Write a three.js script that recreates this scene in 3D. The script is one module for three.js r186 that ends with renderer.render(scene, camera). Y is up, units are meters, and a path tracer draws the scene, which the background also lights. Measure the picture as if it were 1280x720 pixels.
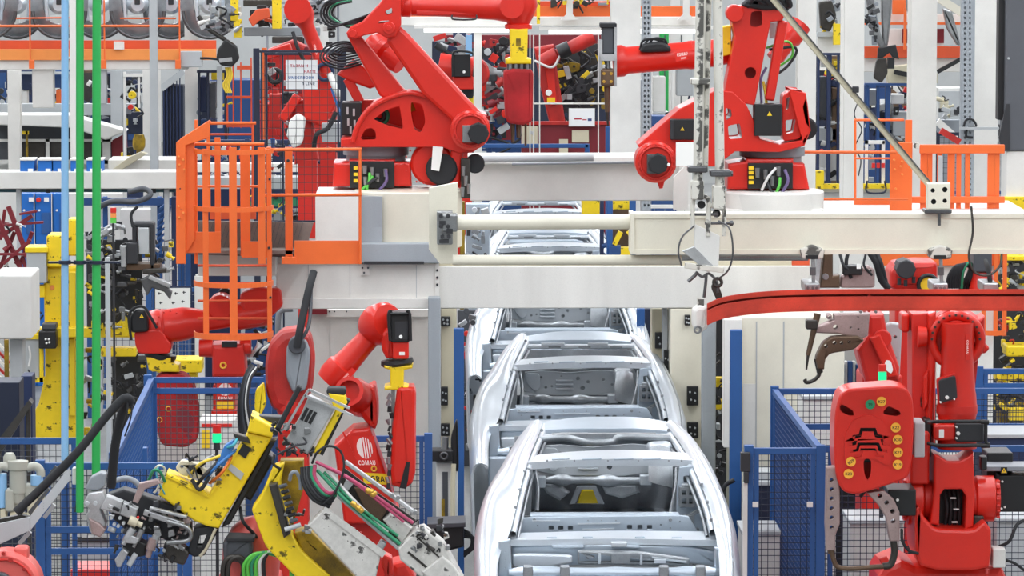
import * as THREE from 'three';
import { mergeGeometries } from 'three/addons/utils/BufferGeometryUtils.js';
import { RoundedBoxGeometry } from 'three/addons/geometries/RoundedBoxGeometry.js';
import { RectAreaLightUniformsLib } from 'three/addons/lights/RectAreaLightUniformsLib.js';

// ---------------------------------------------------------------- camera, lights, exposure
const scene = new THREE.Scene();
scene.background = new THREE.Color(0x0b0c0d);
const F = 5550, CAMH = 5.7;                                   // long lens, operator on a gantry
const PITCH = Math.atan(510 / F), YAW = Math.atan(85 / F * Math.cos(PITCH));
const camera = new THREE.PerspectiveCamera(2 * Math.atan(360 / F) * 180 / Math.PI, 1280 / 720, 0.5, 200);
camera.position.set(0, CAMH, 0);
camera.rotation.order = 'YXZ';
camera.rotation.set(-PITCH, -YAW, 0);
camera.updateMatrixWorld(true);
const renderer = new THREE.WebGLRenderer({ antialias: true });
renderer.toneMapping = THREE.LinearToneMapping;
renderer.toneMappingExposure = 1.1;
renderer.shadowMap.enabled = true;
RectAreaLightUniformsLib.init();
const HALL = { x0: -15, x1: 17, z0: 8, z1: -97, h: 11 };
const LAMP_ROWS = [-11, -6, -1, 4, 9, 14], LAMP_INT = 18;

// ---------------------------------------------------------------- helpers
const RIGHT = new THREE.Vector3(), UP = new THREE.Vector3(), BACK = new THREE.Vector3();
camera.matrixWorld.extractBasis(RIGHT, UP, BACK);
// a point of the hall seen at (px, py) of the 1280x720 frame, d metres down the hall
function at(px, py, d) {
  const v = BACK.clone().multiplyScalar(-F).addScaledVector(RIGHT, px - 640).addScaledVector(UP, 360 - py);
  v.multiplyScalar(d / -v.z); v.y += CAMH; return v;
}
const V = (a) => at(a[0], a[1], a[2]);
const U = (d) => d / F;                                       // metres per pixel at depth d
let seed = 12345;
function rnd() { seed = (seed * 1664525 + 1013904223) % 4294967296; return seed / 4294967296; }
const rr = (a, b) => a + (b - a) * rnd();
const pick = (a) => a[Math.floor(rnd() * a.length)];

function uvw(g) {                                             // texture coordinates in metres
  if (g.index) g = g.toNonIndexed();
  const p = g.attributes.position, n = g.attributes.normal, uv = new Float32Array(p.count * 2);
  for (let i = 0; i < p.count; i += 3) {
    const ax = Math.abs(n.getX(i) + n.getX(i + 1) + n.getX(i + 2)), ay = Math.abs(n.getY(i) + n.getY(i + 1) + n.getY(i + 2)), az = Math.abs(n.getZ(i) + n.getZ(i + 1) + n.getZ(i + 2));
    for (let k = i; k < i + 3; k++) {
      let a, b;
      if (ax > ay && ax > az) { a = p.getZ(k); b = p.getY(k); } else if (ay > az) { a = p.getX(k); b = p.getZ(k); } else { a = p.getX(k); b = p.getY(k); }
      uv[2 * k] = a; uv[2 * k + 1] = b;
    }
  }
  const o = new THREE.BufferGeometry();
  o.setAttribute('position', p); o.setAttribute('normal', n); o.setAttribute('uv', new THREE.BufferAttribute(uv, 2));
  return o;
}
// world box between two corners
function wb(x0, y0, z0, x1, y1, z1, r = 0) {
  const w = Math.abs(x1 - x0), h = Math.abs(y1 - y0), t = Math.abs(z1 - z0);
  r = Math.min(r, w * .45, h * .45, t * .45);
  const g = r > .0005 ? new RoundedBoxGeometry(w, h, t, 2, r) : new THREE.BoxGeometry(w, h, t);
  return g.translate((x0 + x1) / 2, (y0 + y1) / 2, (z0 + z1) / 2);
}
// box whose front face fills a pixel rectangle at depth d, t metres deep
function bx(x0, y0, x1, y1, d, t = .05, r = 0) {
  const a = at(x0, y0, d), b = at(x1, y1, d);
  return wb(a.x, a.y, a.z, b.x, b.y, a.z - t, r);
}
// extruded outline, front face at depth d; holes: [cx, cy, r] or a list of points
function pl(pts, d, t = .05, bev = 0, holes = []) {
  const o = at(pts[0][0], pts[0][1], d);
  const P = (q) => { const v = at(q[0], q[1], d); return new THREE.Vector2(v.x - o.x, v.y - o.y); };
  const s = new THREE.Shape(pts.map(P));
  for (const h of holes) {
    const p = new THREE.Path();
    if (Array.isArray(h[0])) p.setFromPoints(h.map(P));
    else { const c = P(h); p.absarc(c.x, c.y, h[2] * U(d), 0, Math.PI * 2, true); }
    s.holes.push(p);
  }
  bev = Math.min(bev, t * .45);
  const g = new THREE.ExtrudeGeometry(s, { depth: Math.max(t - 2 * bev, .0005), bevelEnabled: bev > 0, bevelThickness: bev, bevelSize: bev, bevelOffset: -bev, bevelSegments: 2, curveSegments: 10, steps: 1 });
  return g.translate(o.x, o.y, o.z - t + bev);
}
// rounded version of a closed outline
function rnded(pts, r = .25, n = 5) {
  const out = [];
  for (let i = 0; i < pts.length; i++) {
    const a = pts[(i + pts.length - 1) % pts.length], b = pts[i], c = pts[(i + 1) % pts.length];
    const k = b[2] === undefined ? r : b[2];
    const p = [b[0] + (a[0] - b[0]) * k, b[1] + (a[1] - b[1]) * k], q = [b[0] + (c[0] - b[0]) * k, b[1] + (c[1] - b[1]) * k];
    for (let j = 0; j <= n; j++) { const t = j / n, u = 1 - t; out.push([u * u * p[0] + 2 * u * t * b[0] + t * t * q[0], u * u * p[1] + 2 * u * t * b[1] + t * t * q[1]]); }
  }
  return out;
}
// tube through [px, py, d] points
function tb(pts, rpx, seg = 0, rad = 7, tension = .5) {
  const c = new THREE.CatmullRomCurve3(pts.map(V), false, 'catmullrom', tension);
  return new THREE.TubeGeometry(c, seg || Math.max(2, (pts.length - 1) * 7), rpx * U(pts[0][2]), rad, false);
}
// body of revolution about the line a-b; profile [[s along, radius px], ...]
function lt(a, b, prof, seg = 20) {
  const A = V(a), Bv = V(b), L = A.distanceTo(Bv), u = U((a[2] + b[2]) / 2);
  const g = new THREE.LatheGeometry(prof.map(([s, r]) => new THREE.Vector2(Math.max(r * u, .0001), s * L)), seg);
  const q = new THREE.Quaternion().setFromUnitVectors(new THREE.Vector3(0, 1, 0), Bv.clone().sub(A).normalize());
  g.applyQuaternion(q); g.translate(A.x, A.y, A.z);
  const n = g.toNonIndexed(); n.computeVertexNormals(); return creased(n);
}
function creased(g) {                                         // smooth normals below 35 degrees
  const p = g.attributes.position, n = g.attributes.normal, m = new Map(), fn = [];
  const key = (i) => Math.round(p.getX(i) * 5e3) + '_' + Math.round(p.getY(i) * 5e3) + '_' + Math.round(p.getZ(i) * 5e3);
  const a = new THREE.Vector3(), b = new THREE.Vector3(), c = new THREE.Vector3();
  for (let i = 0; i < p.count; i += 3) {
    a.fromBufferAttribute(p, i); b.fromBufferAttribute(p, i + 1); c.fromBufferAttribute(p, i + 2);
    const f = b.clone().sub(a).cross(c.clone().sub(a)), ar = f.length(); if (ar > 0) f.divideScalar(ar);
    fn.push(f);
    for (let k = 0; k < 3; k++) { const s = key(i + k); if (!m.has(s)) m.set(s, []); m.get(s).push([f, ar]); }
  }
  for (let i = 0; i < p.count; i++) {
    const f = fn[Math.floor(i / 3)], s = new THREE.Vector3();
    for (const [q, ar] of m.get(key(i))) if (q.dot(f) > .78) s.addScaledVector(q, ar);
    if (s.lengthSq() < 1e-16) s.copy(f); s.normalize(); n.setXYZ(i, s.x, s.y, s.z);
  }
  return g;
}
function rod(a, b, r0, r1 = r0, seg = 12) { return lt(a, b, [[0, 0], [0, r0], [1, r1], [1, 0]], seg); }
// short cylinder facing the camera
function dc(px, py, r, d, t = .05, seg = 20) {
  const o = at(px, py, d), R = r * U(d), c = Math.min(R * .12, t * .3);
  const g = new THREE.LatheGeometry([[.0001, 0], [R, 0], [R, t - c], [R - c, t], [.0001, t]].map((v) => new THREE.Vector2(v[0], v[1])), seg);
  g.rotateX(Math.PI / 2); g.translate(o.x, o.y, o.z - t);
  const n = g.toNonIndexed(); n.computeVertexNormals(); return creased(n);
}
function ring(px, py, R, r, d, seg = 28, arc = Math.PI * 2, from = 0) {
  const o = at(px, py, d); const g = new THREE.TorusGeometry(R * U(d), r * U(d), 8, seg, arc);
  g.rotateZ(from); return g.translate(o.x, o.y, o.z);
}
// flat bar between two pixel points (front face at depth d)
function br(a, b, w, d, t = .04, r = 0) {
  const A = at(a[0], a[1], d), Bv = at(b[0], b[1], d), dx = Bv.x - A.x, dy = Bv.y - A.y, L = Math.hypot(dx, dy);
  r = Math.min(r, L * .4, t * .4, w * U(d) * .4);
  const g = r > .0005 ? new RoundedBoxGeometry(L, w * U(d), t, 2, r) : new THREE.BoxGeometry(L, w * U(d), t);
  g.rotateZ(Math.atan2(dy, dx)); return g.translate((A.x + Bv.x) / 2, (A.y + Bv.y) / 2, A.z - t / 2);
}
// box between any two 3-D points, w and t in metres
function beam(A, Bv, w, t) {
  const g = new THREE.BoxGeometry(w, t, A.distanceTo(Bv));
  const m = new THREE.Matrix4().lookAt(A, Bv, new THREE.Vector3(0, 1, .001));
  g.applyMatrix4(m); return g.translate((A.x + Bv.x) / 2, (A.y + Bv.y) / 2, (A.z + Bv.z) / 2);
}
// loft: rows of [px, py, d] points joined into a sheet with thickness
function sheet(rows, th = .012) {
  const pos = [], idx = [], R = rows.length, C = rows[0].length, P = rows.map((r) => r.map(V)), N = [];
  for (let i = 0; i < R; i++) for (let j = 0; j < C; j++) {
    const a = P[Math.min(i + 1, R - 1)][j].clone().sub(P[Math.max(i - 1, 0)][j]), b = P[i][Math.min(j + 1, C - 1)].clone().sub(P[i][Math.max(j - 1, 0)]);
    N.push(a.cross(b).normalize());
  }
  for (const s of [.5, -.5]) for (let i = 0; i < R; i++) for (let j = 0; j < C; j++) { const p = P[i][j].clone().addScaledVector(N[i * C + j], s * th); pos.push(p.x, p.y, p.z); }
  const id = (k, i, j) => k * R * C + i * C + j;
  for (let i = 0; i < R - 1; i++) for (let j = 0; j < C - 1; j++) {
    idx.push(id(0, i, j), id(0, i + 1, j), id(0, i, j + 1), id(0, i + 1, j), id(0, i + 1, j + 1), id(0, i, j + 1));
    idx.push(id(1, i, j), id(1, i, j + 1), id(1, i + 1, j), id(1, i + 1, j), id(1, i, j + 1), id(1, i + 1, j + 1));
  }
  const edge = (a, b, c, d) => idx.push(a, b, c, b, d, c);
  for (let i = 0; i < R - 1; i++) { edge(id(0, i, 0), id(1, i, 0), id(0, i + 1, 0), id(1, i + 1, 0)); edge(id(0, i + 1, C - 1), id(1, i + 1, C - 1), id(0, i, C - 1), id(1, i, C - 1)); }
  for (let j = 0; j < C - 1; j++) { edge(id(0, 0, j + 1), id(1, 0, j + 1), id(0, 0, j), id(1, 0, j)); edge(id(0, R - 1, j), id(1, R - 1, j), id(0, R - 1, j + 1), id(1, R - 1, j + 1)); }
  let g = new THREE.BufferGeometry(); g.setAttribute('position', new THREE.Float32BufferAttribute(pos, 3)); g.setIndex(idx);
  g = g.toNonIndexed(); g.computeVertexNormals(); return creased(g);
}
// smooth interpolation of rows / columns for sheets
function smoothRow(pts, n) { const c = new THREE.CatmullRomCurve3(pts.map((p) => new THREE.Vector3(p[0], p[1], p[2]))); return c.getPoints(n).map((p) => [p.x, p.y, p.z]); }

// pixel coordinates measured in an enlarged crop: offset and magnification
const crop = (ox, oy, s) => (x, y) => [ox + x / s, oy + y / s];
const mapP = (q, pts) => pts.map((p) => { const r = q(p[0], p[1]); if (p.length > 2) r.push(p[2]); return r; });
// flat hoop band, front half, about a vertical axis
function hoop(px, py, d, rpx, hpx, th = .006, a0 = -Math.PI / 2, arc = Math.PI) {
  const o = at(px, py, d), R = rpx * U(d), h = hpx * U(d);
  const g = new THREE.LatheGeometry([[R, -h / 2], [R, h / 2], [R - th, h / 2], [R - th, -h / 2], [R, -h / 2]].map((a) => new THREE.Vector2(a[0], a[1])), 24, a0, arc);
  g.translate(o.x, o.y, o.z); const n = g.toNonIndexed(); n.computeVertexNormals(); return n;
}
const taken = new Map(), ORG = new Map();
function numbered(n) { const k = taken.get(n) || 0; taken.set(n, k + 1); return k ? n + '_' + String(k).padStart(3, '0') : n; }
function merged(geos) {
  const l = (Array.isArray(geos) ? geos.flat(3) : [geos]).filter(Boolean).map(uvw);
  return l.length === 1 ? l[0] : mergeGeometries(l);
}
function fin(m) { m.castShadow = true; m.receiveShadow = true; return m; }
function thing(name, label, category, base, group) {
  const o = new THREE.Group(); o.name = numbered(name); scene.add(o);
  o.position.copy(base.isVector3 ? base : V(base)); o.userData = { label, category };
  if (group) o.userData.group = group;
  ORG.set(o, o.position.clone()); return o;
}
function part(name, geos, mat, parent, label) {
  const g = merged(geos), o = ORG.get(parent); g.translate(-o.x, -o.y, -o.z);
  const m = fin(new THREE.Mesh(g, mat)); m.name = name; parent.add(m); ORG.set(m, o);
  if (label) m.userData.label = label;
  return m;
}
function parts(name, list, mat, parent, label) { return list.map((g) => part(name, g, mat, parent, label)); }
function solo(name, geos, mat, label, category, group) {
  const g = merged(geos); g.computeBoundingBox(); const b = g.boundingBox;
  const o = new THREE.Vector3((b.min.x + b.max.x) / 2, b.min.y, (b.min.z + b.max.z) / 2);
  g.translate(-o.x, -o.y, -o.z);
  const m = fin(new THREE.Mesh(g, mat)); m.name = numbered(name); m.position.copy(o); m.userData = { label, category };
  if (group) m.userData.group = group;
  scene.add(m); ORG.set(m, o); return m;
}
function struct(name, geos, mat) { const m = fin(new THREE.Mesh(merged(geos), mat)); m.name = numbered(name); m.userData = { kind: 'structure' }; scene.add(m); ORG.set(m, new THREE.Vector3()); return m; }
function stuffPart(...a) { const m = part(...a); m.userData.kind = 'stuff'; return m; }
function copy(o, off, label) {
  const c = o.clone(); c.name = numbered(o.name); c.position.add(off); scene.add(c);
  if (label) c.userData.label = label; ORG.set(c, c.position.clone()); return c;
}

// ---------------------------------------------------------------- materials
function noiseTex(seedN, base, amp, speck, res = 512, streak = 0, chip = 0) {
  let s = seedN; const R = () => { s = (s * 1664525 + 1013904223) % 4294967296; return s / 4294967296; };
  const lat = []; for (let o = 0; o < 5; o++) { const n = 4 << o, a = new Float32Array(n * n); for (let i = 0; i < n * n; i++) a[i] = R(); lat.push([n, a]); }
  const val = ([n, a], x, y) => { const fx = x * n, fy = y * n, ix = Math.floor(fx), iy = Math.floor(fy), u = fx - ix, v = fy - iy, su = u * u * (3 - 2 * u), sv = v * v * (3 - 2 * v), g = (i, j) => a[((j % n) * n) + (i % n)]; return (g(ix, iy) * (1 - su) + g(ix + 1, iy) * su) * (1 - sv) + (g(ix, iy + 1) * (1 - su) + g(ix + 1, iy + 1) * su) * sv; };
  const px = new Uint8Array(res * res * 4);
  for (let y = 0; y < res; y++) for (let x = 0; x < res; x++) {
    let f = 0, w = .5; for (let o = 0; o < 5; o++) { f += w * val(lat[o], x / res, streak ? (y / res * .12) % 1 : y / res); w *= .55; }
    let v = base + amp * (f - .5) * 2; const n = R(); v += (R() - .5) * speck;
    if (chip && f + .08 * (R() - .5) > chip) v = .3 + .15 * R();
    if (n < .004 * speck * 20) v -= R() * amp * 1.6;
    const c = Math.max(0, Math.min(255, v * 255)) | 0, i = (y * res + x) * 4; px[i] = c; px[i + 1] = c; px[i + 2] = c; px[i + 3] = 255;
  }
  const t = new THREE.DataTexture(px, res, res); t.magFilter = THREE.LinearFilter; t.minFilter = THREE.LinearMipmapLinearFilter; t.generateMipmaps = true; t.wrapS = t.wrapT = THREE.RepeatWrapping; t.colorSpace = THREE.SRGBColorSpace; t.needsUpdate = true; return t;
}
const TX = { fine: noiseTex(7, .95, .05, .03), dirt: noiseTex(21, .86, .2, .1), streak: noiseTex(33, .93, .09, .04, 512, 1), heavy: noiseTex(55, .7, .38, .25), chips: noiseTex(77, .93, .05, .06, 512, 0, .6), marks: noiseTex(91, .96, .03, .03, 512, 0, .69), scuff: noiseTex(17, .9, .1, .12, 512, 0, .67) };
const rep = (t, r) => { const c = t.clone(); c.repeat.set(r, r); c.needsUpdate = true; return c; };
TX.fine = rep(TX.fine, .8); TX.dirt = rep(TX.dirt, 1.1); TX.streak = rep(TX.streak, .7); TX.heavy = rep(TX.heavy, 2); TX.chips = rep(TX.chips, 3); TX.marks = rep(TX.marks, 5);
function mt(hex, rough = .5, metal = 0, map = null, extra = {}) { return new THREE.MeshStandardMaterial({ color: hex, roughness: rough, metalness: metal, map, ...extra }); }
const M = {
  red: mt(0xdc2a1c, .3, 0, TX.fine), redDark: mt(0xd4281d, .4, 0, TX.fine), redWorn: mt(0xd02a22, .45, 0, TX.dirt), pinkRed: mt(0xdc2a1c, .34, 0, TX.fine), salmon: mt(0xe4645c, .4, 0, TX.fine), maroon: mt(0x7d1a26, .5, 0, TX.fine), redRail: mt(0xea4630, .4, 0, TX.dirt),
  fabricRed: mt(0xba262a, .9, 0, TX.dirt),
  orange: mt(0xf5702e, .45, 0, TX.fine), orangeL: mt(0xf99a4c, .5, 0, TX.fine), orangeD: mt(0xd9542a, .5, 0, TX.fine),
  white: mt(0xeceae4, .5, 0, TX.fine), whiteStreak: mt(0xebe9e3, .5, 0, TX.streak), whiteG: mt(0xe0dfda, .55, 0, TX.fine), cream: mt(0xe9e4d2, .45, 0, TX.fine), creamD: mt(0xd3cbb0, .5, 0, TX.fine), chipped: mt(0xe2dfd4, .45, 0, TX.chips),
  yellow: mt(0xfad81e, .4, 0, TX.marks), yellowC: mt(0xf3d428, .42, 0, TX.fine), yellowD: mt(0xc9a416, .6, 0, TX.heavy),
  blue: mt(0x2a5a98, .45, 0, TX.fine), blueD: mt(0x24497f, .5, 0, TX.fine), navy: mt(0x1f2f55, .5, 0, TX.fine), navyD: mt(0x172139, .5, 0, TX.fine), blueL: mt(0x8fbfe8, .4, 0, TX.fine), blueBin: mt(0x1769bd, .45),
  green: mt(0x2fae55, .35, 0, TX.fine), greenHose: mt(0x5cc04a, .4), greenD: mt(0x2a8a62, .4), teal: mt(0x2e5560, .45),
  black: mt(0x17181a, .45), rubber: mt(0x232427, .75), dark: mt(0x2e2f33, .55, 0, TX.fine), darkGrey: mt(0x4b4e54, .5, 0, TX.fine), mastGrey: mt(0x5b5e64, .5, 0, TX.fine),
  grey: mt(0x8f959b, .5, 0, TX.fine), greyL: mt(0xb7bbbd, .5, 0, TX.fine), greyP: mt(0xa9b0b6, .5, .1, TX.streak), pvc: mt(0xa6a69b, .45),
  steel: mt(0xb3b5b6, .32, .85, TX.dirt), steelD: mt(0x77787a, .4, .8, TX.dirt), alu: mt(0xcfd1d2, .42, .6, TX.dirt), aluW: mt(0xe2e0da, .45, .2, rep(TX.scuff, 5)), gunMetal: mt(0x55524e, .45, .7, TX.dirt), bronze: mt(0x7a6350, .45, .6, TX.dirt), pinkSteel: mt(0xc3aaa6, .45, .45, TX.dirt), brass: mt(0xd0a64a, .35, .8),
  zinc: mt(0xdfe6ec, .3, .55, TX.fine), zincB: mt(0xc5d2de, .32, .6, TX.fine), zincD: mt(0xb6bcc1, .36, .65, TX.dirt), zincDD: mt(0xb6bcc1, .4, .5, TX.dirt), zincM: mt(0xc9d0d6, .4, .2, TX.fine),
  floor: mt(0x8e908e, .5, 0, rep(TX.dirt, .3)), wall: mt(0xc6c8c7, .8, 0, rep(TX.fine, .4)), ceil: mt(0x7c7e80, .9),
  glass: new THREE.MeshPhysicalMaterial({ color: 0xdfe8ea, roughness: .08, transmission: 1, thickness: 0, ior: 1.45 }),
  sticker: mt(0xf2b53a, .6), paper: mt(0xf0f0ec, .8), hazard: mt(0xf2c81e, .6), pinkHose: mt(0xb8476a, .4), whiteHose: mt(0xd9d9d6, .5), cyanHose: mt(0x4aa7b8, .45), blueHose: mt(0x3876b8, .45), purpleHose: mt(0x6a5a86, .5), orangeHose: mt(0xe0762c, .5), yellowHose: mt(0xe0c13a, .5),
  deck: mt(0x8d837c, .6, .2, TX.dirt), lampGreen: mt(0x1fd08a, .3, 0, null, { emissive: 0x18c07a, emissiveIntensity: .9 }), lampRed: mt(0xd42a20, .35), lampTube: mt(0xffffff, .4, 0, null, { emissive: 0xffffff, emissiveIntensity: 1.6 }), lampPanel: mt(0xffffff, .5, 0, null, { emissive: 0xfffdf8, emissiveIntensity: 3 }),
};
// flat print: canvas drawn in a rectangle, on a thin plate
function printMat(w, h, draw, rough = .6) {
  const c = document.createElement('canvas'); c.width = w; c.height = h; const g = c.getContext('2d'); draw(g, w, h);
  const t = new THREE.CanvasTexture(c); t.colorSpace = THREE.SRGBColorSpace; return new THREE.MeshStandardMaterial({ map: t, roughness: rough });
}
// quad through four [px,py,d] corners (tl, tr, br, bl) carrying a print; world coordinates
function quad(tl, tr, brc, bl) {
  const P = [tl, tr, brc, bl].map(V), g = new THREE.BufferGeometry();
  g.setAttribute('position', new THREE.Float32BufferAttribute([...P[3], ...P[2], ...P[1], ...P[3], ...P[1], ...P[0]].flat(), 3));
  g.setAttribute('uv', new THREE.Float32BufferAttribute([0, 0, 1, 0, 1, 1, 0, 0, 1, 1, 0, 1], 2)); g.computeVertexNormals(); return g;
}
function printPart(name, g, mat, parent, label) {
  const o = ORG.get(parent); g.translate(-o.x, -o.y, -o.z); const m = fin(new THREE.Mesh(g, mat)); m.name = name; parent.add(m); if (label) m.userData.label = label; ORG.set(m, o); return m;
}

// ---------------------------------------------------------------- the hall
{
  const { x0, x1, z0, z1, h } = HALL;
  struct('floor', wb(x0, -.3, z0, x1, 0, z1), M.floor);
  struct('ceiling', wb(x0, h, z0, x1, h + .3, z1), M.ceil);
  struct('wall_back', wb(x0, 0, z1, x1, h, z1 - .3), M.wall);
  struct('wall_front', wb(x0, 0, z0, x1, h, z0 + .3), M.wall);
  struct('wall_left', wb(x0 - .3, 0, z0, x0, h, z1), M.wall);
  struct('wall_right', wb(x1, 0, z0, x1 + .3, h, z1), M.wall);
  for (const x of LAMP_ROWS) for (const z of [-20, -70]) {
    const len = 50, w = .5;
    const o = thing('ceiling_lamp', 'continuous white strip lamp hung under the hall ceiling', 'lamp', new THREE.Vector3(x, h - .3, z), 'strip lamps under the ceiling');
    part('housing', wb(x - w / 2 - .05, h - .12, z + len / 2, x + w / 2 + .05, h - .3, z - len / 2), M.white, o);
    part('diffuser', wb(x - w / 2, h - .3, z + len / 2, x + w / 2, h - .33, z - len / 2), M.lampPanel, o);
    const l = new THREE.RectAreaLight(0xf4f8ff, LAMP_INT, w, len);
    l.position.set(x, h - .345, z); l.rotation.x = -Math.PI / 2; scene.add(l);
  }
}

// ---------------------------------------------------------------- car bodies on the line
function carBody(label, v) {
  const o = thing('car_body', label, 'car body', at(763, 860, 31.5), 'bare car bodies on the line');
  // sides: roof rail, rear pillar, quarter panel, lofted from rows of [inner, crest, outer, flank]
  const L = [
    [[677, 529, 32.1], [672, 526, 32.1], [664, 530, 32.1], [658, 545, 32.1], [657, 590, 32.1], [660, 757, 32.1]],
    [[674, 540, 31.6], [668, 536, 31.6], [656, 541, 31.6], [645, 556, 31.6], [644, 601, 31.6], [647, 772, 31.6]],
    [[661, 572, 30.6], [652, 568, 30.6], [640, 571, 30.6], [626, 588, 30.6], [625, 633, 30.6], [628, 802, 30.6]],
    [[652, 603, 30.1], [642, 600, 30.1], [628, 602, 30.1], [611, 612, 30.1], [610, 657, 30.1], [613, 818, 30.1]],
    [[644, 637, 29.7], [632, 634, 29.7], [615, 630, 29.7], [601, 640, 29.7], [600, 685, 29.7], [603, 831, 29.7]],
    [[638, 664, 29.3], [626, 662, 29.3], [610, 660, 29.3], [597, 668, 29.3], [596, 713, 29.3], [599, 844, 29.3]],
    [[622, 700, 28.9], [618, 696, 28.9], [608, 694, 28.9], [597, 702, 28.9], [596, 747, 28.9], [599, 858, 28.9]],
    [[621, 742, 28.6], [617, 738, 28.6], [609, 736, 28.6], [600, 742, 28.6], [599, 787, 28.6], [602, 868, 28.6]],
  ];
  const Rr = [
    [[833, 531, 32.1], [837, 527, 32.1], [845, 530, 32.1], [850, 540, 32.1], [851, 585, 32.1], [848, 757, 32.1]],
    [[843, 543, 31.6], [848, 538, 31.6], [857, 541, 31.6], [864, 550, 31.6], [865, 595, 31.6], [862, 772, 31.6]],
    [[862, 573, 30.6], [868, 567, 30.6], [876, 568, 30.6], [883, 576, 30.6], [884, 621, 30.6], [881, 802, 30.6]],
    [[874, 600, 30.1], [881, 596, 30.1], [890, 595, 30.1], [897, 604, 30.1], [898, 649, 30.1], [895, 818, 30.1]],
    [[887, 634, 29.7], [894, 630, 29.7], [904, 628, 29.7], [911, 642, 29.7], [912, 687, 29.7], [909, 831, 29.7]],
    [[894, 662, 29.3], [902, 657, 29.3], [911, 656, 29.3], [919, 670, 29.3], [920, 715, 29.3], [917, 844, 29.3]],
    [[900, 700, 28.9], [907, 692, 28.9], [914, 690, 28.9], [922, 702, 28.9], [923, 747, 28.9], [920, 858, 28.9]],
    [[901, 742, 28.6], [908, 736, 28.6], [915, 734, 28.6], [921, 742, 28.6], [922, 787, 28.6], [919, 868, 28.6]],
  ];
  const dense = (rows) => { // smooth along the length and across
    const cols = rows[0].map((_, j) => smoothRow(rows.map((r) => r[j]), 28));
    return cols[0].map((_, i) => smoothRow(cols.map((c) => c[i]), 12));
  };
  part('side_panel', sheet(dense(L), .02), M.zinc, o);
  part('side_panel', sheet(dense(Rr).map((r) => r.reverse()), .02), M.zinc, o);
  // inner frame flanges along both window openings
  const inL = L.slice(0, 6).map((r) => [r[0][0] + 3, r[0][1] + 4, r[0][2] + .03]), inR = Rr.slice(0, 6).map((r) => [r[0][0] - 3, r[0][1] + 4, r[0][2] + .03]);
  part('window_flange', tb(inL, 4.2, 30), M.zinc, o); part('window_flange', tb(inR, 4.4, 30), M.zinc, o); part('window_flange', tb(inL.map((p) => [p[0] + 6, p[1] + 5, p[2] + .06]), 2, 30), M.zincD, o); part('side_crease', tb(L.map((r) => [r[2][0] - 1, r[2][1] + 1, r[2][2] - .005]), 1.3, 34), M.zincD, o); part('side_crease', tb(Rr.map((r) => [r[2][0] + 1, r[2][1], r[2][2] - .005]), 1.3, 34), M.zincD, o);
  part('window_flange', tb(inR.map((p) => [p[0] - 7, p[1] + 5, p[2] + .05]), 2.2, 30), M.zincD, o);
  part('rail_groove', tb(Rr.slice(0, 6).map((r) => [r[1][0] + 3, r[1][1] - .4, r[1][2]]), 1.2, 30), M.zincD, o);
  part('rail_groove', tb(L.slice(0, 6).map((r) => [r[1][0] - 2, r[1][1] - .2, r[1][2]]), 1.2, 30), M.zincB, o);
  // windscreen header: two bars and a lip
  part('front_header', [
    sheet([smoothRow([[676, 533, 32.2], [720, 526, 32.3], [760, 525, 32.3], [800, 526, 32.3], [838, 532, 32.2]], 16), smoothRow([[674, 542, 31.75], [720, 540, 31.8], [760, 540, 31.8], [800, 540, 31.8], [842, 544, 31.75]], 16)], .05),
    tb([[676, 533, 32.2], [720, 526, 32.3], [760, 525, 32.3], [800, 526, 32.3], [838, 532, 32.2]], 2)], M.zincB, o);
  const fh2 = part('front_header_reinforcement', [bx(678, 544, 846, 549.5, 31.6, .09, .01), bx(700, 541.5, 735, 545, 31.58, .04), bx(770, 541.5, 800, 545, 31.58, .04)], M.zinc, o);
  parts('slot', [720, 765, 812].map((x) => bx(x - 9, 546, x + 9, 548.2, 31.59, .01)), M.zincDD, fh2);
  // rear header, bright bar across the back window
  part('rear_header', [sheet([smoothRow([[656, 575, 30.75], [700, 570, 30.8], [762, 567, 30.8], [825, 568, 30.8], [872, 572, 30.7]], 14), smoothRow([[657, 583, 30.45], [700, 580, 30.5], [762, 578, 30.5], [825, 578, 30.5], [870, 580, 30.45]], 14)], .05)], M.zinc, o);
  // bulkhead with holes, seen through the back window and the open roof
  const [p0, p1] = v.panel, ph = p1 - p0;
  const holes = [[690, .3, 2.2], [700, .3, 2], [707, .75, 2], [716, .7, 1.8], [755, .35, 2.6], [770, .5, 2.4], [762, .78, 2.8], [793, .4, 2.2], [730, .25, 1.6], [806, .62, 2]].map(([x, f, r]) => [x, p0 + ph * f, r * 1.4]);
  part('bulkhead', [pl([[676, p0 + 2], [700, p0], [740, p0 + 3], [790, p0 - 1], [842, p0 + 3], [846, p1 - 2], [800, p1], [780, p1 + 3], [700, p1 + 2], [672, p1 - 3]], 31.45, .03, .003, holes)], M.zincM, o);
  parts('bulkhead_rib', [0, 1, 2].map((i) => br([722, p0 + ph * (.45 + i * .19)], [748, p0 + ph * (.45 + i * .19)], 2.4, 31.42, .04, .004)), M.zinc, o);
  part('bulkhead_pocket', pl(rnded([[677, p0 + ph * .1], [698, p0 + ph * .12], [699, p0 + ph * .8], [690, p0 + ph * .95], [678, p0 + ph * .55]], .3), 31.43, .02, .004), M.zinc, o);
  part('strut_tower', [pl(rnded([[807, p0 - 2], [840, p0 - 4], [846, p1 - 6], [830, p1 - 3], [812, p1 - 8]], .3), 31.3, .14, .05)], M.zinc, o);
  part('bulkhead_backing', bx(668, p0 - 22, 850, p1 + 4, 32.2, .03), M.zincDD, o);  // added sheet closing off the space so the bulkhead holes look dark
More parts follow.
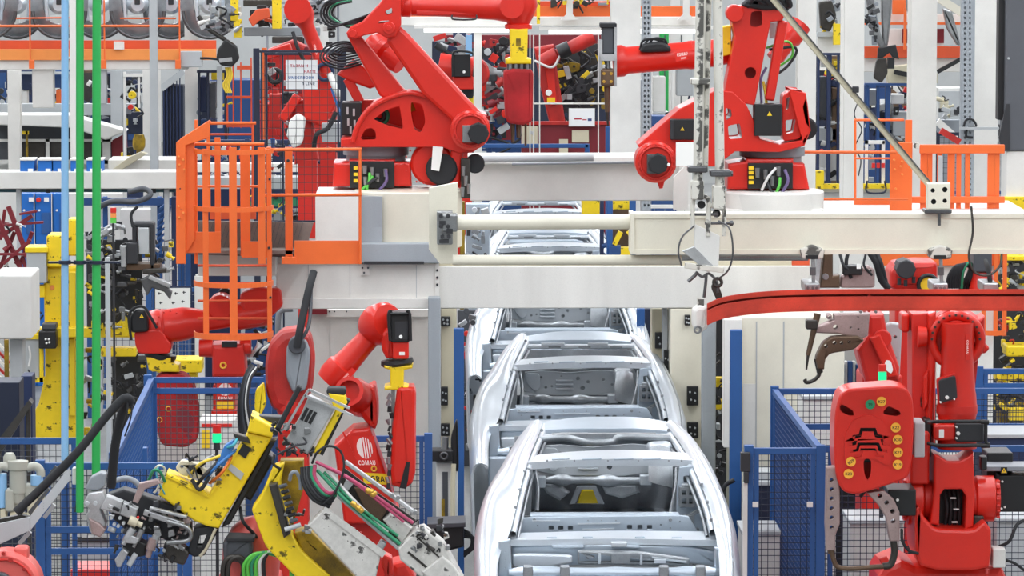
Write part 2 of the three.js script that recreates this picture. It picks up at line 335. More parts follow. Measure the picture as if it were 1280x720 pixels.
  part('cowl_beam', [tb([[672, p0 - 6, 31.4], [705, p0 - 9, 31.4], [735, p0 - 3, 31.4], [765, p0 - 4, 31.4], [778, p0 - 10, 31.4], [838, p0 - 8, 31.4]], 4.5), bx(690, p0 - 14, 820, p0 - 9, 31.42, .05)], M.zincD, o);
  // seat cross member with its pressed bumps
  const t0 = v.tube;
  const cm = part('seat_cross_member', [lt([676, t0, 31.2], [808, t0 + 1, 31.2], [[0, 3.4], [.04, 5], [.1, 5], [.15, 7], [.2, 8], [.25, 7], [.3, 4.8], [.52, 4.8], [.58, 7], [.63, 8], [.68, 7], [.74, 4.8], [1, 4.6]], 14)], M.zincD, o);
  parts('bracket', [bx(800, t0 - 6, 815, t0 + 7, 31.12, .08, .01), bx(672, t0 - 4, 682, t0 + 10, 31.12, .08, .01)], M.zinc, cm);
  parts('seat_pan', [pl([[676, t0 + 5], [700, t0 + 7], [712, t0 + 16], [700, t0 + 26], [684, t0 + 18]], 31.2, .1, .02), pl([[752, t0 + 7], [795, t0 + 5], [800, t0 + 16], [778, t0 + 24], [757, t0 + 18]], 31.2, .1, .02)], M.zincDD, o);
  // wheel arch liner and inner side panels
  part('wheel_arch', [sheet([smoothRow([[814, p0 + 4, 31.2], [826, p0 + 2, 31.15], [838, p0 + 6, 31.1]], 6), smoothRow([[812, p0 + 22, 31.1], [826, p0 + 20, 31.05], [842, p0 + 24, 31]], 6), smoothRow([[812, p0 + 46, 31.05], [824, p0 + 50, 31], [842, p0 + 54, 30.95]], 6)], .03)], M.zincD, o);
  part('inner_side', [pl([[849, 584], [868, 582], [886, 640], [890, 664], [858, 664], [845, 648], [846, 610]], 30.35, .03, .005, [rnded([[853, 594], [868, 593], [869, 604], [854, 605]], .3)])], M.zincB, o);
  part('hinge_box', [pl([[849, 609], [869, 609], [869, 634], [849, 634]], 30.25, .09, .002, [[852, 613, 858, 619], [861, 613, 866, 619], [852, 623, 858, 630], [861, 623, 866, 630]].map(([a, b, c, d]) => [[a, b], [c, b], [c, d], [a, d]])), bx(852, 605, 866, 610, 30.25, .06, .01)], M.zincD, o);
  part('inner_side', [pl([[658, 584], [666, 586], [664, 640], [650, 656], [642, 648], [650, 612]], 30.35, .03, .005, [[656, 600, 2.6], [655, 614, 3], [652, 628, 3]])], M.zincD, o);
  parts('side_brace', [br([850, 652], [882, 634], 4, 30.2, .05), tb([[668, 586, 30.9], [672, 610, 30.7], [671, 640, 30.3]], 2.6), tb([[846, 586, 30.9], [845, 610, 30.7], [838, 644, 30.3]], 3)], M.zincDD, o);
  // floor of the cabin
  part('floor_pan', [wb(at(650, 640, 31).x, .92, -30.4, at(862, 640, 31).x, .95, -33.4), wb(at(650, 640, 31).x, .92, -33.4, at(862, 640, 31).x, 1.5, -33.43)], M.zincD, o);
  part('dash_shelf', wb(at(662, 640, 31.6).x, at(760, p1 + 2, 31.6).y - .02, -31.58, at(852, 640, 31.6).x, at(760, p1 + 2, 31.6).y, -33.4), M.zincD, o);  // added sheet over the cavity, blocks light so the cabin stays dark
  part('tunnel_frame', [pl([[712, v.yel + 18], [722, v.yel - 4], [745, v.yel - 4], [756, v.yel + 18]], 31.3, .04, 0, [[[719, v.yel + 18], [726, v.yel], [741, v.yel], [748, v.yel + 18]]])], M.zincDD, o);
  // parcel shelf with belt openings
  const sq = []; for (const [a, y] of [[689, 660], [701, 660], [713, 660], [787, 659], [800, 659], [812, 659]]) sq.push(rnded([[a - 4, y - 3.6], [a + 4, y - 3.6], [a + 4, y + 3.6], [a - 4, y + 3.6]], .25, 3));
  part('parcel_shelf', [pl(rnded([[646, 647], [860, 644], [874, 668, .1], [642, 670, .1]], .12), 29.75, .03, .004, [...sq, [672, 657, 1.8], [680, 652, 1.8], [735, 651, 1.8], [752, 651, 1.8], [770, 651, 1.8], [826, 656, 1.8], [838, 660, 1.8], [850, 652, 1.8]]), bx(662, 643, 850, 648, 29.8, .12, .015)], M.zincB, o);
  part('shelf_underside', bx(650, 645, 868, 668, 29.95, .03), M.zincD, o);
  parts('shelf_bead', [br([722, 655], [775, 654], 1.6, 29.735, .01), br([728, 662], [768, 661], 1.6, 29.735, .01), br([665, 651], [700, 651], 1.4, 29.735, .01)], M.zinc, o);
  // boot opening edge and rear panel
  part('boot_gutter', [sheet([smoothRow([[640, 670, 29.55], [760, 667, 29.6], [896, 668, 29.55]], 12), smoothRow([[636, 679, 29.3], [760, 677, 29.35], [900, 679, 29.3]], 12)], .04)], M.zinc, o);
  part('rear_panel', [pl(rnded([[640, 682], [700, 680], [760, 680], [860, 682], [898, 690], [900, 708], [860, 704], [640, 708]], .12), 29.35, .06, .015, [[668, 692, 2.2], [684, 698, 2.4], [812, 694, 2.2], [700, 686, 1.8], [846, 698, 2]]), br([690, 684], [730, 684], 4, 29.3, .04, .01), br([764, 683], [800, 684], 4, 29.3, .04, .01)], M.zincB, o);
  part('rear_reinforcement', [pl(rnded([[722, 688], [800, 690], [862, 698], [862, 708], [722, 706]], .1), 29.22, .06, .012, [[735, 697, 2], [742, 697, 1.6], [842, 703, 2]])], M.zincD, o);
  part('rear_recess', bx(764, 692, 788, 705, 29.215, .03, .004), M.zincDD, o); parts('rear_rib', [bx(748, 692, 751, 705, 29.2, .03), bx(800, 694, 803, 706, 29.2, .03), br([815, 697], [858, 703], 2, 29.2, .03)], M.zinc, o);
  part('rear_reinforcement', [pl(rnded([[640, 692], [715, 694], [716, 704], [690, 708], [642, 710]], .2), 29.24, .06, .012)], M.zinc, o);
  parts('lock_bracket', [bx(764, 678, 784, 684, 29.2, .06, .008), bx(818, 700, 832, 704, 29.15, .04)], M.zinc, o);
  part('bumper_carrier', [lt([636, 716, 28.95], [904, 716, 28.95], [[0, 5], [.08, 9], [.2, 9], [.24, 7], [.4, 6.5], [.5, 8], [.6, 6.5], [.78, 7], [.82, 9], [.93, 8], [1, 5]], 16)], M.zincB, o);
  part('rear_apron', [bx(622, 724, 900, 800, 28.85, .06, .02)], M.zincB, o);
  parts('tail_light_recess', [pl([[623, 676], [638, 674], [640, 716], [640, 770], [622, 770]], 29.0, .05, .01, [[631, 690, 1.2], [631, 700, 1.2], [631, 710, 1.2]]), pl([[893, 684], [904, 686], [908, 720], [908, 770], [893, 770]], 29.0, .05, .01, [[900, 698, 1.6], [901, 712, 1.6]])], M.zincB, o);
  const bolts = []; for (const [x, y, d] of [[677, 538, 31.55], [836, 538, 31.55], [858, 645, 30.2], [880, 648, 30.2], [872, 662, 30.2], [668, 650, 29.74], [838, 650, 29.74]]) bolts.push(dc(x, y, 2.2, d, .02, 10));
  parts('plug', bolts, M.zincD, o);
  // beads, spot weld pads and clips that break up the sheet metal
  parts('header_bead', [[690, 712], [728, 752], [768, 792], [804, 826]].map(([a, b]) => br([a, 574.5], [b, 573.5], 2.2, 30.42, .03, .006)), M.zincB, o);
  parts('header_hole', [684, 718, 760, 798, 836, 852].map((x) => dc(x, 576, 1.2, 30.43, .02, 8)), M.zincDD, o);
  parts('pillar_clip', [[656, 590, 30.3], [650, 612, 30], [644, 634, 29.6], [877, 606, 30], [884, 628, 29.7], [889, 650, 29.4]].map(([x, y, d]) => bx(x - 2, y - 2, x + 2, y + 2, d - .05, .03, .004)), M.zincD, o);
  parts('gutter_pad', [[652, 674], [690, 673], [735, 672.5], [800, 672.5], [846, 673], [880, 674]].map(([x, y]) => bx(x - 6, y - 1.6, x + 6, y + 1.6, 29.36, .03, .004)), M.zincB, o);
  parts('carrier_bracket', [660, 706, 830, 876].map((x) => bx(x - 6, 708, x + 6, 722, 28.82, .08, .01)), M.zincD, o);
  // underbody so that the shell is closed from below
  part('underbody', [wb(at(640, 700, 29.5).x, .42, -28.9, at(890, 700, 29.5).x, .52, -33.4)], M.zincDD, o);
  const fb = [[-28.95, 612, 636], [-28.95, 886, 910], [-32.4, 640, 660], [-32.4, 855, 872]];
  parts('fender', fb.slice(2).map(([z, a, b]) => wb(at(a, 640, -z).x, .5, z, at(b, 640, -z).x, 1.4, z - 1.1, .06)), M.zincB, o);
  return o;
}
const carLabels = ['bare zinc car body with bright rear panel, first ahead of the big yellow grippers', 'bare car body second in the line, behind the first body', 'bare car body half under the white gantry beam', 'bare car body seen between the cream tube and the white gantry beam', 'bare car body far down the line just above the cream tube'];
const carA = carBody(carLabels[0], { panel: [556, 592], tube: 600, yel: 612 });
const carB = carBody(carLabels[1], { panel: [583, 616], tube: 626, yel: 642 });
carB.position.z -= 6.2; 
for (const [i, dz] of [[2, 12.5], [3, 17.9], [4, 23]]) copy(carB, new THREE.Vector3(0, 0, -(dz - 6.2)), carLabels[i]);
for (const [dz, col, lab] of [[0, M.yellowC, 'yellow locating block standing inside the first car body'], [6.2, M.creamD, 'beige locating block standing inside the second car body']]) {
  const yy = dz ? 642 : 612, g = [pl([[722, yy + 18], [728, yy], [743, yy], [750, yy + 18]], 31.36, .08, .01)];
  const b = solo('locating_block', g, col, lab, 'block', 'locating blocks in the car bodies'); b.position.z -= dz;
}
// skid conveyor below the cars
{
  const o = thing('skid_conveyor', 'low dark skid conveyor carrying the row of bare car bodies', 'conveyor', new THREE.Vector3(1.15, 0, -42));
  part('rail', wb(.55, 0, -26, .7, .34, -58), M.darkGrey, o); part('rail', wb(1.6, 0, -26, 1.75, .34, -58), M.darkGrey, o);
  for (let z = -27; z > -58; z -= 2) part('crossbar', wb(.4, .34, z, 1.95, .4, z - .15), M.steelD, o);
}

// ---------------------------------------------------------------- gantry over the line
{
  const D = 36.5;
  const g = thing('gantry', 'white steel portal beam with robot plinths spanning the car line', 'gantry', at(545, 700, D));
  part('cross_beam', [bx(548, 333, 1012, 385, D, .5, .01)], M.whiteStreak, g, 'white box beam with faint streaks');
  part('beam_cap', [bx(548, 326, 1012, 333, D + .05, .4, .01)], M.creamD, g);
  part('end_beam', [bx(345, 329, 545, 374, D - .1, .7, .012)], M.white, g);
  part('end_flange', [bx(350, 373, 546, 386, D - .14, .74, .008)], M.white, g);
  part('top_flange', [bx(340, 322, 546, 329, D - .14, .74, .006)], M.whiteG, g);
  part('joint_plate', [bx(544, 326, 549, 386, D - .12, .6)], M.white, g);
  parts('bolt', [338, 347, 356, 372, 380].map((y) => dc(546.5, y, 1.6, D - .135, .02, 8)), M.dark, g);
  parts('seam', [[385], [437], [520]].map(([x]) => bx(x, 331, x + .8, 372, D - .104, .01)), M.greyL, g);
  part('bracket', bx(451, 330, 462, 344, D - .13, .05, .004), M.white, g);
  parts('bolt', [[453, 335], [460, 335], [455, 341]].map(([x, y]) => dc(x, y, 1.3, D - .14, .02, 8)), M.darkGrey, g);
  // plinth of the left robot
  part('plinth_plate', [pl([[450, 304], [535, 304], [550, 318], [550, 329], [450, 329]], D - .2, .8, .01)], M.greyP, g);
  part('plinth', [lt([510, 308, D + .35], [510, 236, D + .35], [[0, 0], [0, 66], [.02, 68], [.97, 68], [1, 66], [1, 0]], 40)], M.cream, g, 'cream drum under the robot');
  part('plinth_panel', [bx(394, 243, 451, 306, D - .15, .9, .01)], M.white, g);
  part('plinth_panel', [bx(451, 246, 478, 306, D - .1, .3)], M.greyP, g);
  part('plinth_cable_slot', [bx(455, 327, 530, 330.5, D - .22, .05)], M.dark, g);
  // plinth of the right robot
  part('plinth', [lt([968, 275, D + .4], [968, 238, D + .4], [[0, 0], [0, 60], [.02, 62], [.95, 62], [1, 60], [1, 0]], 36)], M.white, g, 'white drum under the robot');
  part('plinth_panel', [bx(905, 262, 1030, 332, D + .1, .8, .01)], M.white, g);
  // rear cross beam
  part('rear_beam', [bx(588, 204, 850, 251, D + 3, .4, .01)], M.whiteG, g);
  part('rear_beam_flange', [bx(585, 196, 852, 205, D + 2.9, .6, .01)], M.white, g);
  part('rear_pipe', [rod([600, 199, D + 2.7], [742, 197, D + 2.7], 4.5)], M.greyL, g);
  part('rear_strut', [rod([640, 205, D + 2.6], [792, 203, D + 2.6], 1.6)], M.grey, g);
  part('rear_gusset', pl([[842, 222], [860, 205], [860, 262], [842, 262]], D + 2.8, .1), M.white, g);
  // legs
  const leg = (x0, x1, y0, y1, d, t, m, lab) => part('leg', (() => { const a = at(x0, y0, d), b = at(x1, y1, d); return wb(a.x, a.y, -d, b.x, 0, -d - t, .01); })(), m, g, lab);
  leg(535, 551, 372, 700, D - .3, .15, M.greyP, 'grey channel leg'); 
  leg(551, 571, 386, 700, D, .25, M.creamD, 'cream leg with black limit switches');
  leg(815, 838, 386, 700, D + .5, .3, M.creamD); leg(838, 878, 386, 700, D, .4, M.cream, 'broad cream leg'); leg(878, 894, 388, 700, D - 1, .15, M.greyP, 'grey channel leg');
  leg(828, 834, 386, 700, D + .3, .1, M.greyL);
  const sw = (x0, y0, x1, y1, d) => { const s = part('switch_box', bx(x0, y0, x1, y1, d, .06, .006), M.black, g); parts('terminal', [[.25, .3], [.7, .35], [.35, .7], [.7, .75]].map(([a, b]) => dc(x0 + (x1 - x0) * a, y0 + (y1 - y0) * b, 1.3, d - .01, .02, 8)), M.greyL, s); };
  sw(551, 396, 563, 408, D - .07); sw(551, 484, 560, 507, D - .07); sw(551, 530, 562, 545, D - .07);
  sw(819, 416, 836, 436, D + .43); sw(830, 438, 838, 472, D + .25); sw(856, 394, 863, 407, D - .07); sw(859, 483, 873, 507, D - .07); sw(859, 528, 873, 548, D - .07);
}
// white machine enclosures either side of the line
{
  const e = thing('machine_enclosure', 'off-white sheet metal enclosure under the left end of the gantry', 'enclosure', at(450, 600, 38.2));
  const a = at(386, 386, 38.2), b = at(536, 386, 38.2);
  part('body', wb(a.x, a.y, -38.2, b.x, 0, -39.4, .01), M.white, e);
  parts('seam', [412, 447, 503].map((x) => bx(x, 400, x + .8, 600, 38.195, .01)), M.grey, e);
  part('top_strip', bx(408, 387, 536, 396, 38.15, .05), M.white, e);
  parts('rivet', [412, 418, 433, 455, 480, 487].map((x) => dc(x, 389.5, 1, 38.14, .02, 8)), M.dark, e);
  part('cable_tray', bx(385, 386, 409, 393, 38.1, .1), M.maroon, e);
  const f = thing('machine_enclosure', 'tall cream enclosure wall with blue edge post right of the line', 'enclosure', at(980, 600, 34.6));
  const c = at(925, 396, 34.6), d = at(1056, 396, 34.6);
  part('body', wb(c.x, c.y, -34.6, d.x, 0, -36.2, .012), M.cream, f);
  part('edge_frame', [bx(905, 399, 927, 560, 34.5, .2, .01)], M.white, f);
  parts('seam', [945, 979].map((x) => bx(x, 402, x + .7, 560, 34.595, .01)), M.greyL, f);
  part('inset_panel', bx(929, 480, 944, 560, 34.59, .02), M.whiteG, f);
  const bp = (x0, x1, y0, dd, lab) => { const p = at(x0, y0, dd), q = at(x1, y0, dd); const s = solo('guard_post', [wb(p.x, p.y, -dd, q.x, 0, -dd - .09, .006), wb(p.x - .04, 0, -dd + .05, q.x + .04, .02, -dd - .14)], M.blue, lab, 'post', 'blue guard posts beside the car line'); return s; };
  bp(567, 580, 411, 35, 'tall blue square post between the cream gantry leg and the cars'); bp(913, 928, 413, 33.9, 'tall blue square post beside the mesh gate on the cream wall side');
}
// crane beam hung in front of the gantry: tube at the left, beam at the right
{
  const D = 26.2, o = thing('crane_beam', 'cream overhead crane beam with a round tube end carrying clamps', 'crane beam', at(930, 318, D));
  part('tube', [rod([566, 278, D + .1], [792, 277, D + .1], 9.5, 9.5, 20)], M.cream, o, 'round cream tube');
  part('tube', [rod([566, 325, D + .12], [852, 325, D + .12], 6.5, 6.5, 16)], M.cream, o, 'slimmer lower cream tube');
  part('web', [bx(790, 272, 1700, 313, D + .008, .03)], M.cream, o);
  part('flange', [bx(789, 268, 1700, 272, D, .24)], M.cream, o); part('flange', [bx(789, 312, 1700, 317, D, .24)], M.cream, o);
  part('end_plate', [bx(788, 267, 793, 317, D - .01, .26)], M.cream, o);
  part('pipe', [rod([845, 321, D + .35], [1010, 321, D + .35], 5, 5, 14)], M.steel, o, 'steel pipe behind the lower flange');
  // clamp block at the tube end
  const b = part('hanger_plate', [pl([[536, 235], [572, 228], [572, 330], [550, 330], [536, 312]], D + .3, .05, .004)], M.cream, o);
  part('clamp_block', [bx(546, 264, 566, 306, D + .15, .12, .01), bx(552, 268, 572, 290, D + .02, .14, .012)], M.steel, b);
  parts('clamp_bolt', [[551, 270], [560, 270], [551, 283], [560, 283], [553, 296], [561, 296]].map(([x, y]) => dc(x, y, 2.8, D - .0, .04, 6)), M.dark, b);
  parts('clamp_jaw', [[549, 276, 557, 281], [558, 286, 566, 292], [549, 300, 561, 304]].map((r) => bx(...r, D + .01, .06)), M.dark, b);
  // hanger trolley with its angle bracket and safety cable
  const t = thing('beam_trolley', 'steel trolley hanging on worn white tie rods in front of the crane beam', 'trolley', at(890, 340, D - .3));
  const E = D - .3;
  for (const [x, y] of [[876, 246], [895, 257]]) {
    const y2 = y + 38; part('shackle', [tb([[x - 10, y2, E], [x - 10, y + 8, E], [x - 6, y, E], [x + 6, y, E], [x + 10, y + 8, E], [x + 10, y2, E]], 3, 30)], M.chipped, t);
    part('shackle_roller', [dc(x + 1, y + 10, 5, E + .02, .05, 14)], M.rubber, t);
    part('shackle_pin', [rod([x - 14, y + 22, E], [x + 22, y + 22, E], 1.8)], M.steelD, t);
    part('pin_nut', [rod([x + 17, y + 22, E], [x + 21, y + 22, E], 4, 4, 6)], M.steelD, t);
  }
  part('angle_bracket', [pl([[868, 280], [900, 295], [898, 338], [868, 312]], E, .02, .003)], M.whiteG, t, 'pale angle plate');
  part('angle_foot', [pl([[853, 314], [868, 308], [898, 338], [884, 340]], E - .02, .04, .004)], M.alu, t);
  part('foot_lug', [br([856, 332], [905, 338], 7, E - .05, .04, .004)], M.chipped, t);
  part('safety_cable', [tb([[868, 282, E - .02], [853, 296, E - .04], [848, 314, E - .05], [852, 332, E - .04]], 1.2, 24)], M.steelD, t); 
  part('safety_cable', [tb([[898, 276, E - .02], [912, 286, E - .05], [916, 316, E - .05], [910, 338, E - .04], [896, 350, E]], 1.2, 24)], M.steelD, t);
  parts('swivel', [tb([[870, 340, E], [878, 346, E], [886, 342, E], [896, 352, E], [897, 366, E]], 1.8, 20), tb([[883, 342, E], [882, 355, E], [880, 372, E]], 2, 12), tb([[872, 340, E], [868, 345, E], [860, 352, E]], 2.4, 12)], M.steelD, t);
  part('swivel_ring', [ring(897, 353, 5, 2.2, E, 16)], M.gunMetal, t);
  part('chain_guard', [pl(rnded([[888, 358], [896, 350], [904, 372], [897, 378]], .3), E, .03, .004)], M.gunMetal, t);
  // end buffer of the curved rail
  const bf = thing('rail_buffer', 'white rounded end stop on the tip of the curved red rail', 'end stop', at(875, 415, 25.9));
  part('body', [pl(rnded([[866, 388], [874, 382], [884, 384], [886, 396], [885, 410], [877, 416], [866, 410]], .25), 25.85, .16, .02)], M.white, bf);
  part('eye', [ring(872, 412, 4, 1.4, 25.83, 14)], M.steel, bf); part('shank', [bx(872, 374, 880, 384, 25.9, .06)], M.chipped, bf);
  // tie rods
  const rodT = (pts, r, lab) => { const k = thing('tie_rod', lab, 'tie rod', pts[pts.length - 1], 'chipped white tie rods above the trolley'); for (let i = 0; i < pts.length - 1; i++) part('bar', rod(pts[i], pts[i + 1], r, r, 12), M.chipped, k); return k; };
  let k = rodT([[880, -300, E], [872, 240, E]], 6, 'left chipped white tie rod of the trolley'); part('clamp', [bx(864, 98, 888, 106, E - .06, .12, .01)], M.chipped, k); part('lower_clamp', [bx(860, 208, 884, 216, E - .06, .12, .01)], M.steelD, k); part('fork', [bx(864, 226, 880, 250, E - .05, .1, .01)], M.chipped, k);
  k = rodT([[892, -300, E + .05], [881, 215, E + .05]], 4, 'thin middle chipped white tie rod of the trolley');
  k = rodT([[893, -300, E], [900, 232, E]], 6, 'right chipped white tie rod of the trolley'); part('lower_clamp', [bx(888, 213, 914, 221, E - .06, .12, .01)], M.steelD, k); part('fork', [bx(891, 232, 907, 262, E - .05, .1, .01)], M.chipped, k); part('nut', [rod([908, 217, E - .02], [916, 217, E - .02], 4, 4, 6)], M.steelD, k);
  // diagonal stay
  const s = thing('diagonal_stay', 'pale diagonal stay bar running down to the crane beam block', 'stay', at(1168, 235, D)); part('bar', br([725, -289], [1166, 236], 8, D + .02, .05, .006), M.creamD, s); part('bar_edge', br([729.5, -289], [1170, 236], 1.6, D + .005, .05), M.steelD, s);
  parts('clip', [[1070, 112]].map(([x, y]) => bx(x - 4, y - 4, x + 4, y + 4, D - .02, .05, .006)), M.dark, s);
  const blk = thing('stay_block', 'cream four-hole anchor block on top of the crane beam', 'anchor block', at(1172, 268, D)); part('plate', [pl([[1159, 229], [1188, 229], [1188, 262], [1159, 262]], D - .05, .08, .006, [[1166, 238, 4], [1181, 237, 4.6], [1167, 252, 4.6], [1181, 251, 4]])], M.cream, blk);
  parts('bolt', [[1166, 238, 3.4], [1181, 237, 4], [1167, 252, 4], [1181, 251, 3.4]].map(([x, y, r]) => dc(x, y, r, D - .02, .05, 10)), M.rubber, blk); part('clamp', [bx(1156, 262, 1190, 267, D - .06, .14, .006)], M.steelD, blk);
  part('pin', [rod([1174, 262, D - .05], [1174, 282, D - .05], 2)], M.steelD, blk);
  // rail clamps hanging from the beam, with their studs
  [[1016, 308, 'rail hanger clamp above the bronze weld gun'], [1176, 308, 'rail hanger clamp beside the black robot cables']].forEach(([x, y, lab]) => {
    const c = thing('rail_clamp', lab, 'clamp', at(x, 380, D - .1), 'clamps holding the curved rail');
    part('upper_shell', [pl(rnded([[x - 16, y + 4], [x, y - 2], [x + 15, y + 4], [x + 13, y + 16], [x - 13, y + 16]], .2), D - .06, .16, .01)], M.chipped, c);
    part('window', [bx(x - 9, y + 11, x + 7, y + 16, D - .065, .02)], M.black, c);
    part('stud', [rod([x, y + 16, D - .05], [x + 1, y + 48, D - .05], 2.4)], M.steel, c);
    part('turnbuckle', [rod([x, y + 26, D - .05], [x, y + 36, D - .05], 4, 4, 8)], M.steelD, c);
    part('lower_block', [bx(x - 10, y + 46, x + 9, y + 58, D - .16, .3, .01)], M.steel, c);
    parts('bolt', [x - 6, x, x + 5].map((q) => dc(q, y + 52, 2, D - .17, .03, 6)), M.steelD, c);
  });
  const c3 = thing('rail_clamp', 'rail clamp with a cable entering it beside the grey motor', 'clamp', at(1239, 365, D - .1), 'clamps holding the curved rail'); part('lower_block', [bx(1229, 354, 1248, 366, D - .16, .3, .01)], M.steel, c3); part('cable', [tb([[1238, 356, D - .05], [1236, 340, D], [1232, 326, D + .3]], 3)], M.rubber, c3);
  solo('control_cable', [tb([[1214, 258, D - .08], [1216, 290, D - .1], [1211, 320, D - .12], [1218, 340, D - .1], [1236, 344, D - .1], [1250, 332, D - .05], [1252, 318, D]], 1.5, 40)], M.gunMetal, 'thin grey control cable looping over the crane beam', 'cable');
}
// curved red monorail
{
  const D = 26.0, o = thing('curved_monorail', 'curved red monorail beam hung below the crane beam', 'monorail', at(1080, 400, D));
  const path = [[884, 388, 25.7], [900, 381, 25.75], [930, 375.5, 25.85], [970, 372, 25.95], [1020, 370.5, 26], [1080, 370, 26], [1160, 370, 26], [1300, 370, 26], [1700, 370, 26]];
  const c = smoothRow(path, 80), rect = (dx0, dx1, y0, y1) => { // rectangular profile swept along the path
    const rows = [[y0, dx0], [y1, dx0], [y1, dx1], [y0, dx1]].map(([y, z]) => c.map((p) => [p[0], p[1] + y, p[2] + z]));
    return sheet([...rows, rows[0]], .006);
  };
  part('web', rect(-.05, .05, 1, 17), M.redRail, o); part('top_flange', rect(-.06, .12, -8, -3), M.redRail, o); part('groove', rect(.03, .06, -3, 2), M.redRail, o); part('bottom_flange', rect(-.05, .12, 15, 18), M.redRail, o);
  part('joint', [bx(1085, 366, 1088, 390, 25.96, .2)], M.redDark, o);
  parts('joint_bolt', [[1076, 390], [1095, 390]].map(([x, y]) => dc(x, y, 2, 25.92, .04, 6)), M.steel, o);
}

// ---------------------------------------------------------------- guard fences
function fence(label, A, B, h, o = {}) {
  const { post = true, mat = M.blue, wire = M.blueD, y0 = .12, cell = .042, fr = .04, postB = true, mids = [], group = 'blue mesh guard fences' } = o;
  const P = new THREE.Vector3(A[0], 0, A[1]), Q = new THREE.Vector3(B[0], 0, B[1]), L = P.distanceTo(Q), dir = Q.clone().sub(P).divideScalar(L);
  const f = thing('mesh_fence', label, 'fence', P.clone().add(Q).multiplyScalar(.5), group), on = (s, y) => P.clone().addScaledVector(dir, s).setY(y);
  const bar = (s0, ya, s1, yb, w) => beam(on(s0, ya), on(s1, yb), w, w);
  if (post) part('post', wb(A[0] - .03, 0, A[1] + .03, A[0] + .03, h + .02, A[1] - .03, .004), mat, f);
  if (postB) part('post', wb(B[0] - .03, 0, B[1] + .03, B[0] + .03, h + .02, B[1] - .03, .004), mat, f);
  part('top_rail', bar(0, h - fr / 2, L, h - fr / 2, fr), mat, f); part('bottom_rail', bar(0, y0, L, y0, fr), mat, f);
  parts('stile', [bar(.05, y0, .05, h, fr * .8), bar(L - .05, y0, L - .05, h, fr * .8)], mat, f);
  parts('mid_rail', mids.map((y) => bar(0, y, L, y, fr)), mat, f);
  const w = [], n = Math.round(L / cell), m = Math.round((h - y0) / cell), wr = .0046;
  for (let i = 1; i < n; i++) w.push(bar(L * i / n, y0, L * i / n, h - fr, wr));
  for (let j = 1; j < m; j++) w.push(bar(0, y0 + (h - y0) * j / m, L, y0 + (h - y0) * j / m, wr));
  stuffPart('wire_mesh', w, wire, f);
  return f;
}
const X = (px, d) => at(px, 360, d).x;
{
  let f = fence('narrow mesh gate panel between the blue post and the cream enclosure corner', [X(937, 28.8), -28.8], [X(1027, 28.8), -28.8], 2.0, { wire: M.navyD });
  part('latch', bx(941, 628, 948, 634, 28.72, .03), M.white, f); part('latch', bx(1009, 628, 1016, 634, 28.72, .03), M.white, f);
  parts('hinge', [bx(926, 566, 938, 590, 28.72, .06, .006), bx(930, 590, 936, 604, 28.72, .06, .006)], M.dark, f);
  part('door_track', [bx(929, 604, 934, 730, 28.75, .04)], M.whiteG, f);
  fence('mesh fence side running back beside the cream wall', [X(1027, 28.8), -28.85], [2.41, -32.2], 2.0, { post: false });
  fence('rear mesh fence across the back of the right robot cell', [2.41, -32.2], [4.6, -32.2], 2.0, { post: false, mids: [1.72], wire: M.navyD });
  fence('mesh fence behind the stickered red robot cover', [X(1030, 28.9), -28.9], [X(1300, 28.9), -28.9], 2.0, { post: false, wire: M.navyD });
  fence('mesh fence in front of the yellow fixture beside the red tube robot', [X(1225, 33.5), -33.5], [X(1310, 33.5), -33.5], 2.0, { mids: [1.87, 1.55], wire: M.navyD });
  fence('mesh fence panel behind the shrouded red tool of the left robot cell', [X(184, 33), -33], [X(334, 33), -33], 2.0, { mids: [1.9], wire: M.darkGrey });
  fence('mesh fence side running towards the black corrugated hose', [-2.19, -33], [-2.14, -28.5], 2.0, { post: false, wire: M.blue });
  fence('mesh fence below the yellow column machine', [X(-20, 29.4), -29.4], [X(100, 29.4), -29.4], 2.0, { wire: M.darkGrey, postB: false });
  f = fence('mesh fence low behind the welding gripper tips', [X(48, 28.2), -28.2], [X(232, 28.2), -28.2], 1.99, { wire: M.navyD, mids: [1.56, 1.42] });
  fence('small mesh gate between the red tool robot and the blue line post', [X(448, 32.5), -32.5], [X(535, 32.5), -32.5], 1.62, { wire: M.navyD });
  for (const [i, r] of [[0, [50, 598, 62, 32]], [1, [76, 600, 85, 29]], [2, [178, 560, 184, 28.6]]]) {
    const a = at(r[0], r[1], r[3]), b = at(r[2], r[1], r[3]); solo('fence_post', wb(a.x, a.y, -r[3], b.x, 0, -r[3] - .08, .006), M.blue, ['wide blue post below the grey cable tray', 'blue post beside the white label box', 'slim blue post behind the welding gripper'][i], 'post', 'blue fence posts');
  }
}

// ---------------------------------------------------------------- robots
const logoDraw = (bg, fg) => (g, w, h) => {                    // maker's mark: striped disc over the name
  g.fillStyle = bg; g.fillRect(0, 0, w, h); g.fillStyle = fg;
  const cx = w * .5, cy = h * .4, r = w * .36; g.save(); g.beginPath(); g.arc(cx, cy, r, 0, 7); g.clip();
  g.fillRect(cx - r, cy - r, r * .75, 2 * r); for (let i = 0; i < 4; i++) g.fillRect(cx - r * .12 + i * r * .3, cy - r + i * 4, r * .17, 2 * r); g.restore();
  g.font = 'bold ' + Math.round(w * .22) + 'px sans-serif'; g.textAlign = 'center'; g.fillText('COMAU', w / 2, h * .97);
};
const MLogo = printMat(256, 256, logoDraw('#dc2a1c', '#f4e9e4'));
const MWord = printMat(256, 64, (g, w, h) => { g.fillStyle = '#dc2a1c'; g.fillRect(0, 0, w, h); g.fillStyle = '#f6ece8'; g.font = 'bold 34px sans-serif'; g.fillText('⋮COMAU', 8, 30); g.font = 'bold 20px sans-serif'; g.fillText('SMART', 60, 54); });
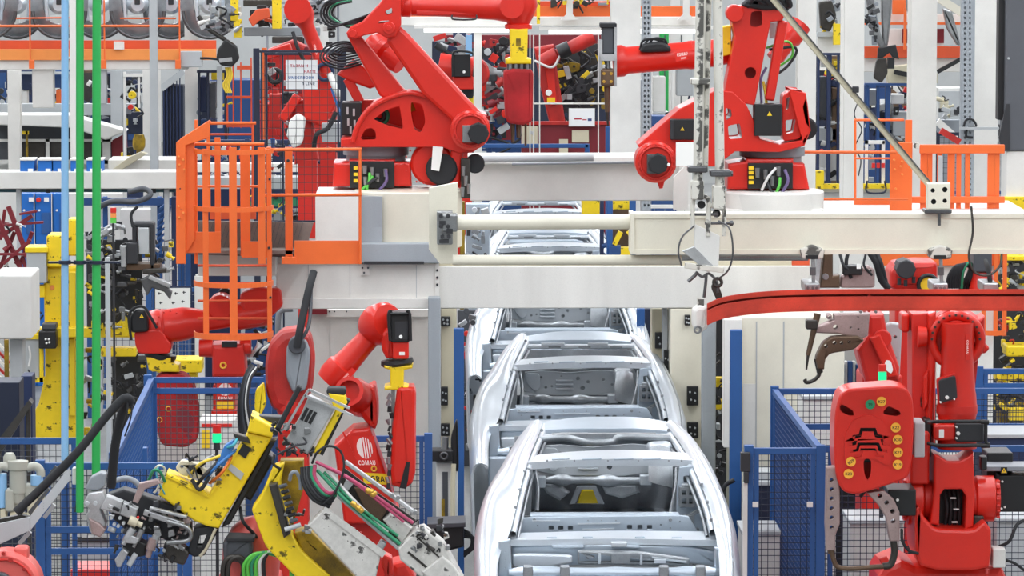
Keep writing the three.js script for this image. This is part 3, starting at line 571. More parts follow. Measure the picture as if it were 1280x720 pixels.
const MWordD = printMat(64, 256, (g, w, h) => { g.fillStyle = '#d82c20'; g.fillRect(0, 0, w, h); g.fillStyle = '#f4e4e0'; g.translate(w / 2, h / 2); g.rotate(Math.PI / 2); g.font = 'bold 40px sans-serif'; g.textAlign = 'center'; g.fillText('COMAU', 0, 14); });
const MWarn = printMat(64, 64, (g) => { g.fillStyle = '#17181a'; g.fillRect(0, 0, 64, 64); g.fillStyle = '#f2c81e'; g.beginPath(); g.moveTo(32, 6); g.lineTo(60, 56); g.lineTo(4, 56); g.fill(); g.fillStyle = '#17181a'; g.beginPath(); g.moveTo(35, 20); g.lineTo(24, 40); g.lineTo(32, 40); g.lineTo(29, 52); g.lineTo(40, 34); g.lineTo(32, 34); g.fill(); });
const warn = (x, y, s, d, parent) => printPart('warning_triangle', quad([x - s, y - s, d], [x + s, y - s, d], [x + s, y + s, d], [x - s, y + s, d]), MWarn, parent);
const boltRing = (x, y, R, r, n, d, mat, parent, a0 = 0, a1 = Math.PI * 2) => { const l = []; for (let i = 0; i < n; i++) { const a = a0 + (a1 - a0) * i / (a1 - a0 > 6.2 ? n : n - 1); l.push(dc(x + Math.cos(a) * R, y - Math.sin(a) * R, r, d, .03, 7)); } return parts('bolt', l, mat, parent); };
const hoses = (list, parent, name = 'hose') => list.map(([pts, r, m]) => part(name, tb(pts, r, Math.max(10, pts.length * 6), 7), m, parent));
// robot on the left plinth
{
  const D = 36.9, q = crop(400, 0, 2.88), Q = (p) => mapP(q, p);
  const r = thing('industrial_robot', 'red six axis robot on the cream plinth with a dark red shrouded tool', 'robot', at(468, 236, D), 'red robots on the gantry');
  part('base', [pl(Q([[50, 585], [105, 585], [105, 575], [270, 575], [270, 585], [325, 585], [330, 672], [45, 672]]), D - .05, .5, .02)], M.red, r);
  const cp = part('connector_panel', [bx(437, 202, 493, 235, D - .1, .06, .004)], M.black, r);
  parts('connector', [[448, 210], [448, 218], [448, 226]].map(([x, y]) => bx(x - 6, y - 2, x - 1, y + 2, D - .12, .03)), M.hazard, cp);
  parts('plug', [[456, 212], [465, 214], [472, 222], [482, 216], [457, 226]].map(([x, y]) => rod([x, y - 5, D - .13], [x, y + 5, D - .13], 3.2, 2.6, 10)), M.steel, cp);
  hoses([[[[462, 216, D - .14], [461, 228, D - .16], [452, 238, D - .16]], 2, M.greenHose], [[[466, 220, D - .14], [459, 233, D - .17], [461, 244, D - .15]], 1.8, M.greenHose], [[[482, 212, D - .14], [483, 226, D - .16], [474, 238, D - .15]], 2, M.purpleHose], [[[472, 222, D - .14], [462, 228, D - .17], [455, 236, D - .15]], 2, M.dark]], r);
  part('turntable', [lt([470, 203, D + .3], [470, 181, D + .3], [[0, 0], [0, 37], [.45, 37], [.45, 41], [1, 41], [1, 0]], 36)], M.grey, r, 'grey bearing ring');
  part('turret', [pl(Q([[75, 530], [75, 500], [115, 495], [120, 470], [150, 420], [190, 372], [250, 342], [320, 330], [380, 340], [450, 365], [530, 388], [600, 415], [608, 470], [590, 520], [555, 545], [500, 552], [440, 530]]), D - .12, .5, .01, [rnded(Q([[185, 430], [235, 392], [290, 375], [305, 470], [240, 455]]), .2), rnded(Q([[325, 362], [372, 370], [385, 440], [365, 482], [335, 470], [322, 400]]), .3), rnded(Q([[142, 495], [160, 462], [185, 455], [205, 470], [205, 505], [150, 508]]), .25)])], M.red, r, 'cast red turret with open pockets');
  part('turret_back', [bx(445, 125, 535, 180, D + .5, .1)], M.redDark, r);
  part('turret_rim', [tb([[441, 178, D - .14], [446, 160, D - .14], [460, 138, D - .14], [482, 124, D - .14], [510, 116, D - .14], [532, 120, D - .14]], 3.4)], M.red, r);
  part('hazard_label', [pl([[508, 127], [514, 124], [520, 138], [513, 140]], D + .2, .02)], M.hazard, r);
  part('coil', [ring(474, 145, 10, 3.4, D + .1, 20)], M.greenD, r); part('coil', [ring(474, 145, 6, 3, D + .05, 16)], M.black, r);
  const mb = part('motor_box', [bx(427, 128, 452, 169, D + .1, .3, .01)], M.black, r); parts('louvre', [[433, 134], [441, 136], [434, 148], [442, 150], [437, 158]].map(([x, y]) => bx(x, y, x + 2.6, y + 9, D + .09, .02)), M.greyL, mb);
  // lower arm and parallel link
  part('lower_arm', [pl(Q([[240, 150], [252, 110], [290, 98], [320, 125], [540, 365], [610, 440], [560, 540], [500, 500], [470, 430], [372, 342]]), D - .22, .2, .03)], M.red, r);
  part('parallel_link', [pl(Q([[98, 130], [120, 118], [150, 132], [300, 318], [330, 345], [260, 370], [215, 345]]), D - .05, .14, .02)], M.red, r);
  part('shoulder', [dc(588, 163, 25, D - .3, .3, 36)], M.red, r); part('shoulder_ring', [ring(588, 163, 19, 1.6, D - .31)], M.redDark, r); boltRing(588, 163, 20.5, 1.3, 16, D - .32, M.redDark, r, .8, 5.6);
  const sm = part('shoulder_motor', [dc(598, 167, 13.5, D - .42, .14, 8)], M.rubber, r); part('motor_plate', [bx(578, 157, 590, 178, D - .36, .08, .006)], M.steel, sm);
  part('elbow_casting', [pl(Q([[95, 118], [108, 98], [150, 80], [215, 12], [240, -25], [290, -25], [292, 90], [272, 132], [240, 138], [205, 118], [160, 128], [125, 142], [100, 135]]), D - .3, .3, .012, [rnded(Q([[225, 40], [262, 20], [268, 50], [240, 62]]), .3), rnded(Q([[210, 70], [262, 68], [250, 85], [200, 92]]), .3)])], M.red, r);
  parts('pivot_pin', [dc(486, 35, 8, D - .34, .06, 20), dc(440.5, 42, 5, D - .34, .06, 16), dc(486, 35, 3.5, D - .36, .06, 12)], M.red, r);
  part('forearm', [lt([496, 6, D], [640, 9, D], [[0, 0], [0, 15], [.12, 15], [.13, 13], [.5, 14], [.7, 15.5], [.85, 16.5], [1, 20]], 28), lt([492, 0, D - .1], [505, 2, D - .1], [[0, 0], [0, 18], [1, 18], [1, 0]], 24)], M.red, r);
  part('forearm_rib', [bx(520, 13, 600, 19, D - .08, .1, .01)], M.redDark, r);
  part('grab_handle', [tb([[565, 19, D - .1], [567, 24, D - .12], [593, 24, D - .12], [596, 19, D - .1]], 1.2)], M.dark, r);
  part('wrist', [lt([648, -8, D], [648, 36, D], [[0, 22], [.35, 24], [.65, 19], [.85, 14], [.88, 17], [1, 17], [1, 0]], 28), lt([640, 8, D - .16], [640, 8, D + .2], [[0, 0], [0, 15], [1, 15]], 20)], M.red, r);
  const ta = part('tool_adapter', [pl([[637, 36], [660, 36], [659, 72], [664, 74], [664, 80], [632, 80], [632, 74], [638, 72]], D - .12, .22, .015)], M.yellow, r, 'yellow tool adapter'); part('slot', [bx(645, 48, 651, 58, D - .125, .02, .004)], M.yellowD, ta);
  const tl = part('tool_head', [bx(634, 79, 664, 88, D - .05, .2, .01)], M.steelD, r); parts('fitting', [638, 645, 652, 659].map((x) => rod([x, 80, D - .1], [x, 88, D - .1], 2, 2, 8)), M.steel, tl);
  part('tool_shroud', [pl(rnded([[629, 90], [640, 86], [664, 87], [667, 92], [666, 152], [652, 157], [632, 153]], .2), D - .15, .34, .025)], M.fabricRed, r, 'dark red fabric shroud over the tool');
  parts('electrode', [rod([641, 155, D], [641, 178, D], 3, 2.2), rod([648, 155, D], [648, 172, D], 3.4, 2.4), rod([657, 155, D], [657, 182, D], 1.4)], M.bronze, r);
  hoses([0, 1, 2, 3, 4].map((i) => [[[478, 12 + i, D - .15 + i * .07], [440, 26 + i * 2, D], [414 + i, 33 - i * 3, D + .05 * i], [401 + i * 3.6, 18 - i, D + .05 * i], [410 + i * 3, 2 + i, D], [440, -6 + i * 2, D]], 1.5, i === 3 ? M.greenD : M.rubber]), r);
  hoses([0, 1, 2, 3, 4, 5].map((i) => [[[452, 80 - i * 3, D + .4], [425, 86 - i * 3.4, D + .35 + i * .03], [402 + i * 3, 76 - i * 2, D + .35], [406 + i * 4, 60 + i * 1.6, D + .4], [430, 52 + i * 2.4, D + .4], [452, 58 + i * 1.6, D + .45]], 1.2, i === 2 ? M.darkGrey : M.rubber]), r);
  // counterbalance behind the arm
  part('counterbalance', [lt([462, 55, D + .45], [500, 82, D + .3], [[0, 0], [0, 16], [.1, 19], [.3, 19], [.35, 22], [.5, 22], [.55, 14], [1, 11], [1, 0]], 24)], M.pinkRed, r);
  part('rear_link', [pl(Q([[60, 268], [120, 212], [170, 250], [210, 310], [180, 320], [100, 290]]), D + .4, .12, .02), br([434, 98], [450, 128], 12, D + .42, .1, .01)], M.red, r);
  // motor block below the shoulder
  part('axis_motor', [dc(540, 205, 27, D - .05, .3, 30)], M.red, r); boltRing(530, 205, 24, 1.2, 9, D - .08, M.redDark, r, 1.6, 4.7); part('axis_motor_cap', [dc(552, 212, 20, D - .12, .14, 24)], M.rubber, r); part('rating_plate', [pl([[541, 183], [554, 184], [549, 214], [539, 212]], D - .16, .03)], M.paper, r);
  part('axis_link', [br([572, 182], [567, 236], 16, D - .1, .18, .03)], M.red, r); part('valve_block', [bx(576, 198, 588, 248, D - .14, .1, .01)], M.gunMetal, r); part('valve_disc', [dc(594, 205, 12, D - .1, .12, 18)], M.rubber, r);
  parts('valve', [[579, 214], [582, 226], [578, 240], [586, 236]].map(([x, y]) => rod([x, y - 6, D - .2], [x, y + 6, D - .2], 2.6, 2, 8)), M.steel, r);
}
// robot on the right plinth
{
  const D = 36.9, q = crop(780, 0, 2.88), Q = (p) => mapP(q, p);
  const r = thing('industrial_robot', 'red six axis robot on the white plinth behind the tie rods with an upright arm', 'robot', at(965, 238, D), 'red robots on the gantry');
  part('base', [pl(Q([[375, 590], [440, 580], [440, 572], [610, 572], [610, 588], [650, 590], [668, 682], [372, 682]]), D - .05, .5, .02)], M.red, r);
  const cp = part('connector_panel', [bx(935, 204, 991, 236, D - .1, .06, .004)], M.black, r);
  parts('connector', [210, 216, 222, 228].map((y) => bx(936, y - 2, 942, y + 2, D - .12, .03)), M.hazard, cp); parts('plug', [[947, 216], [957, 218], [973, 214], [965, 226]].map(([x, y]) => rod([x, y - 6, D - .13], [x, y + 6, D - .13], 3.4, 2.8, 10)), M.steel, cp);
  hoses([[[[975, 222, D - .14], [974, 232, D - .16], [968, 246, D - .15]], 2, M.greenHose], [[[958, 226, D - .14], [964, 238, D - .17], [972, 244, D - .15]], 1.8, M.dark], [[[981, 212, D - .14], [985, 226, D - .17], [978, 240, D - .15]], 2, M.purpleHose], [[[970, 210, D - .14], [960, 222, D - .17], [952, 238, D - .15]], 1.8, M.whiteHose]], r);
  part('turntable', [lt([965, 203, D + .3], [965, 184, D + .3], [[0, 0], [0, 37], [.45, 37], [.45, 41], [1, 41], [1, 0]], 36)], M.grey, r, 'grey bearing ring');
  part('turret', [pl(Q([[190, 600], [60, 540], [50, 522], [200, 392], [330, 325], [390, 330], [440, 375], [470, 440], [490, 500], [560, 520], [640, 505], [668, 470], [650, 440], [640, 385], [652, 350], [635, 328], [600, 322], [655, 335], [662, 380], [672, 470], [650, 525], [560, 548], [400, 545], [330, 600]]), D - .12, .5, .008, [rnded(Q([[362, 385], [388, 390], [392, 420], [365, 440]]), .3), rnded(Q([[370, 450], [420, 440], [430, 500], [375, 505]]), .25)])], M.red, r, 'cast red turret with open pockets');
  part('turret_wing', [pl(rnded(Q([[570, 345], [600, 325], [640, 328], [655, 350], [645, 440], [635, 500], [570, 510]]), .2), D - .05, .3, .008, [rnded(Q([[580, 350], [600, 345], [595, 395], [580, 400]]), .2), rnded(Q([[578, 430], [622, 425], [612, 480], [580, 486]]), .2)])], M.red, r);
  part('wing_cap', [dc(1008, 161, 14, D + .1, .3, 18)], M.rubber, r);
  part('shoulder', [dc(820, 203, 26, D - .3, .34, 36)], M.red, r); part('shoulder_ring', [ring(820, 203, 20, 1.6, D - .31)], M.redDark, r); boltRing(820, 203, 22, 1.3, 20, D - .32, M.redDark, r);
  const sm = part('shoulder_motor', [dc(823, 205, 13, D - .42, .14, 8)], M.rubber, r); part('motor_plate', [bx(809, 193, 820, 217, D - .37, .08, .006)], M.steelD, sm); part('motor_bolt', dc(836, 206, 2, D - .44, .03, 8), M.paper, sm);
  part('shoulder_lug', [pl(Q([[120, 655], [150, 640], [140, 678], [128, 680]]), D - .1, .1, .01)], M.red, r);
  part('upper_arm', [pl(Q([[362, 330], [400, 130], [385, 60], [400, 25], [540, 5], [585, 40], [570, 75], [528, 80], [470, 380], [430, 372]]), D - .1, .34, .012, [rnded(Q([[452, 38], [500, 32], [505, 90], [475, 105], [448, 95]]), .3), [938, 91, 9]])], M.red, r, 'upright red arm with oval pockets'); part('pocket_back', [pl(Q([[440, 25], [515, 20], [480, 330], [415, 330]]), D + .1, .04)], M.redDark, r);
  part('arm_link', [br([979, 26], [962, 126], 12, D - .05, .14, .02)], M.red, r); part('arm_boss', [dc(919, 17, 11, D - .16, .2, 22)], M.red, r); part('arm_cover', [bx(962, 28, 973, 48, D + .3, .04)], M.greyL, r);
  part('box_warning', [bx(943, 130, 977, 170, D - .18, .2, .01)], M.black, r); warn(962, 142, 3.6, D - .185, r);
  part('box_warning', [bx(838, 149, 868, 175, D - .2, .2, .01)], M.black, r); warn(853, 161, 3, D - .205, r); part('box_side', [bx(838, 150, 842, 174, D - .215, .1)], M.dark, r);
  part('paper_tag', [bx(845, 178, 868, 208, D - .32, .01)], M.paper, r);
  // forearm reaching across to the left with its cable box and weld gun
  const fa = part('forearm', [lt([945, 62, D + .3], [766, 77, D + .3], [[0, 0], [0, 13], [.2, 15], [.28, 17], [.46, 18], [.5, 17], [.9, 17], [.93, 20], [1, 20], [1, 0]], 26)], M.red, r); part('forearm_seam', [lt([870, 67, D + .3], [867, 68, D + .3], [[0, 17.6], [1, 17.6]], 24)], M.redDark, fa);
  printPart('maker_lettering', quad([843, 66, D + .185], [871, 62, D + .185], [872, 72, D + .185], [845, 77, D + .185]), MWord, fa);
  part('cable_box', [pl(rnded([[799, 66], [804, 54], [828, 52], [838, 58], [839, 65]], .25), D + .15, .22, .02)], M.black, r); hoses([0, 1, 2].map((i) => [[[800 + i * 5, 62, D + .2], [804 + i * 6, 51 - i, D + .18], [818 + i * 6, 49, D + .18], [834, 56, D + .2]], 1.5, M.rubber]), r);
  part('tool_adapter', [pl([[901, 34], [914, 32], [914, 68], [902, 71]], D + .1, .25, .01)], M.yellow, r, 'yellow tool adapter');
  const wg = part('weld_gun', [bx(752, 32, 768, 68, D + .1, .16, .02)], M.darkGrey, r, 'grey weld gun body'); part('gun_frame', [bx(749, 50, 753, 108, D + .08, .18), bx(768, 34, 771, 108, D + .08, .18), bx(751, 68, 770, 76, D + .05, .2)], M.alu, wg); part('gun_piston', [rod([760, 68, D + .15], [760, 92, D + .15], 3)], M.steel, wg); part('gun_foot', [bx(751, 86, 768, 108, D + .06, .2, .02)], M.bronze, wg); part('gun_shank', [rod([759, 108, D + .15], [759, 140, D + .15], 4, 2.8)], M.bronze, wg); part('gun_tip', [rod([759, 140, D + .15], [760, 158, D + .15], 2.2, 1)], M.gunMetal, wg);
  parts('gun_bolt', [[755, 92], [764, 92], [755, 102], [764, 102]].map(([x, y]) => dc(x, y, 2, D + .05, .03, 8)), M.brass, wg); part('gun_cap', [bx(750, 29, 771, 35, D + .08, .2, .01)], M.rubber, wg);
  hoses([0, 1, 2, 3, 4].map((i) => [[[935 + i * 12, 8 + i, D - .1], [944 + i * 10, -3, D - .2], [956 + i * 8, 4 + i, D - .15], [975, -2 + i, D - .1]], 3, M.rubber]), r); part('cable_bundle', [pl(rnded([[925, 8], [940, -6], [985, -6], [986, 8], [960, 14]], .3), D - .15, .2, .04)], M.rubber, r);
  hoses([[[[958, 60, D + .1], [985, 52, D + .15], [990, 70, D + .2], [968, 88, D + .2], [957, 108, D + .1]], 1.6, M.greenHose], [[[962, 62, D + .1], [995, 60, D + .2], [985, 82, D + .2], [960, 100, D + .1]], 1.8, M.rubber], [[[954, 102, D + .05], [957, 118, D], [958, 130, D]], 1.8, M.yellowHose], [[[958, 84, D], [951, 100, D], [952, 130, D]], 1.6, M.purpleHose]], r);
  part('balancer', [lt([1000, 30, D + .6], [968, 74, D + .5], [[0, 0], [0, 15], [.4, 15], [.5, 11], [1, 11], [1, 0]], 22)], M.pinkRed, r);
}

// ---------------------------------------------------------------- foreground robot at the right, hanging its weld gun
{
  const D = 27.6, q = crop(1000, 460, 2.768), Q = (p) => mapP(q, p), k = crop(1120, 380, 4), K = (p) => mapP(k, p);
  const r = thing('industrial_robot', 'big red robot under the curved rail holding a stickered gun cover', 'robot', at(1190, 950, D), 'red robots on the shop floor');
  part('pedestal', (() => { const a = at(1100, 760, D), b = at(1262, 760, D); return wb(a.x, a.y, -D, b.x, 0, -D - .7, .04); })(), M.red, r);
  part('foot_casting', [pl(Q([[270, 720], [290, 690], [350, 665], [400, 690], [700, 690], [720, 740], [730, 900], [260, 900]]), D - .1, .6, .04)], M.red, r);
  part('forearm', [lt([1196, 530, D], [1197, 403, D], [[0, 0], [0, 22], [.1, 25], [.2, 25], [.3, 24], [.33, 23], [.6, 20.5], [1, 20.5], [1, 0]], 32)], M.red, r, 'glossy red vertical tube');
  part('forearm_collar', [lt([1196, 516, D], [1196, 506, D], [[0, 0], [0, 26], [1, 26], [1, 0]], 32)], M.redDark, r);
  part('elbow_flange', [lt([1194, 424, D + .5], [1194, 420, D + .1], [[0, 0], [0, 33], [.2, 38], [.7, 38], [.8, 33], [1, 33], [1, 0]], 36)], M.redDark, r);
  part('flange_rim', [ring(1195, 425, 31, 6.5, D + .02, 40)], M.red, r);
  const bl = []; for (let i = 0; i < 13; i++) { const a = Math.PI * (i / 12); bl.push(dc(1195 + Math.cos(a) * 30, 424 - Math.sin(a) * 30, 1.7, D - .025, .04, 7)); } parts('flange_bolt', bl, M.gunMetal, r);
  part('arm_side', [pl(K([[80, 50], [160, 45], [190, 110], [190, 700], [80, 700]]), D + .05, .3, .01, [rnded(K([[112, 470], [134, 430], [138, 530], [116, 520]]), .3)])], M.redDark, r); part('arm_face', [pl(K([[160, 55], [200, 40], [205, 180], [185, 600], [150, 640], [160, 200]]), D, .2, .02)], M.red, r); part('arm_bevel', [pl(K([[140, 370], [160, 335], [160, 500], [140, 530]]), D - .02, .08, .01)], M.pinkRed, r);
  part('axis_cap', [rod([1147, 421, D], [1158, 421, D], 14, 12, 18)], M.red, r); part('side_block', [bx(1127, 392, 1137, 416, D + .1, .2, .02)], M.red, r);
  part('arm_side', [pl(K([[375, 100], [445, 60], [445, 215], [400, 218], [385, 580], [370, 600]]), D + .1, .25, .02)], M.redDark, r); part('lower_flange', [br([1216, 420], [1234, 440], 12, D + .02, .2, .02)], M.red, r);
  printPart('maker_lettering', quad([1207, 418, D - .098], [1212, 418, D - .095], [1212, 450, D - .095], [1207, 450, D - .098]), MWordD, r);
  const mw = part('motor_window', [pl(rnded(K([[205, 375], [300, 345], [312, 480], [212, 505]]), .12), D - .115, .05, .003)], M.redDark, r); part('motor', [pl(rnded(K([[214, 382], [298, 358], [308, 472], [220, 498]]), .12), D - .135, .1, .006)], M.dark, mw); parts('motor_bolt', [[1184, 497], [1176, 503], [1193, 499]].map(([x, y], i) => dc(x, y, i ? 1.2 : 2.4, D - .15, .03, 10)), M.paper, mw);
  // wrist motor with its guard
  const wm = part('wrist_motor', [bx(1195, 529, 1230, 553, D - .2, .2, .015)], M.dark, r); part('motor_flange', [bx(1168, 531, 1195, 551, D - .17, .2, .02)], M.red, wm); part('rating_plate', [bx(1174, 537, 1180, 547, D - .18, .02)], M.paper, wm); parts('motor_bolt', [[1198, 542, 2.4], [1196, 548, 1.2], [1196, 534, 1.2]].map(([x, y, s]) => dc(x, y, s, D - .22, .03, 10)), M.paper, wm);
  part('motor_guard', [tb([[1160, 528, D - .16], [1175, 527, D - .24], [1228, 527, D - .24], [1232, 530, D - .24], [1232, 552, D - .24], [1234, 556, D - .24], [1176, 557, D - .24], [1160, 554, D - .16]], 2.4, 60)], M.black, r); part('guard_bar', [rod([1226, 527, D - .24], [1236, 528, D - .24], 3), rod([1226, 557, D - .24], [1237, 557, D - .24], 3)], M.black, r); part('guard_plate', [bx(1156, 524, 1164, 572, D - .1, .25, .01)], M.black, r);
  // wrist fork
  part('wrist_ring', [lt([1196, 560, D], [1196, 528, D], [[0, 0], [0, 25], [1, 24], [1, 0]], 28)], M.redDark, r);
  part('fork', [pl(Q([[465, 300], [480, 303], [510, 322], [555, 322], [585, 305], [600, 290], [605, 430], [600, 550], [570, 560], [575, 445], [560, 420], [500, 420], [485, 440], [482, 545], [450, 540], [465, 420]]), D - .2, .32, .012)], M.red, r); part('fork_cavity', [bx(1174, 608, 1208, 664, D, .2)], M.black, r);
  hoses([0, 1, 2, 3].map((i) => [[[1180 + i * 6, 612, D - .05], [1184 + i * 5, 634, D - .08], [1181 + i * 6, 658, D - .05]], 2.2, M.rubber]), r); parts('cable_tie', [[1188, 622], [1192, 636], [1190, 652]].map(([x, y]) => bx(x, y, x + 7, y + 1.6, D - .14, .02)), M.whiteHose, r);
  const cyl = (x0, x1, y0, y1, n) => { part(n, [lt([x0, (y0 + y1) / 2, D], [x1, (y0 + y1) / 2, D], [[0, 0], [0, (y1 - y0) * .44], [.12, (y1 - y0) / 2], [.8, (y1 - y0) / 2], [.85, (y1 - y0) * .42], [1, (y1 - y0) * .42], [1, 0]], 30)], M.red, r); };
  cyl(1154, 1129, 592, 656, 'wrist_axis'); cyl(1216, 1248, 594, 652, 'wrist_axis');
  part('axis_collar', [rod([1150, 624, D], [1168, 624, D], 26, 24, 26)], M.redDark, r); part('axis_collar', [rod([1208, 624, D], [1220, 624, D], 27, 27, 26)], M.redDark, r);
  parts('axis_bolt', [0, 1, 2, 3, 4, 5, 6].map((i) => rod([1246, 602 + i * 7.4, D - .08 - .05 * Math.sin(i / 6 * 3.14)], [1250, 602 + i * 7.4, D - .08 - .05 * Math.sin(i / 6 * 3.14)], 1.8, 1.8, 7)), M.redDark, r); parts('axis_bolt', [0, 1, 2, 3, 4, 5, 6].map((i) => rod([1133, 602 + i * 7.4, D - .09 - .05 * Math.sin(i / 6 * 3.14)], [1129, 602 + i * 7.4, D - .09 - .05 * Math.sin(i / 6 * 3.14)], 1.8, 1.8, 7)), M.redDark, r);
  part('axis_clamp', [bx(1226, 571, 1234, 588, D - .1, .1, .01)], M.black, r); part('axis_clamp', [bx(1217, 645, 1230, 658, D - .15, .1, .01)], M.gunMetal, r);
  part('wrist_cover', [pl(rnded(Q([[395, 520, .1], [410, 476, .1], [432, 520], [470, 558], [600, 562], [640, 530], [662, 560, .1], [662, 640], [655, 690], [600, 702], [480, 702], [415, 685], [398, 640]]), .2), D - .28, .5, .02)], M.red, r, 'smooth rounded red lower cover');
  // black balancer to the right of the wrist
  part('tool_changer', [bx(1249, 594, 1300, 640, D + .05, .3, .01)], M.black, r); parts('changer_bolt', [[1253, 602], [1252, 636], [1256, 634]].map(([x, y]) => dc(x, y, 1.5, D + .04, .02, 8)), M.paper, r);
  part('changer_bar', [bx(1230, 583, 1300, 589, D + .02, .25, .006)], M.grey, r); part('changer_box', [bx(1234, 566, 1266, 604, D + .25, .3, .01)], M.black, r); warn(1255, 588, 4, D + .015, r);
  part('cable', [tb([[1248, 684, D - .1], [1262, 676, D - .15], [1272, 655, D - .1], [1290, 648, D]], 2.2)], M.rubber, r); part('cable', [tb([[1256, 700, D - .1], [1268, 704, D - .15], [1282, 714, D - .1]], 1.8)], M.rubber, r); part('terminal_box', [bx(1241, 686, 1257, 710, D - .22, .15, .01)], M.whiteG, r);
  part('cable', [tb([[1127, 662, D - .2], [1128, 676, D - .3], [1136, 688, D - .32], [1148, 692, D - .3]], 2)], M.rubber, r);
  part('base_lug', [pl(Q([[272, 660], [300, 650], [310, 670], [285, 685]]), D - .2, .1, .01)], M.red, r);
  // weld gun with stickered cover
  const E = 27.0, gun = thing('weld_gun', 'spot weld gun with big red plastic cover and numbered orange stickers', 'weld gun', at(1090, 700, E));
  const cov = rnded(Q([[136, 92], [170, 72], [250, 66], [330, 60], [372, 72], [392, 110], [394, 200], [390, 300], [378, 378], [330, 398], [196, 440], [150, 430], [128, 390], [116, 300], [120, 160]]), .35, 4);
  const cv = part('cover', [pl(cov, E, .32, .016, [rnded(Q([[128, 128], [146, 114], [192, 142], [196, 172], [168, 174], [132, 156]]), .3), rnded(Q([[278, 148], [304, 120], [352, 142], [360, 166], [334, 176], [284, 168]]), .3), rnded(Q([[210, 318], [232, 298], [256, 318], [254, 372], [234, 404], [214, 372]]), .3), rnded(Q([[172, 232], [194, 198], [235, 182], [276, 198], [296, 235], [296, 284], [284, 306], [258, 294], [208, 294], [184, 306], [172, 284]]), .3)])], M.red, gun);
  part('transformer_housing', bx(1058, 524, 1110, 578, E + .05, .12, .01), M.black, gun, 'black block added behind the vent slots to darken them'); part('cover_back', [pl(mapP((x, y) => [1095 + (x - 1095) * .94, 552 + (y - 552) * .94], cov), E + .2, .05)], M.red, gun);  // black block added behind the crest, its colour stands in for slot shade
  const st = []; const ys = [[207, 220, 195, 272], [234, 246, 178, 296], [258, 268, 186, 284], [278, 287, 196, 272]]; ys.forEach(([a, b, x0, x1], i) => { const m = (x0 + x1) / 2; st.push((Q([[x0 - 14, a + 26], [x0 + 8, a + 22], [x0 + 14, a], [x1 - 10, a], [x1 - 2, a + 22], [x1 + 18, a + 26], [x1 + 16, b + 26], [x1 - 12, b + 20], [x1 - 18, b], [x0 + 22, b], [x0 + 16, b + 20], [x0 - 12, b + 26]])));  });
  part('raised_crest', [pl(rnded(Q([[154, 240], [180, 182], [235, 160], [290, 182], [316, 240], [316, 318], [302, 340], [262, 314], [206, 314], [168, 340], [154, 318]]), .3), E - .012, .016, 0, st)], M.red, cv);
  const stick = (x, y, t, bg = '#f2ae36', fg = '#2a2016', rot = 0) => { const m = printMat(96, 96, (g) => { g.fillStyle = bg; g.fillRect(0, 0, 96, 96); g.translate(48, 48); g.rotate(rot); g.strokeStyle = fg; g.lineWidth = 3; g.fillStyle = fg; g.font = 'bold 40px sans-serif'; g.textAlign = 'center'; g.fillText(t, 0, 15); });
    const o = at(x, y, E - .02), c = new THREE.CircleGeometry(6.2 * U(E), 24); c.translate(o.x, o.y, o.z + .002); printPart('sticker', c, m, cv); };
  const sk = [[282, 116, 'K27'], [331, 206, 'K22'], [338, 248, 'K30'], [339, 292, 'K21'], [338, 334, 'K19'], [168, 366, 'K23'], [176, 324, 'K29']]; for (const [x, y, t] of sk) { const p = q(x, y); stick(p[0], p[1], t, '#f2ae36', '#2a2016', t === 'K29' ? -.6 : 0); } { const p = q(243, 126); stick(p[0], p[1], 'T9', '#1f8a5c', '#0d3524'); }
  const holesA = [[110, 388], [110, 420], [110, 452], [110, 486], [110, 518], [110, 552]].map(([x, y]) => [...q(x, y), 4.4]);
  part('fixed_arm', [pl(Q([[92, 345], [125, 340], [138, 420], [138, 540], [122, 580], [122, 632], [92, 632], [88, 540]]), E + .05, .09, .008, [...holesA, [...q(102, 600), 1.6], [...q(112, 616), 1.6]])], M.pinkSteel, gun, 'grey arm plate with a row of holes');
  const holesB = [[276, 442], [300, 466], [320, 496], [322, 530]].map(([x, y]) => [...q(x, y), 4.6]);
  part('moving_arm', [pl(Q([[232, 432], [290, 425], [325, 455], [345, 500], [345, 600], [312, 600], [305, 570], [298, 520], [275, 480]]), E + .05, .09, .008, [...holesB, [...q(322, 572), 1.6]])], M.pinkSteel, gun, 'bent grey arm plate with holes');
  part('electrode_hook', [tb([[1039, 686, E + .09], [1042, 700, E + .09], [1048, 709, E + .09], [1066, 711, E + .09], [1090, 709, E + .09], [1112, 708, E + .09]], 3.2, 30)], M.bronze, gun); part('electrode', [tb([[1117, 676, E + .09], [1118, 692, E + .09], [1113, 706, E + .09], [1104, 708, E + .09]], 4.6, 20)], M.gunMetal, gun); part('electrode_holder', [rod([1037, 676, E + .09], [1039, 692, E + .09], 5, 4)], M.bronze, gun);
  part('transformer', [bx(1110, 612, 1145, 645, E + .2, .3, .01)], M.black, gun); part('mount_plate', [bx(1143, 528, 1156, 572, E + .15, .25, .01)], M.greyL, gun); part('mount', [bx(1138, 540, 1162, 606, E + .45, .3, .02)], M.red, gun); part('mount_bolt', dc(1122, 625, 2, E + .19, .02, 8), M.paper, gun);
  hoses([[[[1076, 620, E + .2], [1084, 612, E + .15], [1098, 614, E + .2]], 2.4, M.black], [[[1072, 610, E + .15], [1078, 604, E + .12], [1090, 606, E + .15]], 2, M.black]], gun);
}
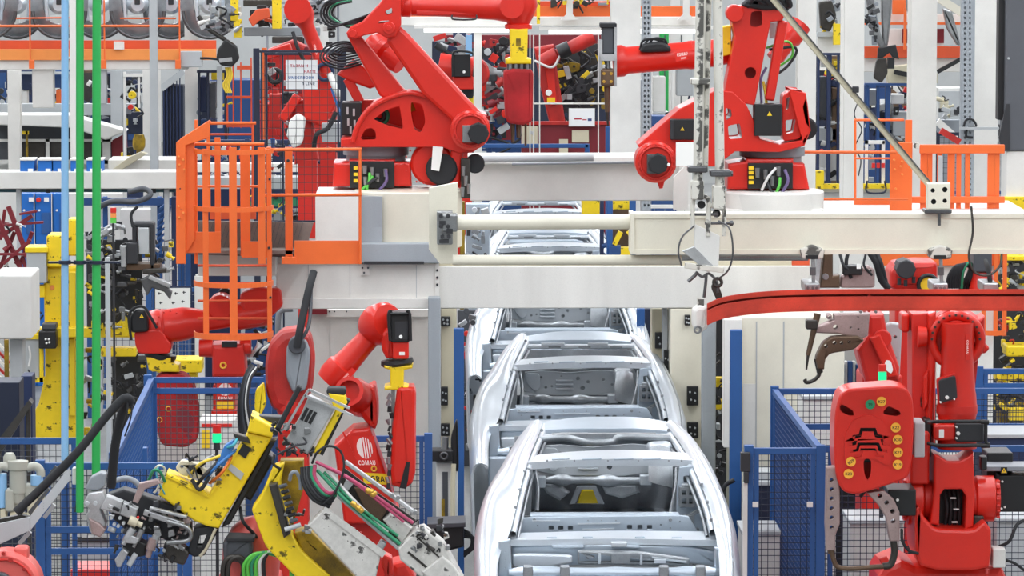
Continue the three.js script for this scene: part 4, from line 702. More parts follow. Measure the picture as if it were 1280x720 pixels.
// maroon robot with the bronze C gun behind the rail
{
  const D = 30.2, q = crop(1000, 300, 4), Q = (p) => mapP(q, p);
  const r = thing('industrial_robot', 'dark red robot arm behind the curved rail holding a bronze pincer gun', 'robot', at(1100, 860, D), 'red robots on the shop floor');
  part('arm', [pl(Q([[340, 370], [420, 370], [440, 470], [500, 640], [495, 700], [440, 720], [330, 720], [285, 550], [340, 470]]), D, .4, .03)], M.redDark, r); part('arm_face', [pl(Q([[350, 490], [400, 470], [470, 610], [490, 680], [440, 690], [400, 600]]), D - .05, .1, .01)], M.pinkRed, r); part('wrist', [dc(1103, 424, 12, D - .02, .2, 20)], M.redDark, r);
  part('arm_plate', [pl(rnded(Q([[418, 640], [430, 600], [455, 605], [466, 650], [455, 670]]), .3), D - .06, .02)], M.paper, r, 'white oval label'); part('column', (() => { const a = at(1080, 470, D), b = at(1130, 470, D); return wb(a.x, a.y, -D - .1, b.x, 0, -D - .6, .03); })(), M.redDark, r);
  part('rear_plate', [pl(Q([[420, 430], [455, 415], [500, 420], [510, 460], [498, 700], [470, 690], [440, 520]]), D + .2, .1, .01, [[1119, 421, 4], [1120, 447, 3], [1117, 468, 2]])], M.greyL, r);
  const g = thing('weld_gun', 'bronze and pink steel pincer weld gun with a long hooked electrode', 'weld gun', at(1045, 480, D - .1));
  part('body_plate', [pl(Q([[170, 372], [350, 368], [340, 480], [310, 495], [190, 470], [60, 465], [80, 440], [170, 400]]), D - .2, .12, .01, [[...q(178, 436), 5], [...q(254, 438), 3.2], [...q(292, 446), 3.4], [...q(148, 385), 3.6], [...q(202, 380), 2.6], [...q(290, 385), 3], [...q(310, 418), 2.4]])], M.pinkSteel, g);
  part('jaw', [pl(rnded(Q([[115, 515], [160, 485], [290, 480, .1], [322, 500, .1], [270, 550], [150, 568], [125, 600], [122, 648, .1], [88, 645, .1], [78, 590]]), .25), D - .25, .12, .01, [[...q(130, 530), 4.4], [...q(173, 514), 4.4], [...q(208, 515), 4], [...q(247, 510), 3.6]])], M.bronze, g, 'bronze jaw with lightening holes');
  part('hook', [tb([[1025, 462, D - .2], [1023, 470, D - .2], [1016, 476, D - .2], [1008, 478, D - .2], [1006, 474, D - .2]], 2.6, 24)], M.gunMetal, g); part('electrode_holder', [rod([1022, 448, D - .2], [1025, 466, D - .2], 5, 4)], M.gunMetal, g);
  part('upper_rod', [rod([1022, 392, D - .22], [1010, 444, D - .22], 4.4, 3)], M.bronze, g); part('tip', [rod([1010, 444, D - .22], [1008, 462, D - .22], 2, 1.1)], M.gunMetal, g); part('rod_clamp', [bx(1008, 400, 1022, 412, D - .25, .1, .01)], M.gunMetal, g);
  part('upper_housing', [pl(Q([[120, 70], [165, 65], [165, 180], [200, 175], [200, 240], [100, 240]]), D - .15, .15, .01)], M.bronze, g); part('guide_column', [br([1024, 318], [1020, 358], 7, D - .2, .1, .01)], M.alu, g); part('side_plate', [pl(rnded(Q([[200, 240], [210, 180], [320, 140], [345, 130], [375, 150], [375, 240]]), .15), D - .1, .12, .01, [[1088, 338, 4]])], M.pinkSteel, g); part('fastener', dc(1032, 346, 4, D - .17, .04, 12), M.steel, g);
  hoses([[[[1050, 318, D - .1], [1056, 334, D - .15], [1070, 340, D - .1]], 2, M.rubber], [[[1060, 316, D - .1], [1058, 330, D - .1], [1064, 348, D - .1]], 2.4, M.rubber], [[[1088, 316, D - .1], [1096, 330, D - .1], [1102, 350, D - .05], [1110, 360, D]], 4.5, M.rubber], [[[1096, 316, D - .1], [1102, 332, D - .1], [1108, 356, D]], 3, M.dark], [[[1082, 318, D - .1], [1080, 332, D - .12], [1090, 344, D - .1]], 1.6, M.rubber]], g); part('servo', [bx(1054, 332, 1078, 344, D - .15, .12, .01)], M.black, g); part('servo_label', bx(1071, 330, 1076, 336, D - .16, .01), M.paper, g);
  // second robot above the rail: motor and cable loop
  const s = thing('industrial_robot', 'red robot shoulder with black motor and cable coil above the curved rail', 'robot', at(1160, 870, D + 1), 'red robots on the shop floor'); const E = D + 1;
  part('shoulder', [pl(rnded(Q([[450, 240], [450, 160], [480, 120], [580, 108], [690, 110], [690, 250], [500, 260]]), .2), E, .4, .04)], M.redDark, s); part('motor', [dc(1133, 337, 12.5, E - .15, .25, 8)], M.dark, s); parts('connector', [[1124, 352], [1132, 354], [1142, 350]].map(([x, y]) => rod([x, y - 4, E - .12], [x, y + 4, E - .12], 2.4, 2.4, 8)), M.rubber, s); part('label', [dc(1160, 356, 11, E - .06, .03, 18)], M.hazard, s); part('label_ring', [ring(1160, 356, 12, 2.6, E - .07)], M.black, s);
  part('column', (() => { const a = at(1120, 365, E), b = at(1172, 365, E); return wb(a.x, a.y, -E - .05, b.x, 0, -E - .5, .03); })(), M.redDark, s);
  hoses([0, 1, 2, 3, 4, 5, 6].map((i) => [[[1184 + i * 3, 360, E - .1], [1186 + i * 3, 345 - i, E - .15], [1196 + i * 2.6, 332 - i * .6, E - .15], [1212 + i, 334 + i, E - .1], [1206 + i * 3, 350, E - .1], [1200 + i * 4, 362, E]], 2, i === 6 ? M.greenD : M.rubber]), s);
  part('motor', [bx(1217, 314, 1240, 340, E - .2, .25, .01)], M.darkGrey, s); part('motor_body', [lt([1228, 366, E - .1], [1228, 340, E - .1], [[0, 0], [0, 18], [1, 12], [1, 0]], 20)], M.red, s);
}

// small machine pieces inside a pixel region: brackets, cylinders, bent pipes
function machinery(parent, [x0, y0, x1, y1], d, n, pal, o = {}) {
  const { dep = .4, s = 1, ang = null } = o;
  for (let i = 0; i < n; i++) {
    const x = rr(x0, x1), y = rr(y0, y1), z = d + rr(0, dep), m = pick(pal), a = ang === null ? pick([0, Math.PI / 2, .6, -.6, .3, -.3]) : ang + rr(-.3, .3) + pick([0, 0, Math.PI / 2]), c = Math.cos(a), sn = Math.sin(a), t = rnd();
    if (t < .34) { const l = rr(5, 13) * s, w = rr(3, 7) * s; part('bracket', br([x - c * l / 2, y - sn * l / 2], [x + c * l / 2, y + sn * l / 2], w, z, rr(.04, .12), .006), m, parent); }
    else if (t < .58) { const l = rr(6, 16) * s, r = rr(1.6, 3.6) * s; part('cylinder', lt([x - c * l / 2, y - sn * l / 2, z], [x + c * l / 2, y + sn * l / 2, z], [[0, 0], [0, r], [.55, r], [.56, r * .5], [.9, r * .5], [.9, r * .8], [1, r * .8], [1, 0]], 10), m, parent); }
    else if (t < .74) { const w = rr(5, 11) * s, h = rr(4, 9) * s; part('clamp_plate', pl(rnded([[x - w / 2, y - h / 2], [x + w / 2, y - h / 2 + rr(-2, 2)], [x + w / 2 + rr(-2, 3), y + h / 2], [x - w / 2, y + h / 2 + rr(0, 3)]], .15, 2), z, rr(.03, .07), .004, w > 7 && h > 5.5 ? [[x, y, 1.5 * s]] : []), m, parent); }
    else if (t < .88) { const l = rr(8, 20) * s; part('hose', tb([[x, y, z], [x + rr(-.4, .6) * l, y + rr(-.6, .2) * l, z - .03], [x + rr(.2, 1) * l, y + rr(-.3, .7) * l, z], [x + rr(0, 1) * l, y + rr(.2, 1) * l, z + .05]], rr(.8, 1.5) * s, 14, 5), pick([M.rubber, M.dark, m]), parent); }
    else part('knob', dc(x, y, rr(1.8, 4) * s, z - .02, rr(.03, .08), 10), m, parent);
  }
}
// pipes in front of the left bay
{
  const d = 28.0;
  const pipe = (name, lab, x0, x1, r, y1, m) => { const t = thing(name, lab, 'pipe', at(x0, y1, d), 'vertical service pipes'); part('pipe', rod([x1, -800, d], [x0, y1, d], r, r, 16), m, t); part('clamp', [lt([x0, 330, d], [x0, 325.5, d], [[0, r + .2], [0, r + 3], [1, r + 3], [1, r + .2]], 16)], M.navyD, t); part('clamp_face', [rod([x0, 330, d], [x0, 325.8, d], r + 1.6, r + 1.6, 16)], M.greyL, t); return t; };
  pipe('service_pipe', 'light blue vertical service pipe beside two green ones', 81, 81.5, 4.6, 575, M.blueL); pipe('service_pipe', 'green vertical pipe next to the light blue pipe', 99.8, 100, 5, 640, M.green); pipe('service_pipe', 'green vertical pipe next to the grey strut', 120, 122, 5.4, 640, M.green);
  solo('pipe_bracket', [bx(60, 327, 150, 329.5, d + .015, .03)], M.navyD, 'thin dark rail clamping the coloured service pipes', 'bracket');
  solo('strut', [bx(131, 322, 139.5, 640, 29, .05, .004)], M.greyL, 'pale grey upright strut right of the green pipes', 'strut');
}
// ladder cage, walkway and railings
{
  const D = 35.4, c = thing('ladder_cage', 'orange caged ladder hanging from the end of the walkway', 'ladder', at(297, 425, D));
  for (const [y, h] of [[188, 6], [259, 6], [353, 6], [417, 7]]) part('hoop', [hoop(292, y, D, 50, h, .01)], M.orange, c);
  const strip = (x, y0, y1, w, z) => part('cage_strip', bx(x - w / 2, y0, x + w / 2, y1, z, .008), M.orange, c);
  strip(257, 186, 418, 8.5, D - .22); strip(291.5, 184, 420, 11, D - .32); strip(327, 184, 330, 10, D - .2);
  part('stringer', [bx(333, 184, 340, 428, D + .02, .06, .004)], M.orange, c); part('stringer', [bx(242, 186, 247, 330, D + .02, .06, .004)], M.orange, c);
  parts('rung', [330, 352, 374, 396, 416].map((y) => rod([247, y + 2, D + .06], [334, y + 2, D + .06], 1.6, 1.6, 8)), M.orangeD, c); parts('side_bolt', [[338, 372], [337, 224], [336, 310]].map(([x, y]) => dc(x, y, 1.6, D, .03, 8)), M.dark, c);
  const w = thing('walkway', 'orange railed maintenance walkway beside the left plinth', 'walkway', at(300, 330, D + .3)), E = D + .2;
  part('end_plate', [pl([[220, 180], [226, 173], [262, 150], [262, 172], [232, 182], [232, 330], [220, 330]], E - .3, .05, .006, [[225, 236, 2], [226, 262, 1.6]])], M.orange, w); part('end_plate_side', [pl([[231, 182], [243, 176], [243, 300], [231, 320]], E - .25, .04, .004)], M.orange, w);
  parts('plate_bolt', [[223, 196], [229, 200], [224, 206], [230, 212], [223, 258], [229, 266], [224, 272]].map(([x, y]) => dc(x, y, 1.3, E - .32, .02, 8)), M.orangeL, w);
  part('deck', [pl([[243, 276], [392, 278], [380, 322], [232, 318]], E + .3, .04), wb(at(232, 318, E).x, at(232, 318, E).y, -E - .0, at(392, 318, E).x, at(232, 318, E).y + .03, -E - 1.2)], M.deck, w, 'dark grating deck');
  const gr = []; for (let i = 0; i < 24; i++) gr.push(br([250 + i * 5.6, 277], [238 + i * 5.6, 318], .8, E + .28, .01)); stuffPart('grating_bar', gr, M.steelD, w);
  part('toe_board', [bx(231, 290, 276, 316, E - .22, .02)], M.orange, w); part('toe_board', [bx(368, 301, 452, 330, E - .1, .02)], M.orange, w); part('toe_board', [bx(302, 302, 340, 322, E - .08, .02)], M.orange, w); part('toe_board_back', [bx(262, 258, 320, 274, E + 1.1, .02)], M.orangeD, w);
  parts('post', [[300, 180, 313, 320], [356, 184, 366, 328], [268, 172, 276, 300]].map((r, i) => bx(r[0], r[1], r[2], r[3], E - .05 + i * .05, .04, .003)), M.orange, w); parts('post_back', [[258, 152, 263, 262], [243, 150, 247, 176]].map((r) => bx(...r, E + 1, .04)), M.orange, w);
  parts('handrail', [rod([222, 180, E - .2], [330, 180, E - .1], 2.2), rod([330, 187, E - .12], [452, 186.5, E - .12], 2), rod([330, 244, E - .12], [452, 243.5, E - .12], 2), rod([262, 154, E + 1], [320, 154, E + 1], 2), rod([243, 233, E + .3], [330, 233, E + .3], 1.6), rod([222, 179, E - .3], [262, 152, E + 1], 2)], M.orange, w); part('end_rail', [rod([450, 186, E - .12], [450, 330, E - .12], 1.8)], M.orange, w);
  parts('back_rail', [rod([262, 168, E + 1], [316, 168, E + 1], 1.4), rod([316, 152, E + 1], [316, 262, E + 1], 1.6)], M.orangeD, w);
  part('post_bolt', dc(360, 201, 2, E - .06, .03, 8), M.dark, w); part('foot_bracket', [bx(352, 322, 370, 330, E - .12, .1)], M.orange, w);
  part('support_beam', [bx(247, 316, 345, 345, E + .4, .3, .01)], M.white, w);
}
// left robot, forearm across the picture behind the fence
{
  const D = 36.4, q = crop(140, 340, 3.273), Q = (p) => mapP(q, p);
  const r = thing('industrial_robot', 'red robot behind the left fence with a drooping red shrouded tool', 'robot', at(285, 640, D), 'red robots on the shop floor');
  part('forearm', [lt([176, 412, D], [338, 390, D], [[0, 0], [0, 15], [.05, 21], [.14, 23], [.17, 21.5], [.34, 21], [.42, 18], [.52, 13], [.72, 12], [.74, 17], [1, 17], [1, 0]], 30)], M.red, r); part('forearm_seam', [lt([203, 408.5, D], [207, 408, D], [[0, 21.9], [.5, 22.8], [1, 21.9]], 30)], M.redDark, r); boltRing(212, 405, 16, 1.2, 6, D - .17, M.redDark, r, 1, 3.6);
  part('wrist_block', [pl(rnded(Q([[90, 245], [200, 235], [245, 300], [235, 335], [110, 335], [95, 300]]), .2), D - .15, .3, .012)], M.red, r);
  const m = part('wrist_motor', [pl(rnded(Q([[76, 250], [72, 185], [95, 152], [135, 155], [148, 190], [150, 245]]), .25), D - .2, .22, .02)], M.black, r); part('motor_guard', [tb([[164, 425, D - .2], [161, 396, D - .22], [168, 385, D - .22], [180, 384, D - .22], [188, 396, D - .22], [196, 410, D - .2]], 1.8)], M.rubber, m); warn(177, 395, 3, D - .205, m);
  part('wrist_flange', [lt([200, 449, D], [201, 442, D], [[0, 0], [0, 18], [.4, 20], [1, 20], [1, 0]], 26)], M.black, r); part('tool_adapter', [pl(Q([[140, 350], [240, 352], [240, 372], [275, 380], [275, 410], [165, 408], [150, 400]]), D - .12, .24, .012)], M.yellow, r, 'yellow tool adapter');
  part('tool_shroud', [pl(rnded(Q([[170, 440], [200, 418], [290, 420], [330, 460], [350, 560], [350, 690], [300, 720], [200, 712], [170, 600]]), .25), D - .14, .32, .03)], M.fabricRed, r, 'red cloth shroud printed with dark blotches');
  parts('shroud_print', [[[255, 480], [300, 470], [330, 510], [325, 540], [280, 520], [262, 505]], [[262, 560], [300, 550], [335, 600], [330, 660], [290, 650], [270, 610]], [[295, 660], [330, 670], [320, 690]]].map((p) => pl(rnded(Q(p), .3), D - .146, .01)), M.maroon, r); parts('shroud_mark', [[231, 560], [195, 605]].map(([x, y]) => ring(...q(x, y), 3, .7, D - .15, 14)), M.sticker, r);
  part('elbow', [dc(275, 385, 16, D - .1, .3, 26)], M.red, r); part('elbow_motor', [dc(281, 369, 9, D + .2, .2, 16)], M.black, r); warn(283, 369, 2.6, D + .195, r);
  part('upper_arm', [pl(rnded(Q([[520, 90], [590, 60], [690, 70], [700, 140], [620, 215], [540, 220]]), .2), D - .1, .3, .03)], M.red, r);
  part('turret', [pl(Q([[408, 300], [540, 295], [548, 430], [410, 430]]), D - .1, .4, .03)], M.redDark, r); part('turret_cap', [rod([249, 435, D], [266, 435, D], 11, 12, 18)], M.red, r); part('turret_cap', [rod([300, 433, D], [314, 433, D], 11, 10, 18)], M.red, r); part('ring_label', [ring(...q(455, 382), 3.4, 1.2, D - .11, 16)], M.sticker, r); part('turret_gap', [bx(277, 427, 296, 434, D - .11, .05)], M.black, r);
  part('column', [bx(268, 470, 296, 480, D, .4, .01), (() => { const a = at(266, 480, D), b = at(294, 480, D); return wb(a.x, a.y, -D, b.x, 0, -D - .4, .02); })()], M.redDark, r); printPart('maker_mark', quad([270, 478, D - .02], [293, 478, D - .02], [293, 500, D - .02], [270, 500, D - .02]), MLogo, r); part('yellow_label', [bx(270, 502, 293, 511, D - .015, .02)], M.hazard, r); part('column_foot', [bx(264, 512, 296, 530, D - .05, .3, .02)], M.red, r);
  hoses([0, 1, 2, 3].map((i) => [[[320 - i * 3, 445, D + .1], [326 - i * 2, 425 + i * 4, D], [318 + i * 3, 412 + i * 6, D]], 2.4, pick([M.rubber, M.whiteHose, M.dark])]), r);
}
// robot with dark hose loop, in front of the white enclosure
{
  const D = 30.2, r = thing('industrial_robot', 'red robot head with grey motor band under a dark upright hose', 'robot', at(360, 900, D), 'red robots on the shop floor');
  part('head', [pl(rnded([[336, 430], [352, 414], [374, 411], [388, 420], [393, 450], [390, 490], [378, 514], [356, 518], [340, 512], [332, 490], [331, 455]], .3), D - .1, .36, .06)], M.redWorn, r); part('motor_band', [pl(rnded([[358, 430], [382, 424], [388, 440], [383, 488], [366, 492], [357, 470]], .25), D - .15, .16, .03)], M.grey, r, 'grey motor band'); part('motor_cap', [dc(371, 432, 11, D - .2, .16, 20)], M.darkGrey, r);
  part('upright_hose', [tb([[371, 434, D - .2], [375, 412, D - .2], [380, 388, D - .15], [386, 362, D - .1], [392, 340, D]], 5, 30, 10)], M.rubber, r); part('hose_branch', [tb([[372, 430, D - .18], [384, 412, D - .2], [388, 390, D - .15], [389, 352, D - .05]], 2.4, 26)], M.darkGrey, r);
  part('wrist', [lt([366, 500, D], [360, 528, D], [[0, 0], [0, 20], [.5, 20], [.7, 15], [1, 14], [1, 0]], 24)], M.redDark, r); part('yellow_plate', [pl(rnded([[319, 488], [330, 478], [333, 505], [324, 524], [318, 512]], .25), D - .1, .1, .01)], M.yellow, r);
  part('arm', (() => { const a = at(346, 540, D), b = at(384, 540, D); return wb(a.x, a.y, -D - .1, b.x, 0, -D - .5, .04); })(), M.redDark, r);
  hoses([0, 1, 2, 3, 4, 5].map((i) => [[[314 + i * 1.5, 455 + i, D - .1], [305 + i * 1.5, 475, D - .15], [299 + i * 2, 505, D - .15], [300 + i * 3, 535, D - .1], [306 + i * 3, 556, D - .1]], 2.2, [M.rubber, M.dark, M.darkGrey, M.rubber, M.whiteHose, M.dark][i]]), r);
}
// robot with the maker's panel
{
  const D = 31.2, q = crop(380, 360, 3.6), Q = (p) => mapP(q, p), k = crop(380, 540, 4), K = (p) => mapP(k, p);
  const r = thing('industrial_robot', 'red robot with logo panel and black wrist motor left of the blue line post', 'robot', at(450, 880, D), 'red robots on the shop floor');
  part('forearm', [lt([410, 478, D], [480, 402, D], [[0, 0], [0, 17], [.1, 20], [.25, 20], [.28, 17], [.6, 14.5], [.75, 14], [.8, 17], [1, 17], [1, 0]], 28)], M.red, r, 'tapering red forearm'); printPart('maker_lettering', quad([426, 474, D - .105], [440, 459, D - .1], [445, 464, D - .095], [431, 479, D - .1]), MWord, r);
  part('wrist_disc', [lt([466, 408, D + .05], [486, 402, D - .12], [[0, 0], [0, 22], [.3, 26], [.8, 26], [1, 22], [1, 0]], 30)], M.red, r); part('wrist_shell', [pl(rnded(Q([[345, 210], [370, 180], [405, 200], [410, 320], [370, 320], [350, 280]]), .2), D - .18, .2, .03)], M.pinkRed, r);
  const wm = part('wrist_motor', [bx(488, 391, 512, 428, D - .28, .2, .012)], M.black, r); part('motor_label', [bx(494, 402, 510, 424, D - .285, .01)], M.dark, wm); part('motor_badge', [dc(501, 421, 2.2, D - .295, .02, 12)], M.paper, wm); parts('motor_guard', [tb([[488, 426, D - .3], [486, 394, D - .3], [489, 388, D - .3]], 2.4), tb([[513, 426, D - .3], [512, 394, D - .3], [509, 388, D - .3]], 2.4), rod([488, 392, D - .3], [512, 392, D - .3], 2)], M.black, wm);
  part('motor_base', [bx(491, 427, 511, 449, D - .26, .2, .015)], M.red, r); part('rating_plate', [bx(499, 440, 506, 444, D - .265, .01)], M.paper, r); part('wrist_flange', [lt([497, 457, D - .1], [496, 449, D - .1], [[0, 0], [0, 18], [.4, 21], [1, 20], [1, 0]], 26)], M.black, r);
  part('tool_adapter', [pl(Q([[360, 350], [490, 350], [488, 362], [450, 370], [448, 440], [488, 450], [488, 460], [362, 460], [362, 446], [388, 440], [388, 370], [362, 362]]), D - .2, .24, .012)], M.yellow, r, 'yellow spool adapter');
  part('tool_shroud', [pl(rnded(K([[440, -20], [465, -215], [480, -225, .1], [550, -222, .1], [560, -190], [558, 200], [540, 260], [505, 285], [440, 270], [430, 200]]), .12), D - .22, .3, .03)], M.red, r, 'worn bright red tool cover'); part('tool_slot', [pl(K([[478, 280], [500, 190], [512, 150], [530, 150], [520, 240], [510, 285]]), D - .226, .02)], M.black, r);
  for (let i = 0; i < 15; i++) part('fitting', rod([482 + rr(0, 7), 492 + i * 8, D - .2], [484 + rr(0, 6), 499 + i * 8, D - .2], rr(1.6, 3.4), rr(1.4, 3), 8), pick([M.steel, M.black, M.steel, M.dark]), r); part('tool_spine', [bx(489, 488, 494, 608, D - .15, .06)], M.steel, r);
  part('elbow', [lt([440, 492, D - .1], [452, 500, D + .25], [[0, 0], [0, 18], [.2, 22], [1, 22], [1, 0]], 28)], M.red, r); part('elbow_ring', [lt([436, 489, D - .16], [440, 492, D - .08], [[0, 14], [0, 19], [1, 20]], 28)], M.redDark, r); part('upper_arm', [pl(rnded(Q([[230, 490], [320, 430], [335, 520], [335, 600], [320, 640], [290, 620], [240, 560]]), .2), D, .34, .04)], M.red, r);
  const pn = part('column_panel', [pl(K([[150, 70], [240, -10], [330, -20], [440, 300], [470, 460], [200, 460]]), D - .08, .4, .02)], M.red, r, 'slanted red column with white logo');
  const P = (x, y) => [...k(x, y), D - .085]; printPart('maker_mark', quad(P(240, 20), P(350, 20), P(372, 170), P(262, 170)), MLogo, pn); part('ring_label', [ring(...k(350, 184), 3, 1, D - .09, 14)], M.sticker, pn); part('panel_stripe', [br(k(195, 0), k(268, 165), 2, D - .086, .01)], M.pinkRed, pn);
  const MTape = printMat(128, 48, (g) => { g.fillStyle = '#f2d21c'; g.fillRect(0, 0, 128, 48); g.fillStyle = '#181818'; g.font = 'bold 36px sans-serif'; g.fillText('VGRA', 14, 38); }); printPart('warning_tape', quad(P(290, 202), P(420, 210), P(426, 264), P(300, 258)), MTape, pn);
  part('column', (() => { const a = at(430, 640, D), b = at(498, 640, D); return wb(a.x, a.y, -D - .05, b.x, 0, -D - .55, .03); })(), M.redDark, r);
  // balancer behind on the enclosure
  const s = thing('tool_stand', 'grey tool dressing stand with black head beside the blue line post', 'stand', at(555, 700, 34)); part('stand_column', (() => { const a = at(545, 578, 34), b = at(572, 578, 34); return wb(a.x, a.y, -34, b.x, 0, -34.2, .01); })(), M.whiteG, s); part('stand_slot', [bx(553, 590, 560, 660, 33.99, .02)], M.darkGrey, s); part('head', [bx(538, 563, 566, 577, 33.9, .2, .01)], M.black, s); part('head_ring', [ring(555, 570, 4, 1.6, 33.89, 16)], M.steelD, s); part('head_cap', [rod([556, 564, 34], [557, 546, 34], 5, 4, 12)], M.steel, s); part('arm_pad', [pl(rnded([[563, 548], [572, 520], [574, 590], [566, 588]], .25), 33.95, .08, .01)], M.black, s); part('yellow_edge', bx(552, 624, 556, 660, 33.98, .02), M.yellowD, s); part('ribbed_hose', [tb([[567, 580, 33.9], [566, 610, 33.9], [566, 655, 33.9]], 3.2)], M.creamD, s);
  const bb = thing('junction_box', 'black sloped junction box with cable loops behind the blue line post', 'box', at(552, 690, 32)); part('body', [pl([[536, 658], [580, 656], [580, 684], [556, 690], [545, 676]], 31.9, .3, .02)], M.black, bb); part('lid', [pl([[534, 655], [582, 653], [582, 659], [534, 661]], 31.85, .36, .006)], M.darkGrey, bb); hoses([0, 1, 2, 3].map((i) => [[[580, 662 + i * 3, 32], [588 + i * 2, 668 + i * 2, 32], [589 + i * 2, 682, 32], [580, 690 + i * 2, 32]], 1.5, M.rubber]), bb);
}
// yellow column machine with welding fixture
{
  const D = 42, q = crop(0, 230, 4.235), Q = (p) => mapP(q, p), k = crop(0, 380, 4), K = (p) => mapP(k, p);
  const m = thing('fixture_column', 'tall yellow column machine behind the coloured pipes carrying clamp fixtures', 'machine', at(80, 600, D));
  part('column', [pl([[54, 333], [96, 333], [96, 550], [24, 550], [28, 540], [48, 505], [56, 470], [56, 430]], D, .5, .02)], M.yellow, m); part('upper_column', [bx(58, 294, 79, 334, D - .1, .4, .02)], M.yellow, m); part('upper_block', [bx(84, 274, 100, 320, D + .1, .3, .02)], M.yellow, m); part('column_label', [dc(65, 359.5, 3, D - .02, .03, 14)], M.orangeL, m); part('column_edge', [bx(76, 345, 79, 545, D - .02, .1)], M.yellowD, m);
  part('housing', [bx(33, 312, 58, 354, D - .15, .3, .012)], M.greyL, m); part('housing_cap', [bx(31, 309, 60, 316, D - .17, .34, .01)], M.yellow, m); part('valve_block', [bx(24, 356, 41, 376, D - .2, .2, .01)], M.yellowC, m); part('valve_mark', [ring(31, 366, 3, 1.2, D - .21, 12)], M.black, m); part('yellow_arm', [bx(38, 357, 56, 372, D - .1, .15, .01)], M.yellow, m);
  part('cross_beam', [bx(25, 410, 168, 422, D - .2, .2, .012)], M.yellow, m); part('gusset', [pl(K([[560, 120], [640, 50], [650, 130], [640, 165], [560, 165]]), D - .22, .1, .01)], M.yellow, m); part('gusset_hole', [bx(142, 415, 152, 419, D - .225, .02, .004)], M.yellowD, m); part('lower_beam', [bx(126, 435, 170, 446, D - .2, .2, .012)], M.yellow, m); parts('beam_hole', [128, 144].map((x) => pl(rnded([[x - 2, 441], [x, 438], [x + 2, 441], [x, 445]], .3), D - .205, .02)), M.yellowD, m);
  const cb = part('control_box', [bx(48, 414, 70, 436, D - .4, .2, .012)], M.black, m); parts('button', [[57, 424], [61, 424], [58, 429], [61.5, 428]].map(([x, y]) => dc(x, y, 1.4, D - .42, .03, 8)), M.paper, cb); part('box_lid', [bx(52, 405, 70, 412, D - .35, .2, .01)], M.darkGrey, m);
  part('window_frame', [bx(24, 419, 51, 424, D - .3, .1), bx(24, 472, 55, 478, D - .3, .1), bx(49, 420, 54, 478, D - .3, .1)], M.yellow, m); part('window', [bx(26, 423, 49, 473, D - .28, .05)], M.greyL, m, 'grey cover plate'); hoses([[[[36, 432, D - .32], [38, 445, D - .32], [36, 458, D - .32]], 1.4, M.whiteHose], [[[35, 462, D - .32], [40, 470, D - .32], [46, 474, D - .32]], 1, M.dark], [[[44, 372, D - .3], [38, 388, D - .3], [46, 402, D - .3], [54, 394, D - .3]], 1.2, M.rubber], [[[48, 372, D - .3], [44, 384, D - .3], [52, 392, D - .3]], 1.2, M.rubber]], m); part('strip', [br([39, 548], [25, 520], 3, D - .4, .1), bx(22, 545, 40, 549, D - .4, .3)], M.greyL, m);
  parts('rib', [[86, 340, 95, 410], [86, 424, 94, 520]].map((r) => bx(...r, D - .05, .2, .01)), M.yellowC, m);
  machinery(m, [84, 425, 130, 540], D + .1, 34, [M.dark, M.yellow, M.greyL, M.black, M.steel, M.yellowD], { dep: .5 });
  const f = thing('welding_fixture', 'dense grey clamp fixture with hoses and grippers in front of the yellow column', 'fixture', at(165, 520, D - .6));
  part('frame', [bx(165, 283, 171, 330, D - .6, .2, .01), bx(165, 278, 192, 284, D - .6, .2, .02), bx(187, 280, 193, 340, D - .6, .2, .01)], M.dark, f); part('controller', [bx(173, 285, 186, 318, D - .65, .15, .01)], M.greyL, f); part('screen_box', [bx(158, 304, 172, 330, D - .7, .15, .01)], M.dark, f); part('screen_side', [bx(151, 308, 158, 334, D - .68, .15, .01)], M.alu, f); part('base_plate', [bx(158, 330, 200, 338, D - .6, .3, .01)], M.bronze, f); part('backing', [bx(108, 300, 178, 420, D - .1, .05)], M.dark, f);
  machinery(f, [108, 280, 160, 330], D - .6, 46, [M.alu, M.steel, M.yellow, M.dark, M.greyL, M.steel, M.alu]); machinery(f, [110, 330, 175, 415], D - .6, 70, [M.dark, M.steelD, M.gunMetal, M.yellow, M.steel, M.alu, M.black]); machinery(f, [182, 300, 214, 350], D - .6, 22, [M.steelD, M.yellow, M.alu, M.gunMetal]); machinery(f, [130, 446, 180, 520], D - .3, 40, [M.dark, M.black, M.greyL, M.yellow, M.steelD]); part('backing', [bx(140, 440, 184, 545, D + .2, .05)], M.dark, f);
  part('gripper_finger', [pl(K([[700, -120], [760, -150], [830, -90], [860, -60], [850, -20], [820, -60], [760, -80], [735, -40]]).map(([x, y]) => [x, y]), D - .7, .1, .01)], M.steelD, f); part('gripper_finger', [br([186, 346], [213, 358], 6, D - .72, .08, .01)], M.alu, f); part('gripper_finger', [br([178, 340], [208, 338], 6, D - .72, .08, .01)], M.gunMetal, f); hoses([[[[118, 262, D - .3], [140, 252, D - .35], [170, 252, D - .35], [188, 244, D - .35], [180, 236, D - .3], [160, 240, D - .3]], 3.6, M.darkGrey]], f); part('cable_guide', [tb([[166, 284, D - .62], [164, 268, D - .6], [172, 258, D - .6]], 2)], M.rubber, f);
}
